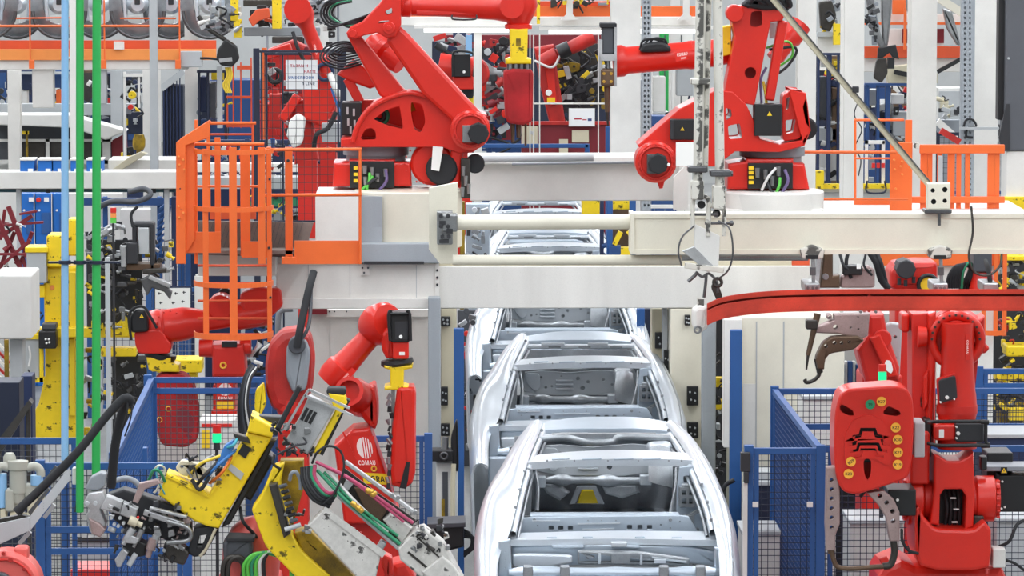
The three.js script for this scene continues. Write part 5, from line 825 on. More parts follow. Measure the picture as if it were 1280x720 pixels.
// stack light, wall chart and cabinets behind the left bay
{
  const sl = (x, y, d, lab, s = 1) => { const t = thing('stack_light', lab, 'signal lamp', at(x, y + 14 * s, d), 'signal lamps'); part('red_segment', rod([x, y - 6 * s, d], [x, y, d], 3.6 * s, 3.6 * s, 14), M.lampRed, t); part('green_segment', rod([x, y + 1, d], [x, y + 8 * s, d], 3.8 * s, 3.8 * s, 14), M.lampGreen, t); part('foot', rod([x, y + 8 * s, d], [x, y + 14 * s, d], 2.6 * s, 3 * s, 12), M.dark, t); const pb = at(x, y + 14 * s, d); part('pole', wb(pb.x - .012, pb.y, -d + .012, pb.x + .012, 0, -d - .012), M.dark, t); return t; };
  sl(271, 541, 32.6, 'green lit signal lamp with red top below the left mesh fence', 1.5); sl(1103, 464, 29.6, 'green lit signal lamp behind the stickered weld gun', 1.4); sl(1139, 455, 30.6, 'small green signal lamp beside the dark red robot column', 1);
  const tl = thing('stack_light', 'red orange and green signal tower above the grey clamp fixture', 'signal lamp', at(140, 284, 41), 'signal lamps'); part('red_segment', bx(138, 260, 145, 266, 41, .05), M.lampRed, tl); part('amber_segment', bx(138, 266.5, 145, 272, 41, .05), M.orangeL, tl); part('green_segment', bx(138, 272.5, 145, 279, 41, .05), M.greenHose, tl); part('foot', bx(140, 279, 143, 286, 41, .04), M.dark, tl); const pt = at(141.5, 286, 41); part('pole', wb(pt.x - .01, pt.y, -41, pt.x + .01, 0, -41.02), M.dark, tl);
  const MChart = printMat(256, 160, (g) => { g.fillStyle = '#eef1f0'; g.fillRect(0, 0, 256, 160); g.fillStyle = '#2b2f36'; for (const [x, y] of [[20, 38], [80, 30], [140, 38], [200, 30], [30, 110], [120, 110], [190, 100]]) { g.fillRect(x, y, 24, 6); g.fillRect(x + 4, y - 6, 8, 20); } });
  const ch = thing('wall_chart', 'white pinned chart on the mesh behind the left robot', 'chart', at(215, 388, 43)); part('board', bx(192, 358, 240, 388, 43, .02), M.navy, ch); printPart('print', quad([194, 360, 42.99], [238, 360, 42.99], [238, 386, 42.99], [194, 386, 42.99]), MChart, ch);
  const bz = thing('warning_board', 'white control cabinet with red and yellow labels below the left mesh fence', 'cabinet', at(272, 560, 34.4)); part('body', (() => { const a = at(249, 525, 34.4), b = at(294, 525, 34.4); return wb(a.x, a.y, -34.4, b.x, 0, -34.8, .01); })(), M.whiteG, bz); parts('label', [[252, 530, 290, 534], [254, 548, 262, 560]].map((r, i) => bx(...r, 34.39, .01)), M.lampRed, bz); part('yellow_label', bx(252, 538, 262, 560, 34.385, .01), M.hazard, bz);
}

// ---------------------------------------------------------------- foreground grippers and hoses at the left
{
  const D = 26.4, q = crop(100, 460, 2.769), Q = (p) => mapP(q, p);
  const r = thing('welding_gripper', 'yellow L shaped gripper frame with steel clamp heads beside the black corrugated hose', 'gripper', at(250, 730, D));
  part('main_beam', [pl(Q([[580, 225], [665, 240], [480, 556], [440, 548], [395, 530], [330, 482], [272, 440], [300, 362], [450, 430]]), D, .22, .012)], M.yellow, r, 'folded yellow sheet frame');
  part('beam_cap', [pl(Q([[578, 222], [592, 163], [676, 208], [664, 242]]), D - .03, .28, .012)], M.yellow, r); part('beam_fold', [br(q(455, 436), q(560, 262), 3, D - .014, .02)], M.yellow, r); part('leg_fold', [br(q(300, 372), q(446, 446), 3, D - .014, .02)], M.yellow, r);
  part('side_rail', [pl(Q([[655, 255], [680, 250], [520, 540], [490, 552]]), D + .03, .2, .01)], M.black, r); part('side_box', [pl(Q([[612, 310], [640, 285], [675, 315], [590, 462], [555, 440]]), D + .08, .2, .015)], M.black, r); parts('rail_bolt', [[600, 352], [582, 384], [640, 300]].map(([x, y]) => dc(...q(x, y), 1.6, D + .06, .03, 8)), M.greyL, r);
  part('name_plate', [pl(Q([[512, 350], [522, 332], [568, 366], [556, 388]]), D - .012, .02)], M.greyL, r); part('label_plate', [pl(Q([[540, 290], [560, 258], [592, 280], [572, 314]]), D - .012, .02)], M.black, r); part('grey_wedge', [pl(Q([[528, 225], [580, 240], [590, 262], [540, 250]]), D - .04, .1, .006)], M.gunMetal, r); part('hinge_block', [pl(Q([[620, 165], [700, 170], [705, 190], [640, 200]]), D + .1, .12, .01)], M.dark, r);
  part('lower_frame', [pl(Q([[395, 555], [470, 545], [478, 565], [430, 650], [395, 655], [370, 640], [385, 590]]), D + .02, .2, .012, [rnded(Q([[405, 575], [450, 568], [425, 630], [395, 632]]), .2)])], M.rubber, r); part('frame_edge', [tb([[q(470, 556)[0], q(470, 556)[1], D], [q(440, 620)[0], q(440, 620)[1], D], [q(415, 652)[0], q(415, 652)[1], D]], 2)], M.creamD, r);
  part('back_plate', [pl(rnded(Q([[330, 345], [350, 320], [400, 330], [440, 355], [430, 385], [350, 372]]), .2), D + .05, .08, .006, [[...q(352, 342), 3.6], [...q(378, 360), 3.2], [...q(410, 340), 3.2]])], M.creamD, r);
  hoses([[[[236, 596, D + .02], [250, 580, D - .05], [270, 572, D - .03], [285, 566, D]], 2, M.yellowHose], [[[262, 604, D], [278, 590, D - .08], [290, 570, D]], 2, M.orangeHose], [[[256, 600, D], [272, 582, D - .08], [296, 562, D]], 2, M.blueHose], [[[240, 600, D], [250, 612, D - .05], [262, 596, D - .05]], 2.6, M.rubber], [[[246, 606, D], [258, 592, D - .06], [272, 578, D]], 2.4, M.dark], [[[282, 560, D], [292, 556, D - .08], [298, 545, D]], 2, M.cyanHose], [[[300, 634, D + .1], [304, 652, D], [318, 668, D + .05], [326, 680, D + .1]], 2.2, M.rubber], [[[186, 600, D], [192, 588, D - .06], [200, 590, D - .05], [206, 602, D]], 2, M.greenD], [[[190, 592, D], [198, 582, D - .04], [206, 588, D], [196, 612, D], [192, 616, D]], 1.4, M.cream], [[[206, 618, D], [196, 596, D - .05], [198, 584, D], [204, 580, D]], 1, M.cyanHose]], r);
  part('connector_strip', [pl(Q([[470, 335], [500, 270], [530, 250], [540, 262], [500, 340]]), D - .03, .1, .006)], M.blueHose, r); machinery(r, [232, 572, 274, 608], D - .06, 14, [M.dark, M.alu, M.creamD, M.black, M.steel], { dep: .1, ang: -.6 });
  // clamp head
  const h = part('clamp_head', [pl(Q([[95, 440], [150, 420], [220, 440], [330, 480], [385, 540], [385, 590], [340, 610], [250, 580], [160, 560], [110, 520]]), D + .06, .16, .012)], M.dark, r);
  part('head_plate', [pl(Q([[92, 440], [148, 462], [140, 508], [70, 488]]), D - .08, .08, .008, [[...q(105, 458), 1.3], [...q(102, 486), 1.3]])], M.alu, h); part('hole_block', [pl(Q([[150, 465], [200, 488], [190, 528], [138, 508]]), D - .1, .1, .008, [[...q(152, 482), 1.5], [...q(166, 488), 1.5], [...q(180, 494), 1.5], [...q(146, 500), 1.5], [...q(160, 506), 1.5], [...q(174, 512), 1.5]])], M.alu, h);
  part('left_claw', [pl(rnded(Q([[10, 470], [30, 432], [80, 425], [92, 460], [70, 490], [90, 540], [70, 582], [35, 570], [20, 510], [32, 490]]), .15), D - .02, .12, .01)], M.alu, h); part('claw_foot', [pl(Q([[30, 520], [70, 540], [90, 560], [70, 588], [40, 575]]), D - .05, .12, .01)], M.pinkSteel, h); part('upper_claw', [pl(rnded(Q([[15, 420], [35, 380], [70, 362], [90, 368], [85, 410], [60, 425]]), .2), D, .12, .01, [[...q(45, 395), 2], [...q(56, 412), 1.6]])], M.grey, h);
  parts('claw_bolt', [[24, 470], [52, 470], [108, 520], [118, 542], [138, 520], [132, 548], [112, 560], [150, 538]].map(([x, y], i) => dc(...q(x, y), i < 2 ? 2.6 : 2.2, D - .1, .04, 10)), M.greyL, h);
  part('lever', [pl(Q([[205, 400], [270, 385], [280, 400], [225, 420], [200, 470], [182, 462]]), D - .1, .06, .006, [[...q(212, 420), 1.4], [...q(202, 440), 1.4], [...q(240, 402), 1.4]])], M.pinkSteel, h); part('link_tube', [tb([[143, 601, D - .02], [158, 598, D - .02], [170, 603, D - .02], [176, 612, D - .02]], 3.6, 20)], M.grey, h); part('needle_bar', [br(q(220, 500), q(360, 545), 7, D - .1, .05, .006), br(q(240, 486), q(370, 518), 4, D - .1, .05, .006)], M.alu, h);
  part('curved_guard', [tb([[q(300, 530)[0], q(300, 530)[1], D - .12], [q(365, 550)[0], q(365, 550)[1], D - .12], [q(385, 575)[0], q(385, 575)[1], D - .12], [q(370, 598)[0], q(370, 598)[1], D - .12], [q(300, 605)[0], q(300, 605)[1], D - .12]], 3, 30)], M.steel, h);
  for (const [a, b, rr0, m] of [[[185, 555], [150, 610], 5, M.alu], [[215, 560], [185, 620], 4, M.steel], [[255, 590], [235, 655], 6, M.pinkSteel], [[265, 580], [240, 640], 5, M.alu], [[170, 525], [215, 545], 6, M.creamD]]) part('piston', lt([...q(...a), D - .1], [...q(...b), D - .1], [[0, 0], [0, rr0], [.6, rr0], [.62, rr0 * .6], [1, rr0 * .6], [1, 0]], 14), m, h);
  part('jaw', [pl(Q([[120, 665], [150, 625], [168, 640], [140, 690], [128, 690]]), D - .12, .1, .008)], M.alu, h); part('jaw', [pl(Q([[160, 680], [185, 640], [200, 650], [175, 692]]), D - .1, .1, .008)], M.greyL, h); part('jaw_block', [pl(Q([[145, 600], [190, 590], [230, 610], [225, 650], [180, 660], [150, 640]]), D - .06, .14, .01)], M.black, h); part('jaw_plate', [pl(Q([[150, 590], [165, 575], [205, 590], [195, 610], [160, 606]]), D - .12, .06, .005, [[...q(165, 588), 1.2], [...q(180, 594), 1.2]])], M.alu, h); part('tool_body', [pl(rnded(Q([[290, 610], [350, 610], [380, 640], [360, 685], [310, 670], [285, 640]]), .2), D - .02, .16, .015)], M.gunMetal, h);
  machinery(r, [138, 628, 232, 690], D - .1, 58, [M.alu, M.steel, M.dark, M.black, M.greyL, M.gunMetal, M.steel, M.pinkSteel], { dep: .1, ang: .45, s: .8 });
  machinery(r, [200, 640, 238, 700], D - .06, 22, [M.alu, M.dark, M.pinkSteel, M.black, M.steel], { dep: .1, ang: -1.1, s: .8 });
  part('status_led', [dc(...q(200, 518), 1.8, D - .16, .02, 10)], M.lampRed, h);
}
{
  const D = 26.1, q = crop(260, 460, 2.769), Q = (p) => mapP(q, p), k = crop(380, 540, 4), K = (p) => mapP(k, p);
  const r = thing('welding_gripper', 'worn yellow and silver gripper with pink and green hoses reaching the first car', 'gripper', at(440, 740, D));
  part('yellow_body', [pl(rnded(Q([[225, 345], [265, 330], [250, 400], [290, 580, .1], [330, 640], [430, 730], [310, 730], [200, 620], [150, 490], [185, 440]]), .12), D + .08, .2, .012)], M.yellow, r, 'curved yellow bracket'); part('yellow_foot', [pl(Q([[300, 570], [350, 560], [480, 690], [520, 740], [420, 740], [330, 650]]), D + .14, .2, .012, [rnded(Q([[340, 590], [385, 625], [380, 645], [345, 615]]), .15)])], M.yellowD, r); part('yellow_back', [pl(Q([[250, 320], [330, 320], [330, 420], [290, 560], [250, 480]]), D + .2, .15, .01)], M.yellowD, r);
  const al = part('top_plate', [pl(Q([[318, 170], [350, 95], [440, 140], [345, 300], [270, 250]]), D - .02, .1, .008)], M.alu, r, 'tilted silver plate'); parts('plate_slot', [[[330, 148], [346, 120], [388, 140], [372, 168]]].flatMap(() => [0, 1, 2].map((i) => pl(Q([[318 + i * 14, 178 + i * 6], [340 + i * 14, 136 + i * 7], [350 + i * 14, 141 + i * 7], [328 + i * 14, 184 + i * 6]]), D - .026, .02))), M.black, al);
  part('yellow_rail', [pl(Q([[415, 85], [475, 95], [482, 120], [385, 300], [362, 295], [440, 150]]), D + .02, .12, .01)], M.yellow, r); part('rail_edge', [br(q(484, 110), q(390, 300), 6, D + .05, .1)], M.rubber, r); part('rail_cap', [bx(...q(410, 70), ...q(478, 96), D + .02, .14, .02)], M.rubber, r);
  parts('cage_bar', [[[335, 95], [500, 165]], [[350, 75], [490, 140]], [[335, 95], [265, 215]], [[350, 75], [335, 95]]].map(([a, b]) => br(q(...a), q(...b), 3, D - .08, .02)), M.alu, r);
  part('black_rail', [pl(Q([[310, 60], [325, 70], [250, 215], [235, 205]]), D - .02, .08, .008)], M.rubber, r); machinery(r, [340, 530, 392, 568], D - .08, 40, [M.black, M.dark, M.steel, M.rubber, M.alu], { dep: .14, ang: -.7, s: .75 });
  part('valve_manifold', [pl(Q([[210, 405], [238, 400], [285, 575], [262, 590]]), D - .02, .12, .01)], M.gunMetal, r); for (let i = 0; i < 8; i++) { const p = q(248 + i * 6, 412 + i * 20); part('valve', rod([p[0], p[1], D - .05], [p[0] + 9, p[1] - 3, D - .06], 2.8, 2.2, 9), i % 3 ? M.black : M.darkGrey, r); }
  part('feed_pipe', [tb([[362, 600, D - .05], [364, 592, D - .08], [370, 590, D - .08], [375, 600, D - .06], [376, 612, D - .05]], 2.4, 20)], M.grey, r); part('brass_tee', [rod([356, 662, D - .06], [376, 656, D - .06], 3, 3, 10)], M.greyL, r); machinery(r, [352, 640, 386, 668], D - .05, 12, [M.steel, M.brass, M.black, M.greyL], { dep: .08, ang: .2, s: .7 });
  // ribbed support bars
  part('silver_bar', [pl(Q([[345, 545], [400, 490], [600, 640], [580, 730], [520, 730]]), D - .12, .16, .01)], M.aluW, r, 'scuffed aluminium bar'); part('bar_edge', [br(q(400, 490), q(610, 648), 8, D - .13, .02)], M.aluW, r);
  parts('frame_bar', [[[205, 150], [560, 410]], [[170, 320], [490, 600]]].map(([a, b]) => br(k(...a), k(...b), 5, D - .1, .05, .006)), M.alu, r); part('frame_bar', [br(k(340, 640), k(400, 550), 9, D - .08, .08, .01)], M.alu, r); part('frame_plate', [pl(K([[210, 240], [250, 255], [200, 320], [180, 310]]), D - .09, .04)], M.alu, r); part('brown_plate', [pl(K([[250, 280], [300, 275], [420, 380], [380, 450], [310, 400]]), D - .03, .05, .006)], M.bronze, r); part('cross_plate', [pl(K([[395, 440], [430, 410], [540, 480], [490, 560]]), D - .06, .1, .01)], M.aluW, r);
  part('end_block', [pl(K([[470, 580], [560, 490], [600, 480], [700, 560], [800, 740], [600, 740], [480, 640]]), D - .16, .2, .012)], M.aluW, r, 'scratched end block'); part('end_arm', [pl(K([[590, 700], [690, 620], [740, 660], [800, 740], [640, 760]]), D - .2, .12, .01)], M.aluW, r); part('end_groove', [br(k(520, 600), k(640, 700), 3, D - .166, .02), br(k(560, 520), k(690, 640), 2, D - .166, .02)], M.gunMetal, r); machinery(r, [515, 650, 560, 700], D - .2, 26, [M.aluW, M.gunMetal, M.steel, M.bronze, M.dark], { dep: .06, ang: .8, s: .8 });
  parts('frame_knob', [[470, 330], [555, 405], [590, 480], [440, 320], [680, 560], [720, 580]].map(([x, y]) => dc(...k(x, y), 3, D - .17, .06, 10)), M.steel, r);
  part('channel_floor', [pl(K([[195, 175], [300, 255], [560, 440], [480, 575], [170, 330]]), D + .03, .02)], M.gunMetal, r);  // dark plate whose colour stands in for shade inside the channel frame
  // hoses through the frame
  const run = (a, b, c2, m, rad) => [[[...k(...a), D - .06], [...k(...b), D - .12], [...k(...c2), D - .1]], rad, m];
  hoses([run([60, 150], [240, 240], [545, 455], M.pinkHose, 2.3), run([90, 165], [260, 260], [500, 450], M.pinkHose, 1.8), run([65, 190], [230, 360], [480, 560], M.greenD, 2.5), run([100, 200], [260, 360], [470, 520], M.greenD, 2), run([110, 180], [250, 340], [420, 500], M.whiteHose, 1.8)], r);
  parts('brass_coupling', [[[310, 285], [355, 320]], [[235, 350], [290, 395]], [[265, 370], [295, 400]], [[330, 290], [360, 316]]].map(([a, b]) => lt([...k(...a), D - .17], [...k(...b), D - .17], [[0, 0], [0, 2.6], [.3, 4], [.5, 2.8], [.7, 4], [1, 3], [1, 0]], 10)), M.brass, r);
  hoses([0, 1, 2, 3, 4, 5].map((i) => [[[...q(325 + i * 9, 345 - i * 2), D - .05 - i * .01], [...q(330 + i * 8, 400 - i * 4), D - .1], [...q(365 + i * 9, 455 - i * 5), D - .1], [...q(420 + i * 6, 480 - i * 10), D - .06]], 2.6, [M.rubber, M.black, M.dark, M.rubber, M.greenD, M.pinkHose][i]]), r); hoses([[[[...q(360, 330), D - .1], [...q(380, 290), D - .14], [...q(420, 270), D - .12], [...q(460, 290), D - .1], [...q(470, 350), D - .12], [...q(440, 430), D - .12], [...q(400, 470), D - .1]], 1.6, M.rubber], [[[...q(230, 300), D - .08], [...q(225, 330), D - .1], [...q(250, 350), D - .08]], 1.8, M.rubber], [[[...q(240, 300), D - .08], [...q(300, 270), D - .12], [...q(340, 260), D - .1], [...q(330, 240), D - .08]], 1.4, M.dark]], r);
  // robot wrist carrying it
  const s = thing('industrial_robot', 'pinkish red robot wrist with dark motor below the yellow grippers', 'robot', at(310, 900, D + .6), 'red robots on the shop floor'), E = D + .5;
  part('wrist_dome', [lt([312, 730, E], [318, 644, E], [[0, 0], [0, 36], [.5, 37], [.8, 28], [.95, 14], [1, .1]], 26)], M.salmon, s); part('wrist_motor', [pl(rnded(Q([[50, 610], [65, 590], [150, 588], [155, 640], [130, 680], [55, 665]]), .15), E - .3, .2, .02)], M.darkGrey, s); part('motor_lid', [bx(283, 672, 318, 678, E - .32, .22, .01)], M.rubber, s); part('base', (() => { const a = at(270, 725, E), b = at(350, 725, E); return wb(a.x, a.y, -E + .1, b.x, 0, -E - .5, .04); })(), M.redDark, s); parts('arm_piece', [pl(rnded(K([[200, 700], [260, 660], [330, 690], [340, 740], [210, 740]]), .2), E - .1, .2, .02), pl(rnded(K([[380, 640], [400, 610], [440, 630], [450, 720], [410, 740]]), .2), E - .2, .15, .02), pl(K([[440, 660], [520, 640], [560, 740], [440, 740]]), E, .3, .03)], M.red, s); parts('wire_loop', [[250, 480], [280, 500], [300, 520]].map(([x, y]) => br(k(x, y), k(x + 14, y + 40), 2.6, E - .3, .02)), M.lampRed, s);
  hoses([0, 1, 2, 3, 4, 5].map((i) => [[[306 + i * 5, 728, E - .3], [305 + i * 5, 706 - i, E - .34], [320 + i * 4, 692 - i * .5, E - .35], [344 + i * 3, 694 + i, E - .34], [362 + i, 706 + i, E - .3], [364 + i, 728, E - .3]], 2.4, [M.greenHose, M.greenHose, M.greenD, M.greenHose, M.whiteHose, M.rubber][i]]), s, 'coiled_hose'); hoses([0, 1].map((i) => [[[278 + i * 6, 728, E - .3], [280 + i * 6, 704, E - .34], [292 + i * 6, 696, E - .34], [304 + i * 4, 706, E - .32], [302, 728, E - .3]], 3.4, M.gunMetal]), s, 'coiled_hose');
}
// cable tray and corrugated hose at the left edge
{
  const D = 25.4, q = crop(0, 540, 4), Q = (p) => mapP(q, p);
  const t = thing('cable_tray', 'bent grey metal cable tray rising beside the light blue pipe', 'cable tray', at(40, 690, D));
  part('lower_side', [pl(Q([[-20, 462], [148, 425], [150, 492], [-20, 570]]), D, .02, .002)], M.greyL, t); part('upper_side', [pl(Q([[148, 425], [346, 178], [350, 240], [152, 492]]), D, .02, .002, [[...q(218, 358), 1], [...q(218, 372), 1], [...q(218, 384), 1]])], M.greyL, t); part('lower_floor', [pl(Q([[-20, 462], [148, 425], [100, 415], [-20, 440]]), D + .06, .06)], M.gunMetal, t); part('far_side', [pl(Q([[80, 420], [275, 168], [290, 180], [100, 425]]), D + .1, .02)], M.steelD, t); part('bracket', [pl(Q([[140, 400], [180, 350], [240, 280], [250, 290], [190, 365], [152, 420]]), D + .02, .04)], M.steelD, t);
  parts('support', [[[150, 500], [95, 560]], [[270, 365], [220, 430]]].map(([a, b]) => br(q(...a), q(...b), 5, D + .1, .04)), M.greyL, t);
  solo('corrugated_hose', [tb([[20, 640, D + .05], [50, 612, D + .05], [96, 566, D], [130, 524, D], [151, 501, D], [160, 497, D], [164, 503, D + .03]], 5.4, 60, 12)], M.rubber, 'thick black hose lying in the grey cable tray', 'hose');
  const c = thing('corrugated_hose', 'black ribbed hose drop hanging down to the steel clamp head', 'hose', at(140, 612, D + .2)); const pts = smoothRow([[162, 498, D + .05], [154, 512, D + .1], [147, 540, D + .15], [143, 565, D + .2], [139, 608, D + .3]], 40); part('hose', tb(pts, 5.8, 60, 12), M.rubber, c); parts('rib', pts.filter((_, i) => i % 2).map((p, i) => ring(p[0], p[1], 5.6, .6, p[2], 14)).map((g, i) => g), M.dark, c); part('strap', [tb([[160, 500, D], [158, 520, D], [152, 540, D + .1]], 1.3)], M.rubber, c); part('strap', [tb([[166, 504, D], [163, 524, D], [156, 545, D + .1]], 1)], M.rubber, c);
  // filter unit
  const E = 27.4, f = thing('filter_unit', 'grey plastic filter canister with elbows and blue hose ends behind the tray', 'filter', at(22, 670, E));
  part('canister', [lt([22.5, 634, E], [22.5, 576, E], [[0, 0], [0, 5], [.08, 5], [.1, 8], [.3, 9.5], [.32, 11], [.8, 11], [.82, 13], [1, 13], [1, 0]], 24)], M.pvc, f); part('cap', [lt([12, 579, E + .05], [12, 566, E + .05], [[0, 0], [0, 8], [.6, 8], [1, 5], [1, 0]], 18)], M.pvc, f); part('elbow', [tb([[34, 585, E], [44, 583, E], [50, 588, E], [51, 596, E]], 5.5, 20, 12)], M.pvc, f); part('elbow', [tb([[11, 585, E], [2, 583, E], [-4, 590, E], [-4, 602, E]], 5.5, 20, 12)], M.pvc, f); part('hose_end', [rod([46, 594, E], [46, 606, E], 8, 8, 14)], M.blueL, f); part('hose_end', [rod([2, 592, E], [2, 634, E], 7, 7, 14)], M.blueL, f); part('valve_body', [bx(6, 612, 18, 640, E - .05, .1, .015), bx(30, 606, 54, 622, E - .02, .1, .015)], M.pvc, f); part('drain', [rod([22, 634, E], [22, 650, E], 3, 3, 10)], M.pvc, f); parts('valve_foot', [[0, 636, 8, 664], [12, 640, 22, 662], [34, 620, 46, 650]].map((r) => bx(...r, E - .03, .1, .012)), M.creamD, f); machinery(f, [4, 605, 52, 650], E + .1, 16, [M.creamD, M.pvc, M.dark, M.gunMetal], { dep: .1 });
  // robot shoulder at the bottom left corner
  const G = 25, b = thing('industrial_robot', 'pinkish red robot shoulder disc with bolts below the cable tray', 'robot', at(10, 900, G), 'red robots on the shop floor'); part('disc', [dc(6, 735, 46, G, .2, 40)], M.salmon, b); part('lug', [bx(17, 684, 35, 706, G + .05, .12, .02)], M.salmon, b); part('rim', [ring(6, 735, 36, 1.5, G - .01, 40)], M.redDark, b); parts('bolt', [[13, 700, 3.4], [4, 692, 2.4], [30, 712, 2.4]].map(([x, y, s]) => dc(x, y, s, G - .03, .04, 10)), M.redWorn, b); part('cover', [dc(0, 730, 14, G - .05, .1, 20)], M.darkGrey, b); part('post', (() => { const a = at(-14, 760, G), c2 = at(24, 760, G); return wb(a.x, a.y, -G - .02, c2.x, 0, -G - .4, .04); })(), M.redDark, b);
  const lb = thing('label_box', 'small white switch box on the fence beside the green pipes', 'box', at(96, 606, 28.1)); part('body', bx(90, 585, 103, 606, 28.1, .09, .008), M.whiteG, lb); part('cable', tb([[96, 606, 28], [97, 618, 28], [94, 640, 28]], 1.2), M.dark, lb);
  solo('red_crate', [(() => { const a = at(88, 712, 30.5), b = at(146, 712, 30.5); return wb(a.x, a.y, -30.5, b.x, 0, -30.9, .01); })()], M.lampRed, 'red crate standing behind the low mesh fence', 'crate'); 
  const pz = thing('pallet_box', 'pale grey box behind the low mesh fence under the clamp jaws', 'box', at(125, 740, 32)); part('body', (() => { const a = at(92, 676, 31.5), b = at(150, 676, 31.5); return wb(a.x, a.y, -31.5, b.x, 0, -32, .01); })(), M.greyL, pz); part('lid', bx(90, 672, 152, 678, 31.48, .54, .006), M.gunMetal, pz);
}

// ---------------------------------------------------------------- the hall behind
const toFloor = (x0, y0, x1, d, t, r = .008, y1 = null) => { const a = at(x0, y0, d), b = at(x1, y0, d); return wb(a.x, a.y, -d, b.x, y1 === null ? 0 : at(x0, y1, d).y, -d - t, r); };
function column(label, x0, x1, d, m = M.white, t = .25, y0 = -40) {
  const o = thing('steel_column', label, 'column', at((x0 + x1) / 2, 700, d).setY(0), 'steel columns of the hall');
  const a = at(x0, y0, d), b = at(x1, y0, d); if (y0 < 0) a.y = HALL.h; const w = b.x - a.x, f = Math.min(.03, w * .15);
  part('front_flange', wb(a.x, 0, -d, b.x, a.y, -d - f, .004), m, o); part('web', wb(a.x + w * .42, 0, -d - f, b.x - w * .42, a.y, -d - t + f), m, o); part('rear_flange', wb(a.x, 0, -d - t + f, b.x, a.y, -d - t, .004), m, o);
  part('base_plate', wb(a.x - .05, 0, -d + .05, b.x + .05, .03, -d - t - .05), M.grey, o); return o;
}
{
  column('white steel column below the conveyor beside the row of blue bins', 9, 24, 60, M.white, .3, 88); column('white column standing on the conveyor behind the light blue pipe', 86, 94, 55.7, M.white, .2); column('white column in front of the navy roller cabin', 178, 199, 62, M.white, .3, 80);
  column('slim pale grey strut crossing the orange conveyor', 186, 196, 50, M.greyL, .1); column('stout white column ending above the conveyor beside the clamp fixture', 230, 246, 57, M.white, .3); column('grey column between the green pipe and the yellow lamp', 138, 152, 66, M.greyL, .3, 88);
  column('broad white column between the weld gun and the perforated strut', 764, 801, 57, M.white, .4); column('white column right of the upright robot arm', 998, 1021, 47, M.white, .3); column('white column with loose wires behind the diagonal stay', 1056, 1081, 47, M.white, .3); column('thin white pole beside the diagonal stay', 1051.5, 1055.5, 46.5, M.white, .05); column('broad white column above the orange railing', 1140, 1172, 45, M.white, .4); column('white column between the perforated strut and the dark mast', 1217, 1249, 44, M.white, .4);
  column('pale column behind the red fixture left of the white column', 592, 602, 58, M.whiteG, .2); column('white column behind the orange walkway rails', 396, 410, 60, M.whiteG, .3); column('grey perforated post beside the fluorescent lamp', 838, 850, 60, M.whiteG, .2);
  // perforated struts
  for (const [x0, x1, d, lab] of [[803, 813.5, 42.6, 'grey perforated strut beside the broad white column'], [1202, 1216.5, 43.5, 'grey perforated strut in front of the orange railing']]) {
    const o = thing('perforated_strut', lab, 'strut', at(x0, 700, d).setY(0), 'perforated struts'), holes = []; for (let y = 3; y < 262; y += 6.5) for (const f of [.28, .72]) holes.push(rnded([[x0 + (x1 - x0) * f - 1.1, y - 1.6], [x0 + (x1 - x0) * f + 1.1, y - 1.6], [x0 + (x1 - x0) * f + 1.1, y + 1.6], [x0 + (x1 - x0) * f - 1.1, y + 1.6]], .3, 2));
    part('channel', pl([[x0, -6], [x1, -6], [x1, 268], [x0, 268]], d, .006, 0, holes), M.greyP, o); part('channel_back', bx(x0, -6, x1, 268, d + .09, .006), M.greyP, o); parts('channel_side', [bx(x0, -6, x0 + .8, 268, d + .004, .09), bx(x1 - .8, -6, x1, 268, d + .004, .09)], M.greyP, o); part('channel_foot', toFloor(x0, 268, x1, d, .06), M.greyP, o);  // back plate added to shut out light, so the holes read dark
  }
  const ms = thing('mast', 'dark grey mast with white foot at the right edge', 'mast', at(1275, 700, 41).setY(0)); part('upper_mast', bx(1258, -15, 1300, 189, 41, .4, .02), M.mastGrey, ms); part('mast_edge', bx(1249, -15, 1258, 150, 41.1, .2, .01), M.black, ms); part('gusset', pl([[1249, 172], [1258, 130], [1262, 130], [1262, 189], [1252, 189]], 40.98, .05), M.dark, ms); part('lower_mast', toFloor(1258, 189, 1300, 41.02, .38), M.white, ms); part('yellow_band', bx(1256, 246, 1300, 264, 40.97, .1, .01), M.yellow, ms); part('mast_bolt', dc(1261, 73, 1.6, 40.98, .03, 8), M.greyL, ms);
  // orange railing on the right platform
  const r = thing('orange_railing', 'orange guard railing on the platform right of the robot behind the crane beam', 'railing', at(1150, 262, 38)), D = 38;
  parts('rail', [[[995, 190, 37.5], [1120, 190.5, 37.5], 2], [[1068, 150, 39], [1130, 150, 39], 1.6], [[1068, 198, 38.6], [1115, 198, 38.6], 1.2], [[993, 249, 37.5], [1135, 249, 37.5], 1.6]].map(([a, b, w]) => rod(a, b, w)), M.orange, r); part('rail_post', rod([1069, 150, 39], [1069, 268, 39], 1.5), M.orange, r); part('rail_post', rod([991.5, 190, 37.5], [991.5, 268, 37.5], 1.3), M.orange, r);
  part('top_bar', bx(1150, 181, 1256, 192, D, .05, .006), M.orange, r); part('bottom_bar', bx(1140, 246, 1256, 254, D, .05, .006), M.orange, r); part('toe_plate', bx(1068, 249, 1140, 268, 38.5, .03), M.orange, r);
  parts('baluster', [1151, 1160, 1172, 1185, 1196, 1207, 1235, 1244].map((x, i) => bx(x, 182, x + (i % 3 ? 5 : 8), 262, D + .03, .03)), M.orange, r); part('gate_plate', bx(1113, 178, 1140, 264, 37.8, .04, .006, ), M.orange, r); part('gate_post', bx(1132, 150, 1140, 184, 38.6, .05), M.orange, r); parts('gate_bolt', [[1118, 200], [1126, 208], [1119, 212], [1128, 202], [1128, 218], [1120, 236]].map(([x, y]) => dc(x, y, 1.3, 37.77, .03, 8)), M.orangeL, r); part('pipe_joint', dc(1146, 182, 4, 37.7, .06, 12), M.chipped, r);
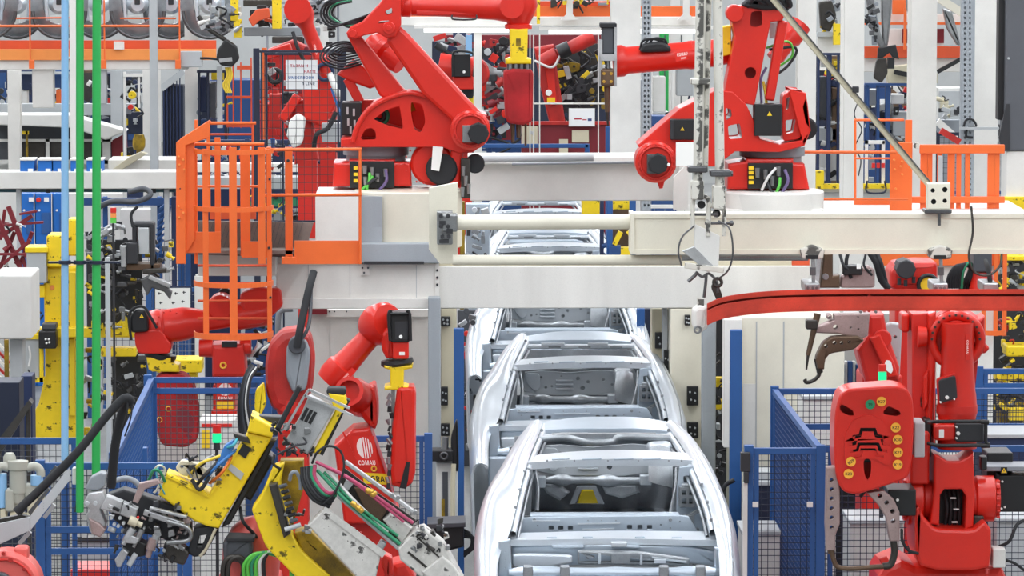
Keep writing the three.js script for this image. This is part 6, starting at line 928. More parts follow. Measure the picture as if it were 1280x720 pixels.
  part('platform', bx(985, 268, 1290, 276, 37.4, 1.6), M.whiteG, r); part('red_guard', br([1176, 163], [1200, 178], 8, 39.5, .04), M.redWorn, r); part('grey_pole', bx(1173, 195, 1178, 262, 37.9, .04), M.greyL, r);
  const hr = thing('orange_cage', 'small orange ladder frame beside the grey clamp robot under the conveyor', 'ladder', at(300, 240, 52)); parts('upright', [283, 290.5, 300, 313].map((x, i) => bx(x, [130, 80, 78, 72][i], x + 2.2, 158 + (i ? 2 : 0), 52, .03)), M.orangeD, hr); parts('crosspiece', [[283, 120, 315, 123], [283, 156, 315, 159], [296, 82, 315, 87]].map((q) => bx(...q, 51.98, .03)), M.orangeD, hr); part('post', bx(327, 60, 334, 190, 50, .06), M.orange, hr);
}
// overhead body conveyor
{
  const d = 56;
  const c = thing('overhead_conveyor', 'orange and white overhead conveyor carrying pressed body panels', 'conveyor', at(110, 88, d)); part('channel', bx(-400, 62, 270, 75, d, .12), M.orangeL, c, 'bright orange channel'); part('upper_channel', bx(-400, 51, 270, 63, d + .15, .1), M.orangeD, c); part('beam', bx(-400, 75, 235, 87, d + .05, .3, .01), M.white, c); part('beam_end', bx(225, 64, 252, 84, d - .1, .3, .01), M.greyL, c); parts('hanger', [[142, 52, 155, 62], [78, 71, 93, 74]].map((q) => bx(...q, d - .05, .06, .006)), M.white, c);
  parts('rail_post', [36, 129, 223].map((x) => bx(x, -10, x + 2.6, 84, d - .15, .03)), M.orange, c); parts('post_foot', [36, 126, 219].map((x) => bx(x, 75, x + 7, 86, d - .18, .04, .004)), M.orange, c); parts('rail', [rod([-10, 32.5, d - .16], [224, 32.5, d - .16], 1.5), rod([20, 23, d + .5], [90, 22, d + .5], 1), rod([150, 23, d + .5], [220, 23, d + .5], 1)], M.orange, c);
  for (const [i, x] of [-14, 20, 74, 124, 172, 214, 262].entries()) {
    const s = thing('pressed_panel', 'silver wheel arch pressing riding on the orange overhead conveyor', 'body panel', at(x, 50, d + .6), 'pressed panels on the overhead conveyor'); const e = d + .6 + (i % 2 ? .55 : 0);
    part('arch', [ring(x, 14, 33, 2.4, e, 28, Math.PI, Math.PI), ring(x, 14, 29, 2, e + .1, 28, Math.PI, Math.PI)], M.steelD, s); part('outer_skin', sheet([smoothRow([[x - 36, -8, e + .1], [x - 34, 20, e + .1], [x - 22, 42, e + .1], [x, 49, e + .1], [x + 22, 42, e + .1], [x + 34, 20, e + .1], [x + 36, -8, e + .1]], 20), smoothRow([[x - 20, -8, e], [x - 19, 12, e], [x - 12, 26, e + .05], [x, 30, e + .05], [x + 12, 26, e + .05], [x + 19, 12, e], [x + 20, -8, e]], 20)], .02), M.zincD, s); part('boss', [lt([x, 4, e + .2], [x, 6, e - .1], [[0, 0], [0, 14], [.6, 12], [1, 8], [1, 0]], 18)], M.zinc, s); part('bracket', bx(x - 4, -6, x + 3, 6, e - .12, .1, .01), M.dark, s); part('rib', br([x - 17, -6], [x - 15, 26], 4, e - .05, .06, .01), M.zinc, s); part('rib', br([x + 17, -6], [x + 15, 26], 4, e - .05, .06, .01), M.zincB, s); part('shelf', bx(x - 12, 20, x + 4, 42, e + .5, .1), M.whiteG, s);
  }
  const c2 = thing('overhead_conveyor', 'orange overhead conveyor beam behind the centre fluorescent lamps', 'conveyor', at(690, 40, 58)); part('channel', bx(500, 8, 764, 21, 58, .2), M.orange, c2); part('beam', bx(500, 21, 764, 32, 57.9, .3, .01), M.white, c2); part('upper_flange', bx(500, 2, 764, 9, 58.1, .2), M.orangeD, c2); part('channel', bx(801, 8, 875, 21, 58, .2), M.orange, c2); part('beam', bx(801, 21, 875, 32, 57.9, .3, .01), M.white, c2); parts('hanger', [712, 858].map((x) => pl([[x - 4, -8], [x + 4, -8], [x + 4, 18], [x + 11, 25], [x - 11, 25], [x - 4, 18]], 57.7, .1)), M.white, c2); part('yellow_post', bx(671, 0, 675, 30, 57.6, .05), M.yellow, c2); machinery(c2, [680, -4, 760, 8], 57.6, 16, [M.dark, M.grey, M.gunMetal, M.yellow]);
  for (const [x0, x1, y, lab] of [[530, 636, 38, 'lit fluorescent tube above the dark red tool shroud robot'], [686, 755, 40, 'lit fluorescent tube beside the grey weld gun'], [800, 880, 39, 'lit fluorescent tube behind the chipped tie rods']]) { const l = thing('fluorescent_lamp', lab, 'lamp', at((x0 + x1) / 2, y, 57.8), 'lit fluorescent tubes'); part('housing', bx(x0 - 12, y - 6, x1 + 12, y - 2.5, 57.8, .2), M.white, l); part('tube', rod([x0, y, 57.9], [x1, y, 57.9], 2.6, 2.6, 12), M.lampTube, l); const a = at((x0 + x1) / 2, y + 4, 57.85), li = new THREE.RectAreaLight(0xffffff, 6, (x1 - x0) * U(57.9), .06); li.position.copy(a); li.rotation.x = -Math.PI / 2; scene.add(li); }
  const c3 = thing('overhead_conveyor', 'orange overhead conveyor with hanging silver panels right of the upright robot', 'conveyor', at(1130, 70, 55)); part('channel', bx(1081, 58, 1203, 72, 55, .15), M.orangeD, c3); part('lower_beam', bx(1060, 72, 1203, 90, 55.1, .2, .01), M.white, c3); part('upper_channel', bx(1081, 28, 1203, 31, 55, .1), M.orange, c3); part('top_block', bx(1116, 0, 1132, 18, 55, .1), M.orange, c3); part('rail_post', bx(1130, 10, 1133, 62, 54.9, .04), M.orange, c3); part('white_sill', bx(1110, 18, 1203, 30, 55.2, .1), M.white, c3); part('red_panel', bx(1128, 36, 1180, 54, 55.4, .05), M.maroon, c3); part('white_frame', bx(1108, 36, 1180, 58, 55.5, .05), M.white, c3); part('diagonal', br([1174, -2], [1206, 18], 10, 54.8, .1), M.cream, c3); part('arm_duct', pl([[1108, 84], [1142, 80], [1172, 92], [1172, 104], [1110, 104]], 54.6, .2, .01), M.creamD, c3); part('black_arm', br([1118, 90], [1142, 95], 6, 54.5, .06), M.black, c3); part('black_arm', br([1172, 90], [1203, 73], 5, 54.5, .06), M.black, c3);
  for (const [i, p] of [[0, [[1082, -8], [1092, -8], [1100, 40], [1108, 58], [1100, 60], [1090, 40]]], [1, [[1102, -8], [1116, -8], [1114, 22], [1110, 58], [1104, 56], [1102, 20]]], [2, [[1132, -8], [1140, -8], [1140, 18], [1134, 14]]], [3, [[1178, 10], [1190, 14], [1196, 36], [1202, 58], [1196, 56], [1184, 36]]]]) solo('door_pressing', pl(rnded(p, .15, 3), 54.4, .12, .02), M.steel, ['bent silver panel hanging left on the right overhead conveyor', 'straight silver panel hanging over the black gripper', 'short silver panel tucked beside the broad white column', 'silver panel hanging beside the perforated strut'][i], 'body panel', 'silver panels on the right conveyor');
  const gp = thing('transfer_gripper', 'dark transfer gripper below the hanging silver panels', 'gripper', at(1105, 100, 54)); part('bar', pl([[1098, 60], [1120, 56], [1124, 74], [1116, 72], [1112, 66], [1104, 72], [1100, 90], [1096, 90]], 54, .1, .01), M.black, gp); part('plate', pl(rnded([[1096, 74], [1108, 72], [1110, 92], [1102, 104], [1092, 98]], .2), 53.9, .1, .01), M.gunMetal, gp); part('cap', bx(1110, 72, 1118, 86, 53.9, .1), M.black, gp); machinery(gp, [1082, 0, 1096, 56], 54, 18, [M.dark, M.steelD, M.black, M.grey]);
  for (const [x0, x1, lab] of [[1022, 1050, 'blurred yellow and grey carrier behind the diagonal stay']]) { const y = thing('panel_carrier', lab, 'carrier', at(1036, 60, 52)); part('frame', bx(x0, 40, x1, 46, 52, .1), M.greyL, y); part('arm', pl(rnded([[1024, 2], [1040, 0], [1046, 20], [1038, 40], [1026, 36]], .2), 52, .15, .02), M.gunMetal, y); part('yellow_foot', bx(1042, 30, 1051, 56, 51.9, .1), M.yellow, y); machinery(y, [1022, 0, 1050, 40], 51.9, 18, [M.yellow, M.yellowD, M.dark, M.grey]); part('cover', bx(1022, 46, 1051, 66, 52.1, .1), M.white, y); }
}
// machines and cabinets far left
{
  const bay = thing('inspection_booth', 'long pale booth with sloping roof above the row of blue bins', 'booth', at(70, 216, 64)); part('roof', pl([[-10, 143], [85, 143], [158, 164], [132, 175], [92, 160], [-10, 156]], 64, .6, .02), M.whiteG, bay); part('upper_wall', bx(-10, 130, 170, 144, 66.5, .2), M.greyL, bay); part('window_band', bx(-10, 156, 140, 205, 64.6, .05), M.darkGrey, bay);
  parts('window_frame', [[-4, 174, 140, 177], [24, 174, 27, 204], [57, 174, 62, 204], [97, 174, 101, 204], [128, 172, 138, 206], [-4, 200, 140, 205]].map((q) => bx(...q, 64.4, .06)), M.whiteG, bay); parts('pane', [[28, 178, 56, 199], [63, 178, 78, 199], [102, 178, 127, 199]].map((q) => bx(...q, 64.5, .02)), M.gunMetal, bay); part('maroon_panel', pl([[139, 176], [158, 166], [160, 196], [140, 196]], 64.5, .05), M.maroon, bay); part('yellow_stand', bx(32, 164, 35, 198, 64.2, .05), M.yellowD, bay); part('yellow_top', bx(25, 164, 36, 168, 64.2, .05), M.yellow, bay); part('plinth', toFloor(-10, 200, 140, 64.8, .3), M.whiteG, bay);
  for (let i = 0; i < 6; i++) { const x = [25, 47, 66, 88, 108, 120][i], w = [18, 18, 11, 9, 8, 8][i]; const b = thing('storage_bin', 'blue storage bin with white label in the row under the pale booth', 'bin', at(x + 9, 216, 46.1), 'blue bins in a row'); part('body', bx(x, 200, x + w, 215.5, 46.08, .3, .01), M.blueBin, b); part('rim', bx(x - .6, 199, x + w + .6, 200.6, 46.06, .34), M.white, b); part('label', bx(x + w * .55, 211, x + w * .9, 215, 46.06, .02), M.paper, b); }
  const sh = thing('bin_shelf', 'long pale shelf beam under the blue bins', 'shelf', at(110, 236, 46)); part('beam', bx(-200, 215, 222, 236, 46, .4, .01), M.whiteG, sh); parts('leg', [20, 120, 205].map((x) => toFloor(x, 236, x + 6, 46.1, .08)), M.greyL, sh);
  const tp = thing('teal_pipe', 'dark teal pipe running under the pale shelf beam', 'pipe', at(110, 241, 45.5)); part('pipe', rod([-10, 238.2, 46.2], [224, 238.2, 46.2], 2.2, 2.2, 10), M.teal, tp); parts('joint', [58, 190, 205].map((x) => rod([x, 238.2, 46.2], [x + 5, 238.2, 46.2], 3.2, 3.2, 10)), M.dark, tp);
  const nv = thing('roller_cabin', 'dark navy ribbed cabin with sloping grey roof behind the white column', 'cabin', at(216, 205, 66).setY(0)); part('body', toFloor(203, 108, 229, 66, .8), M.navyD, nv); parts('rib', [204, 208, 212, 216, 220, 224].map((x) => bx(x, 104 - (x - 204) * .8, x + 2, 206, 65.95, .06)), M.navy, nv); part('roof', pl([[198, 108], [228, 86], [232, 92], [204, 114]], 65.9, .9), M.greyL, nv);
  const wf = thing('lamp_stand', 'white tubular frame holding a round yellow lamp', 'frame', at(165, 200, 61)); parts('upright', [[154, 90, 158, 200], [172, 92, 175, 135]].map((q) => bx(...q, 61, .06)), M.white, wf); part('stand_foot', toFloor(154, 198, 158, 61, .06), M.white, wf); part('crossbar', bx(154, 92, 178, 96, 60.98, .06), M.white, wf); part('yellow_lamp', dc(165, 119, 5, 61.1, .1, 16), M.yellow, wf); part('red_lamp', dc(163, 134, 3.4, 61.1, .1, 14), M.lampRed, wf); machinery(wf, [156, 98, 176, 150], 61.2, 14, [M.dark, M.black, M.navy, M.grey]);
  solo('hanging_board', bx(40, 86.5, 67, 135, 56.1, .2, .01), M.white, 'plain white panel hanging below the orange conveyor', 'panel'); solo('hanging_board', bx(120, 86.5, 133, 130, 56.1, .2, .01), M.greyL, 'narrow pale panel right of the green pipes', 'panel');
  const bag = solo('yellow_drum', lt([173, 201, 58.3], [174, 168, 58.3], [[0, 0], [0, 3], [.4, 3], [.42, 6], [.55, 8], [.8, 8], [1, 6], [1, 0]], 18), M.yellowD, 'rounded yellow drum beside the sloping booth', 'drum'); solo('white_bench', [bx(135, 200, 222, 213, 58, .8, .01), toFloor(140, 213, 150, 58.2, .3), toFloor(205, 213, 215, 58.2, .3)], M.white, 'white bench top in front of the navy cabin', 'bench'); solo('conveyor_chute', pl([[140, 212], [162, 196], [176, 190], [184, 192], [150, 214]], 57.8, .2, .01), M.creamD, 'narrow pale chute leaning on the white bench', 'chute');
  for (const [i, q] of [[0, [-6, 88, 10, 130]], [1, [24, 88, 42, 112]], [2, [69, 88, 88, 112]], [3, [100, 88, 122, 150]], [4, [124, 92, 138, 118]], [5, [158, 130, 180, 175]]]) { const m = thing('control_cabinet', ['navy control cabinet far back beside the white column', 'navy cabinet above the pale booth roof', 'navy cabinet left of the light blue pipe', 'brown shelved cabinet between the green pipes', 'dark navy screen cabinet right of the green pipes', 'navy cabinet behind the white tubular frame'][i], 'cabinet', at((q[0] + q[2]) / 2, 200, 74 + i).setY(0), 'cabinets far back'); part('body', toFloor(q[0], q[1], q[2], 74 + i, .5), [M.navy, M.navy, M.blueD, M.bronze, M.navyD, M.navy][i], m); part('door', bx(q[0] + 2, q[1] + 3, q[2] - 2, q[3], 73.95 + i, .04), [M.blueD, M.navyD, M.navy, M.gunMetal, M.black, M.blueD][i], m); part('handle', bx(q[2] - 4, q[1] + 14, q[2] - 3, q[1] + 22, 73.9 + i, .03), M.greyL, m); }
  const mm = thing('parts_machine', 'assorted small yellow and white machine units under the conveyor', 'machine', at(60, 150, 70)); part('table', bx(-6, 131, 120, 134, 70, .6), M.greyL, mm); parts('table_leg', [0, 110].map((x) => toFloor(x, 134, x + 5, 70.2, .1)), M.greyL, mm); machinery(mm, [-4, 112, 36, 132], 70, 14, [M.whiteG, M.blueD, M.greyL, M.dark]); machinery(mm, [66, 108, 86, 140], 70, 14, [M.yellow, M.dark, M.orange, M.redWorn, M.white]); machinery(mm, [102, 95, 140, 160], 69, 26, [M.dark, M.blueD, M.white, M.redWorn, M.grey, M.navy]); part('table_front', bx(-6, 134, 120, 144, 70.1, .1), M.whiteG, mm);
  // blue cabinets and maroon jig below the shelf
  for (const [i, q] of [[0, [25, 242, 44]], [1, [44, 242, 66]], [2, [66, 242, 82]]]) { const b = thing('blue_cabinet', ['blue switch cabinet next to the maroon jig', 'blue switch cabinet with a red rotary handle', 'blue switch cabinet behind the light blue pipe'][i], 'cabinet', at((q[0] + q[2]) / 2, 300, 50).setY(0), 'blue switch cabinets'); part('body', toFloor(q[0], q[1], q[2] - .6, 50, .5), M.blueBin, b); part('frame_edge', bx(q[2] - 2, q[1], q[2] - .4, 320, 49.97, .04), M.white, b); part('label', bx(q[0] + 11, 247, q[0] + 17, 252, 49.97, .02), M.paper, b); if (i === 1) part('rotary_handle', dc(q[0] + 4, 250, 3, 49.95, .04, 12), M.lampRed, b); part('lock', dc(q[0] + 5, 263, 1.4, 49.97, .02, 8), M.paper, b); part('vent', bx(q[0] + 8, 266, q[2] - 4, 292, 49.98, .02), M.blue, b); }
  const j = thing('maroon_jig', 'maroon lattice jig of crossed bars at the left edge', 'jig', at(18, 345, 44.8)); for (const [a, b, w] of [[[-6, 268], [30, 345], 6], [[10, 258], [38, 330], 6], [[0, 282], [54, 278], 3], [[-6, 300], [40, 270], 5], [[20, 345], [40, 290], 5], [[-4, 345], [18, 290], 5], [[24, 268], [46, 264], 3], [[-6, 318], [34, 318], 3], [[4, 330], [38, 300], 4], [[6, 262], [0, 300], 4], [[28, 320], [34, 346], 4], [[-6, 335], [32, 338], 3]]) part('bar', br(a, b, w, 44.8 + rr(0, .3), .05, .004), M.maroon, j); parts('jig_leg', [4, 30].map((x) => toFloor(x, 336, x + 4, 44.9, .06)), M.maroon, j); machinery(j, [0, 280, 36, 340], 44.8, 12, [M.maroon, M.whiteG, M.maroon]);
  solo('white_enclosure', [bx(-10, 344, 40, 424, 39, .8, .02)], M.whiteG, 'blank off-white box in front of the maroon jig', 'enclosure'); solo('enclosure_leg', toFloor(12, 424, 28, 39.2, .3), M.greyL, 'grey leg under the blank off-white box', 'leg'); solo('striped_pole', [toFloor(5, 425, 10, 41, .08, .004)], M.yellowD, 'ochre upright pole beneath the blank off-white box', 'pole'); const sp = thing('lattice_boom', 'red and white lattice boom beside the ochre pole', 'boom', at(10, 480, 42)); for (let i = 0; i < 6; i++) part('brace', br([-4, 428 + i * 10], [12, 444 + i * 10], 3, 42, .04), i % 2 ? M.redWorn : M.white, sp); part('boom_foot', toFloor(8, 490, 12, 42, .04), M.redWorn, sp);
  solo('dark_cabinet', toFloor(-10, 478, 24, 36, .4), M.navyD, 'dark navy cabinet low behind the fence at the left edge', 'cabinet'); solo('dark_cabinet', toFloor(26, 470, 40, 37, .3), M.navy, 'narrow navy cabinet beside the yellow column foot', 'cabinet'); solo('sloped_ramp', [pl([[-10, 560], [36, 500], [40, 505], [0, 568]], 35.5, .2), toFloor(-6, 560, 0, 35.55, .1), toFloor(32, 506, 37, 35.55, .1)], M.gunMetal, 'grey sloped ramp rail in front of the navy cabinet', 'rail');
  fence('far mesh fence panel behind the clamp fixture under the shelf', [X(112, 47), -47], [X(235, 47), -47], 1.75, { wire: M.darkGrey, mat: M.blue, cell: .07 }); fence('far mesh fence panel behind the wall chart', [X(186, 44.5), -44.5], [X(252, 44.5), -44.5], 1.62, { wire: M.grey, cell: .07 });
  const sr = thing('blue_stair', 'blue stair frame beside the far mesh fence', 'stair', at(205, 340, 46.9)); part('stringer', br([194, 330], [204, 258], 5, 46.7, .06), M.blue, sr); part('stringer', br([204, 330], [212, 258], 4, 46.9, .06), M.blueD, sr); for (let i = 0; i < 8; i++) part('tread', br([192 + i, 318 - i * 8], [202 + i, 310 - i * 8], 2.4, 46.65, .25), M.blue, sr); part('post', toFloor(214, 246, 220, 46.7, .08), M.navy, sr);
  solo('white_backdrop', toFloor(150, 262, 232, 52, .3), M.whiteG, 'pale partition behind the far mesh fences', 'partition'); solo('white_backdrop', toFloor(-10, 236, 26, 56, .3), M.whiteG, 'pale partition left of the blue switch cabinets', 'partition'); solo('navy_partition', toFloor(82, 242, 152, 54, .3), M.whiteG, 'pale partition behind the green pipes below the shelf', 'partition'); { const o = thing('steel_frame', 'blue steel frame above the far mesh fence', 'frame', at(180, 262, 48)); part('bar', bx(104, 248, 232, 257, 48, .1), M.blueD, o); parts('post', [128, 196, 222].map((x) => toFloor(x, 246, x + 6, 48.1, .1)), M.blue, o); }
  column('white pole behind the wall chart and orange cage', 243, 254, 41.5, M.whiteG, .2, 345); solo('yellow_fixture_base', [bx(196, 450, 252, 466, 40, .4, .01), toFloor(204, 466, 214, 40.1, .2), toFloor(236, 466, 246, 40.1, .2)], M.yellow, 'yellow fixture base behind the shrouded tool', 'fixture'); solo('white_screen', toFloor(186, 478, 246, 37.5, .1), M.whiteG, 'pale screen behind the drooping red tool', 'screen'); { const mc = thing('pipe_rack', 'dark hoses and valves behind the orange cage', 'valve rack', at(325, 460, 39)); part('panel', toFloor(306, 385, 346, 39.5, .1), M.blueD, mc); machinery(mc, [306, 395, 346, 470], 39, 40, [M.dark, M.whiteG, M.black, M.steel, M.greyL, M.rubber]); hoses([[[[348, 450, 38], [348, 400, 38], [352, 388, 38], [366, 386, 38]], 4, M.grey]], mc); }
}
// behind the left gantry robot
{
  const d = 50;
  const cl = thing('clamp_robot', 'grey and yellow clamp carrier hanging over the end of the orange conveyor', 'carrier', at(300, 60, 49)); part('side_rail', tb([[248, 20, 49], [258, 34, 49], [272, 44, 49], [282, 50, 49]], 3, 20), M.gunMetal, cl); part('pad', bx(262, 8, 302, 17, 49, .1, .01), M.greyL, cl); part('cross_rail', bx(305, 34, 400, 45, 49.2, .15, .01), M.grey, cl); part('cross_rail', bx(304, 0, 344, 8, 49.2, .15, .01), M.gunMetal, cl); parts('yellow_post', [[288, -4, 298, 26], [292, 24, 302, 47], [340, -4, 352, 36]].map((q) => bx(...q, 48.9, .08, .006)), M.yellow, cl); part('orange_clamp', pl(rnded([[310, 24], [320, 12], [336, 10], [338, 22], [324, 26], [316, 34]], .15), 48.8, .1, .01), M.orangeD, cl); machinery(cl, [255, 8, 300, 40], 48.8, 30, [M.alu, M.black, M.dark, M.white, M.grey, M.alu]); machinery(cl, [308, 8, 340, 34], 48.9, 14, [M.dark, M.orangeD, M.black, M.redWorn]); machinery(cl, [352, 0, 402, 34], 50, 26, [M.alu, M.grey, M.whiteG, M.dark, M.steel]); part('gripper', pl(rnded([[272, 62], [282, 48], [296, 58], [299, 74], [290, 84], [276, 82], [270, 74]], .2), 48.7, .15, .02), M.black, cl); part('gripper_mouth', br([274, 76], [290, 74], 5, 48.68, .04), M.alu, cl); part('cable', tb([[272, 74, 48.7], [262, 73, 48.7], [250, 73, 48.7]], 1.6), M.rubber, cl); hoses([0, 1, 2, 3].map((i) => [[[282 + i * 2, 84, 48.8], [284 + i * 2, 95, 48.8], [279 + i * 2.5, 106, 48.8], [283 + i * 2, 116, 48.8]], 1.2, M.yellowHose]), cl); part('post', bx(271, 82, 278, 160, 49, .08), M.greyL, cl);
  const r = thing('industrial_robot', 'background red robot with slanting forearm beside the white paper sign', 'robot', at(390, 210, 45), 'red robots in the background'); const E = 45; part('elbow', lt([372, 10, E + .2], [372, 12, E - .2], [[0, 0], [0, 17], [1, 17], [1, 0]], 24), M.red, r); part('forearm', lt([376, 14, E], [410, 96, E], [[0, 0], [0, 15], [.1, 15], [.22, 9], [.7, 8.5], [.72, 11], [.8, 11], [.82, 9], [1, 9], [1, 0]], 22), M.red, r); printPart('maker_lettering', quad([389, 52, E - .1], [394, 50, E - .1], [400, 72, E - .1], [395, 74, E - .1]), MWordD, r); part('body', pl([[378, 108], [412, 92], [422, 130], [405, 160], [380, 150]], E, .3, .03), M.red, r); part('base_arm', pl([[366, 130], [386, 122], [398, 200], [368, 206]], E + .1, .3, .03), M.redDark, r); part('link', br([372, 120], [352, 150], 12, E, .2, .02), M.red, r); part('collar', [ring(406, 90, 10, 2.4, E - .1, 20)], M.navy, r); part('cover_bag', pl(rnded([[362, 150], [372, 142], [382, 148], [378, 180], [366, 186], [358, 168]], .25), E - .2, .2, .03), M.paper, r, 'crumpled white plastic cover'); hoses([[[[366, 40, E - .2], [372, 60, E - .25], [384, 84, E - .2]], 2.4, M.rubber], [[[392, 186, E - .2], [396, 168, E - .25], [410, 160, E - .2], [420, 140, E - .2]], 3, M.rubber], [[[412, 92, E - .2], [420, 112, E - .25], [430, 128, E - .2]], 4, M.whiteHose], [[[414, 110, E - .2], [424, 138, E - .2], [430, 152, E - .2]], 1.6, M.blueHose]], r); part('column', toFloor(372, 200, 396, E + .1, .4), M.redDark, r); part('white_box', bx(402, 154, 428, 178, E - .1, .2, .01), M.greyL, r);
  const MSign = printMat(192, 192, (g) => { g.fillStyle = '#eef0f2'; g.fillRect(0, 0, 192, 192); g.font = 'bold 26px sans-serif'; g.fillStyle = '#b03a48'; g.fillText('TABAN H', 26, 46); g.fillText('HATTI', 108, 84); g.fillStyle = '#2a5a9c'; g.fillText('UNDERBODY', 14, 124); g.fillStyle = '#3c4656'; g.fillText('1 LINE', 98, 164); });
  const sg = thing('paper_sign', 'white paper sign with red and blue lettering on the mesh behind the left robot', 'sign', at(376, 112, 43.05)); part('sheet', bx(357, 75, 397, 112, 43.03, .01), M.paper, sg); printPart('print', quad([357.3, 75.3, 43.028], [396.7, 75.3, 43.028], [396.7, 111.7, 43.028], [357.3, 111.7, 43.028]), MSign, sg);
  const f2 = thing('red_machine', 'red welding machine far behind the paper sign', 'machine', at(350, 200, 50)); part('body', toFloor(325, 130, 420, 51, .5), M.redDark, f2); part('upper', pl([[335, 62], [366, 50], [390, 62], [392, 130], [338, 130]], 50.6, .4, .03), M.redWorn, f2); part('arm', br([332, 70], [364, 60], 12, 50, .2, .02), M.red, f2); part('arm', br([338, 92], [352, 170], 12, 50.2, .2, .02), M.redDark, f2); machinery(f2, [328, 58, 400, 150], 49.8, 36, [M.red, M.redDark, M.black, M.dark, M.pinkRed, M.maroon]); part('coil', ring(344, 95, 8, 3, 49.5, 18), M.black, f2); machinery(f2, [340, 160, 430, 210], 49, 26, [M.redDark, M.blueD, M.whiteG, M.dark, M.navy]);
  fence('far dark mesh fence behind the orange walkway', [X(226, 53), -53], [X(330, 53), -53], 2.35, { mat: M.navy, wire: M.navyD, cell: .07 }); fence('dark mesh fence in front of the paper sign', [X(322, 43), -43], [X(430, 43), -43], 4.06, { mat: M.navyD, wire: M.dark, cell: .075, y0: 2.4, fr: .022 }); solo('navy_cabinet', toFloor(232, 104, 268, 58, .6), M.navyD, 'dark navy cabinet behind the far mesh fence', 'cabinet'); solo('teal_cabinet', toFloor(262, 100, 325, 60, .6), M.blueD, 'dull blue cabinet behind the small orange ladder frame', 'cabinet'); { const o = thing('parts_rack', 'crowded parts rack behind the orange walkway rails', 'rack', at(290, 240, 48)); part('shelf', bx(232, 205, 395, 215, 48, .3), M.white, o); part('lower_shelf', bx(232, 222, 395, 236, 47.5, .4), M.greyL, o); part('backing', toFloor(232, 175, 395, 49, .1), M.navy, o); machinery(o, [236, 178, 390, 204], 48.4, 44, [M.navy, M.blueD, M.dark, M.whiteG, M.grey, M.redDark]); machinery(o, [240, 214, 390, 224], 47.6, 24, [M.steel, M.whiteG, M.dark, M.grey]); machinery(o, [310, 246, 395, 275], 47, 30, [M.greenD, M.dark, M.yellow, M.blueD, M.black, M.grey]); part('crate_strip', bx(308, 248, 396, 258, 47.3, .1), M.greenD, o); part('base', toFloor(300, 262, 400, 47.6, .2), M.greyL, o); }
}
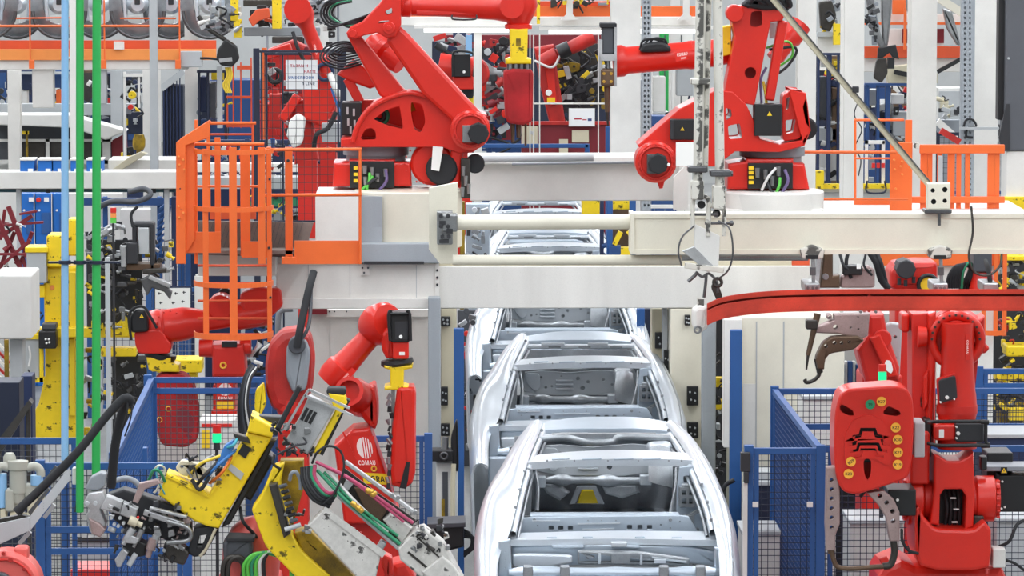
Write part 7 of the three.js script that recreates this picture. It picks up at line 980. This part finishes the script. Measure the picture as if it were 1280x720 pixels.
// behind the centre: red robots, cabinet, railings
{
  const r = thing('industrial_robot', 'background red robot with raised dark wrist left of the grey weld gun', 'robot', at(690, 190, 66), 'red robots in the background'), E = 66; part('column', pl([[668, 60], [692, 56], [700, 110], [708, 160], [690, 165], [676, 110]], E, .4, .03), M.redWorn, r); part('column_foot', toFloor(672, 158, 706, E + .05, .4), M.redDark, r); part('forearm', lt([676, 78, E - .2], [742, 46, E - .2], [[0, 0], [0, 9], [.3, 10], [.32, 7], [.7, 9], [1, 9], [1, 0]], 18), M.redWorn, r); part('wrist', lt([698, 66, E - .25], [712, 60, E - .25], [[0, 0], [0, 9.5], [1, 9.5], [1, 0]], 16), M.black, r); part('panel', pl([[682, 88], [692, 84], [696, 130], [688, 132]], E - .05, .05, .005), M.pinkRed, r); part('oval_label', dc(686, 116, 4, E - .07, .02, 14), M.paper, r); part('yellow_label', bx(684, 122, 694, 128, E - .07, .02), M.hazard, r); hoses([[[[668, 76, E - .3], [690, 84, E - .3], [700, 70, E - .3]], 1.6, M.whiteHose]], r); machinery(r, [690, 60, 760, 130], E + .2, 80, [M.black, M.dark, M.yellowD, M.yellow, M.alu, M.black, M.gunMetal, M.dark, M.steel], { dep: .8, s: 1.5, ang: -.5 }); part('gun_rack', pl([[700, 66], [758, 52], [758, 130], [712, 152], [700, 110]], E + 1.2, .1), M.dark, r); machinery(r, [692, 120, 712, 155], E, 14, [M.black, M.alu, M.dark]);
  const b = thing('industrial_robot', 'background red robot with black wrist motor right of the big lower arm', 'robot', at(590, 190, 63), 'red robots in the background'), G = 63; part('head', dc(592, 92, 20, G, .4, 26), M.redWorn, b); part('forearm', lt([548, 82, G], [590, 90, G], [[0, 0], [0, 16], [1, 17], [1, 0]], 20), M.pinkRed, b); part('motor', bx(567, 68, 588, 96, G - .25, .25, .01), M.black, b); part('motor_badge', dc(580, 90, 1.8, G - .27, .02, 10), M.paper, b); part('motor_guard', tb([[566, 96, G - .3], [566, 70, G - .3], [570, 64, G - .3], [590, 66, G - .3], [594, 74, G - .3], [592, 96, G - .3]], 1.5, 30), M.black, b); part('motor_base', bx(566, 96, 592, 112, G - .2, .25, .02), M.red, b); part('flange', rod([580, 112, G], [580, 122, G], 14, 12, 18), M.black, b); part('tool', bx(572, 120, 592, 134, G - .05, .2, .01), M.yellow, b); part('tool_body', pl([[574, 132], [594, 132], [592, 190], [572, 190]], G, .2, .01), M.redDark, b); part('base', toFloor(560, 180, 590, G + .1, .3), M.redDark, b);
  const cab = thing('red_cabinet', 'dark red cabinet with papers behind the blue railing', 'cabinet', at(716, 200, 64).setY(0)); part('body', toFloor(652, 154, 764, 64.4, .4), M.maroon, cab); part('top_edge', bx(652, 152, 764, 156, 64.35, .1), M.redWorn, cab); const MP = printMat(128, 96, (g) => { g.fillStyle = '#eceeee'; g.fillRect(0, 0, 128, 96); g.fillStyle = '#b22a3a'; g.fillRect(24, 52, 38, 8); g.fillRect(66, 58, 22, 6); g.fillStyle = '#3a4a7a'; g.fillRect(94, 54, 20, 14); }); part('notice_board', bx(711, 135.5, 743.5, 158, 64.3, .02), M.paper, cab); printPart('notice_print', quad([712, 136, 64.29], [743, 136, 64.29], [743, 157.5, 64.29], [712, 157.5, 64.29]), MP, cab); parts('paper', [[652, 158, 672, 180], [715, 163, 736, 178], [699, 174, 710, 194]].map((q) => bx(...q, 64.33, .02)), M.creamD, cab); machinery(cab, [654, 160, 670, 178], 64.25, 6, [M.dark, M.greyL]);
  const rl = thing('blue_railing', 'blue tube railing in front of the dark red cabinet', 'railing', at(690, 200, 61)); part('top_tube', bx(600, 180, 736, 185, 61, .06, .01), M.blue, rl); part('post', toFloor(731, 180, 737, 61, .06), M.blue, rl); part('post', toFloor(610, 180, 615, 61.1, .06), M.blueD, rl); part('lower_tube', bx(600, 193, 740, 196, 61.1, .05), M.greyL, rl);
  solo('blue_screen_post', toFloor(757, 158, 764, 61.4, .08, .006), M.blue, 'short bright blue post below the grey weld gun', 'post'); const wr = thing('white_cage', 'thin white wire frame in front of the dark red cabinet', 'frame', at(690, 200, 60.5)); parts('upright', [[662.5, 40], [667, 44], [674.5, 42], [748, 40]].map(([x, y]) => rod([x, y, 60.5], [x, 374.5, 60.5], .9, .9, 6)), M.white, wr); part('crossbar', rod([664, 129.5, 60.5], [760, 129.5, 60.5], 1.2, 1.2, 6), M.white, wr);
  const bk = thing('red_machine', 'red and blue welding station far behind the shrouded tool', 'machine', at(640, 200, 70)); part('body', toFloor(596, 130, 664, 72, .5), M.blueD, bk); part('frame', bx(556, 44, 760, 60, 73, .2), M.maroon, bk); machinery(bk, [604, 50, 640, 110], 70, 30, [M.redWorn, M.alu, M.dark, M.greyL, M.red, M.black], { s: 1.7, dep: .8 }); machinery(bk, [600, 105, 640, 150], 70, 26, [M.redDark, M.maroon, M.red, M.dark, M.alu], { s: 1.7, dep: .8 }); machinery(bk, [600, 150, 630, 200], 70, 18, [M.blueD, M.navy, M.greyL, M.dark], { s: 1.7, dep: .8 }); machinery(bk, [548, 44, 600, 66], 71, 16, [M.redDark, M.dark, M.alu, M.navy], { s: 1.7, dep: .8 }); part('backdrop', toFloor(540, 52, 764, 80, .4), M.navyD, bk); part('red_screen', bx(600, 100, 640, 175, 71.5, .1), M.maroon, bk); part('blue_post', bx(582, 44, 590, 70, 69, .1), M.blueL, bk);
  // right of the broad column
  fence('pale fence far behind the tie rods', [X(806, 52), -52], [X(880, 52), -52], 1.9, { mat: M.white, wire: M.grey, cell: .12 }); for (const [i, q] of [[0, [802, 140, 836, 60.5, M.greyL]], [1, [836, 40, 866, 72, M.white]], [2, [825, 40, 836, 70, M.green]], [3, [838, 42, 846, 68, M.navy]], [4, [800, 100, 812, 66, M.grey]], [5, [815, 145, 846, 55, M.blueD]]]) { const o = thing('far_cabinet', ['pale grey cabinet right of the broad white column', 'white tall cabinet behind the tie rods', 'green upright pipe cabinet right of the perforated strut', 'navy narrow cabinet beside the green one', 'grey box cabinet behind the perforated strut', 'blue low cabinet behind the pale fence'][i], 'cabinet', at((q[0] + q[2]) / 2, 220, q[3]).setY(0), 'cabinets far back'); part('body', toFloor(q[0], q[1], q[2], q[3], .3), q[4], o); part('door_seam', bx((q[0] + q[2]) / 2, q[1] + 4, (q[0] + q[2]) / 2 + .7, 205, q[3] - .02, .03), M.darkGrey, o); }
  { const o = thing('floor_jig', 'blue and yellow jig beside the far car bodies', 'jig', at(770, 330, 46)); part('yellow_block', bx(728, 248, 750, 276, 47, .4, .02), M.yellow, o); part('blue_post', toFloor(750, 248, 755, 46.5, .1), M.navy, o); part('blue_post', toFloor(758.5, 250, 766, 46, .1), M.blue, o); part('blue_post', toFloor(787, 250, 795, 46, .1), M.blue, o); part('yellow_bar', bx(766, 250, 787, 262, 46.2, .15, .01), M.yellow, o); part('mesh_panel', bx(766, 262, 787, 316, 46.6, .04), M.bronze, o); part('brace', br([768, 306], [776, 290], 6, 46, .1), M.yellow, o); part('foot', bx(762, 308, 776, 318, 45.9, .2), M.blueD, o); part('foot', bx(776, 310, 788, 320, 45.9, .2), M.yellow, o); machinery(o, [752, 290, 788, 322], 46.3, 10, [M.dark, M.blueD, M.yellow]); }
  { const o = thing('floor_jig', 'yellow and steel jig left of the far car bodies', 'jig', at(586, 330, 44)); part('yellow_post', toFloor(575, 252, 581, 44, .1), M.yellowD, o); part('blue_block', bx(552, 258, 574, 268, 44.2, .2), M.blue, o); part('white_panel', toFloor(582, 255, 612, 46, .2), M.zincB, o); machinery(o, [582, 255, 612, 330], 45.6, 20, [M.zinc, M.zincD, M.alu, M.dark]); machinery(o, [576, 386, 600, 560], 42, 46, [M.darkGrey, M.steelD, M.gunMetal, M.zincD, M.redDark, M.dark]); part('dark_panel', toFloor(572, 388, 606, 43, .1), M.darkGrey, o); }
  for (const [i, q] of [[0, [796, 386, 806, 42, M.blue]], [1, [806, 386, 815, 42.3, M.navyD]]]) solo('line_post', toFloor(q[0], q[1], q[2], q[3], .1), q[4], ['blue post just right of the second car body', 'dark navy post next to the cream leg'][i], 'post'); { const o = thing('line_machinery', 'black and yellow line machinery between the grey leg and the cream wall', 'machine', at(900, 640, 37.5)); part('backing', toFloor(876, 392, 916, 39, .1), M.dark, o); parts('yellow_beam', [[876, 472, 908, 484], [876, 500, 908, 512]].map((q) => bx(...q, 38, .1, .01)), M.yellow, o); machinery(o, [878, 400, 910, 600], 37.8, 40, [M.black, M.dark, M.gunMetal, M.greyL, M.black]); hoses([[[[898, 520, 37], [892, 530, 37], [896, 545, 37], [908, 552, 37]], 1.6, M.rubber], [[[918, 600, 32.8], [906, 608, 32.8], [900, 630, 32.8], [902, 660, 32.8]], 3, M.rubber]], o); }
}
// right side
{
  for (const [i, q] of [[0, [1020, 60, 1040, 64, M.navy]], [1, [1038, 70, 1052, 66, M.bronze]], [2, [1081, 106, 1098, 60, M.blueD]], [3, [1096, 106, 1114, 61, M.navy]], [4, [1112, 100, 1142, 66, M.redDark]], [5, [1172, 110, 1204, 63, M.whiteG]]]) { const o = thing('far_cabinet', ['navy cabinet right of the white column with tools on it', 'brownish cabinet behind the thin white pole', 'dull blue cabinet behind the orange rails', 'navy cabinet under the cream arm duct', 'dark red cabinet with a white notice', 'pale cabinet behind the navy mesh door'][i], 'cabinet', at((q[0] + q[2]) / 2, 240, q[3]).setY(0), 'cabinets far back'); part('body', toFloor(q[0], q[1], q[2], q[3], .5), q[4], o); part('door', bx(q[0] + 2, q[1] + 4, q[2] - 2, 180, q[3] - .04, .05), [M.navyD, M.yellowD, M.navy, M.blueD, M.bronze, M.greyL][i], o); part('notice', bx(q[0] + 4, q[1] + 18, q[0] + 13, q[1] + 28, q[3] - .06, .02), M.paper, o); if (i < 3) machinery(o, [q[0] + 2, q[1] + 20, q[2] - 2, 195], q[3] - .2, 16, [M.dark, M.greyL, M.yellow, M.redWorn, M.navy, M.blueD]); }
  fence('navy mesh door between the broad column and the perforated strut', [X(1166, 52), -52], [X(1203, 52), -52], 2.75, { mat: M.navyD, wire: M.dark, cell: .06 }); { const o = thing('low_bench', 'white bench with yellow stripe behind the orange rails', 'bench', at(1060, 262, 55)); part('top', bx(1020, 236, 1120, 240, 55, .6), M.white, o); part('front', toFloor(1020, 240, 1120, 55.1, .1), M.whiteG, o); part('yellow_stripe', bx(1020, 230, 1120, 236, 54.9, .1), M.yellow, o); part('blue_bin', bx(1028, 256, 1046, 268, 54, .3, .01), M.blueBin, o); part('frame', [bx(1082, 176, 1106, 180, 55, .1), bx(1082, 176, 1085, 236, 55, .1), bx(1103, 176, 1106, 236, 55, .1)], M.white, o); parts('red_button', [1090, 1096, 1102].map((x) => bx(x, 204, x + 4, 210, 54.9, .05)), M.lampRed, o); part('loop', tb([[1084, 226, 54.8], [1084, 240, 54.8], [1106, 240, 54.8], [1106, 226, 54.8]], 1.2), M.navyD, o); part('yellow_block', bx(1020, 214, 1030, 236, 54.8, .2), M.yellow, o); } solo('wall_wire', tb([[1072, 128, 46.9], [1068, 144, 46.9], [1077, 162, 46.9], [1069, 184, 46.9], [1076, 200, 46.9], [1073, 220, 46.9]], .8, 40, 5), M.dark, 'thin wavy wire hanging down the white column', 'wire');
  { const o = thing('steel_box_beam', 'navy and pale machine behind the mesh door with diagonal white beam', 'machine', at(1120, 200, 58)); part('diagonal', br([1114, 104], [1142, 128], 8, 57, .1), M.whiteG, o); part('diagonal', br([1172, 152], [1206, 182], 9, 57, .1), M.white, o); part('dark_panel', toFloor(1172, 150, 1204, 58, .2), M.grey, o); machinery(o, [1173, 116, 1200, 150], 57.5, 14, [M.creamD, M.greyL, M.dark]); machinery(o, [1112, 130, 1142, 230], 59, 20, [M.dark, M.greyL, M.redDark, M.navy, M.blueD]); } { const o = thing('cable_hook', 'black looped cable strapped to the white column', 'cable', at(1209, 170, 43.45)); part('loop', tb([[1204, 160, 43.47], [1208, 150, 43.46], [1216, 150, 43.46], [1220, 158, 43.46], [1210, 160, 43.46], [1208, 170, 43.46], [1216, 172, 43.46]], 1.5, 40), M.rubber, o); part('strap', bx(1200, 159, 1250, 162, 43.4, .05), M.greyL, o); part('buckle', bx(1249, 156, 1256, 170, 43.4, .1), M.dark, o); }
  // yellow fixture at the right edge
  const y = thing('welding_fixture', 'yellow and black clamp fixture at the right edge behind the curved rail', 'fixture', at(1265, 600, 37)), D = 37; part('beam', bx(1258, 432, 1300, 446, D, .3, .02), M.yellow, y); part('beam', bx(1250, 320, 1300, 326, D, .2, .01), M.yellow, y); part('frame', bx(1244, 468, 1300, 476, D + .1, .2, .01), M.yellow, y); part('plate', bx(1262, 510, 1300, 526, D - .05, .1, .01), M.yellow, y); part('column', toFloor(1250, 480, 1262, D + .3, .3), M.yellowD, y); part('backing', toFloor(1244, 312, 1300, D + .8, .1), M.dark, y); machinery(y, [1246, 318, 1290, 360], D, 36, [M.yellow, M.dark, M.black, M.greyL, M.yellow, M.gunMetal]); machinery(y, [1248, 395, 1290, 430], D, 22, [M.yellow, M.redWorn, M.dark, M.yellow, M.black]); machinery(y, [1246, 446, 1290, 540], D, 60, [M.black, M.dark, M.yellow, M.greyL, M.gunMetal, M.yellow]);
  const ol = thing('orange_ladder', 'orange ladder hoop behind the red tube robot', 'ladder', at(1240, 420, 35.7)); part('hoop', hoop(1240, 415, 35.7, 17, 6, .01), M.orange, ol); parts('strip', [1228, 1243, 1254].map((x) => bx(x, 310, x + 4, 420, 35.68, .03)), M.orange, ol); solo('white_screen', toFloor(1172, 310, 1243, 35.8, .15), M.white, 'plain white partition behind the red tube robot', 'partition'); solo('orange_guard', bx(1098, 316, 1250, 332, 35.72, .08, .006), M.orange, 'orange guard plate right under the crane beam flange', 'guard'); solo('red_guard', [bx(990, 316, 1012, 332, 36.2, .05, .006)], M.orangeD, 'short red guard plate beside the bronze gun', 'guard');
  // boxes in and behind the right cell
  const pal = (lab, q, d, m, t = .5) => { const o = thing('container', lab, 'container', at((q[0] + q[2]) / 2, 700, d).setY(0), 'containers in the right cell'); part('body', toFloor(q[0], q[1], q[2], d, t, .012), m, o); part('lid', bx(q[0] - 1, q[1] - 2, q[2] + 1, q[1] + 3, d - .02, t + .04, .006), M.greyL, o); return o; }; pal('white low container behind the narrow mesh gate', [928, 666, 975], 31.4, M.white); const o2 = pal('dark navy container with pale lid behind the narrow mesh gate', [938, 604, 1000], 33.2, M.navyD); part('stripe', bx(938, 590, 1000, 604, 33.25, .3), M.greyL, o2); pal('pale blue box between the arms of the stickered gun', [1062, 652, 1130], 29.5, M.whiteG); pal('white box behind the rear mesh fence rail', [1004, 497, 1046], 33, M.white); const ob = pal('black bench behind the rear fence rails', [1008, 532, 1080], 33.6, M.black); part('worktop', bx(1006, 528, 1082, 534, 33.5, .7, .006), M.greyL, ob); pal('grey equipment cabinet behind the rotary wrist', [1246, 650, 1300], 30.4, M.greyL); pal('dark blue cabinet below the white partition', [1228, 545, 1300], 31.6, M.navy);
  { const o = thing('wall_rack', 'blue and white uprights behind the bronze pincer gun', 'rack', at(1065, 480, 38)); parts('upright', [[1050, 455, 1056], [1060, 452, 1066], [1070, 456, 1076]].map((q, i) => toFloor(q[0], q[1], q[2], 38, .1)), M.blueD, o); parts('slat', [[1056, 452, 1060], [1066, 452, 1070]].map((q) => toFloor(q[0], q[1], q[2], 38.05, .1)), M.white, o); part('red_strip', toFloor(1050, 470, 1053, 37.9, .05), M.redWorn, o); } solo('white_backdrop', toFloor(1056, 392, 1172, 39.4, .2), M.whiteG, 'pale partition behind the dark red robot', 'partition'); fence('fine mesh screen beside the dark red robot column', [X(1124, 37.5), -37.5], [X(1146, 37.5), -37.5], 2.2, { wire: M.grey }); 
}

// more equipment deep in the hall, between the columns
{
  const rackThing = (name, lab, x0, y0, x1, d, posts, pm, boxes, n, pal) => {
    const o = thing(name, lab, 'rack', at((x0 + x1) / 2, 240, d).setY(0), 'equipment racks far back');
    parts('upright', posts.map(([x, w]) => toFloor(x, y0, x + w, d, .1)), pm, o); part('top_bar', bx(x0, y0, x1, y0 + 3, d - .02, .12), pm, o);
    boxes.forEach(([a, b, c, e, m]) => part('equipment_box', bx(a, b, c, e, d + .15, .3, .01), m, o));
    machinery(o, [x0 + 2, y0 + 4, x1 - 2, 225], d + .1, n, pal, { s: 1.15, dep: .3 }); return o;
  };
  rackThing('equipment_rack', 'navy rack with hung tools right of the upright robot arm', 1021, 66, 1051, 57, [[1022, 3], [1034, 5], [1047, 3]], M.navy, [[1026, 70, 1034, 84, M.whiteG], [1024, 96, 1033, 150, M.darkGrey], [1040, 110, 1047, 190, M.bronze], [1024, 160, 1046, 176, M.greyL], [1024, 190, 1050, 226, M.whiteG]], 34, [M.greyL, M.dark, M.yellow, M.navy, M.black, M.whiteG]);
  rackThing('equipment_rack', 'blue frame rack with white trays behind the orange rails', 1082, 104, 1141, 56.4, [[1083, 4], [1096, 4], [1107, 6], [1136, 3]], M.blueD, [[1086, 112, 1098, 132, M.greyL], [1098, 140, 1108, 172, M.navyD], [1114, 118, 1130, 130, M.paper], [1116, 140, 1140, 170, M.greyL], [1114, 176, 1140, 214, M.bronze]], 40, [M.navy, M.greyL, M.dark, M.whiteG, M.redDark, M.black]);
  rackThing('equipment_rack', 'dark rack crowded with valves under the conveyor right of the grey column', 152, 88, 182, 63.5, [[153, 2], [178, 3]], M.greyL, [[160, 140, 180, 168, M.navyD], [156, 92, 176, 104, M.dark]], 26, [M.black, M.navy, M.dark, M.greyL, M.yellow]);
  rackThing('equipment_rack', 'navy rack with grey doors between the stout column and the ladder frame', 246, 88, 284, 56.5, [[247, 3], [258, 3], [280, 4]], M.navyD, [[250, 96, 258, 140, M.navy], [262, 104, 270, 150, M.darkGrey], [264, 90, 280, 100, M.yellow], [250, 150, 282, 190, M.blueD]], 30, [M.black, M.dark, M.greyL, M.yellow, M.navy, M.grey]);
  rackThing('equipment_rack', 'pale rack with drawers and red boxes behind the light blue pipe', 24, 90, 88, 68.5, [[25, 2], [66, 2], [84, 2]], M.greyL, [[26, 92, 40, 112, M.navy], [26, 114, 34, 131, M.whiteG], [68, 92, 82, 110, M.blueD], [70, 112, 78, 131, M.orange]], 22, [M.dark, M.yellow, M.whiteG, M.navy, M.redWorn]);
  rackThing('equipment_rack', 'dark rack with coils behind the paper sign', 330, 66, 425, 46.3, [[331, 3], [352, 2], [422, 3]], M.navyD, [[336, 118, 352, 160, M.redDark], [400, 60, 424, 92, M.greyL], [352, 116, 372, 130, M.dark]], 36, [M.black, M.redWorn, M.dark, M.alu, M.redDark, M.rubber]);
  rackThing('equipment_rack', 'grey rack with hanging grippers over the orange walkway', 330, 2, 425, 53, [[332, 3], [380, 3], [421, 3]], M.grey, [[384, 4, 420, 30, M.greyL], [340, 46, 378, 54, M.gunMetal]], 40, [M.alu, M.greyL, M.dark, M.black, M.whiteG]);
  rackThing('equipment_rack', 'pale rack of parts behind the chipped tie rods', 813, 60, 880, 57, [[814, 2], [840, 3], [868, 3]], M.whiteG, [[816, 96, 832, 140, M.whiteG], [846, 70, 866, 120, M.greyL], [816, 146, 840, 180, M.blueD]], 22, [M.greyL, M.navy, M.dark, M.blueD, M.white]);
  fence('low pale blue fence deep behind the platform railing', [X(1172, 50), -50], [X(1290, 50), -50], 2.2, { mat: M.blueD, wire: M.grey, cell: .08 });
}

renderer.render(scene, camera);
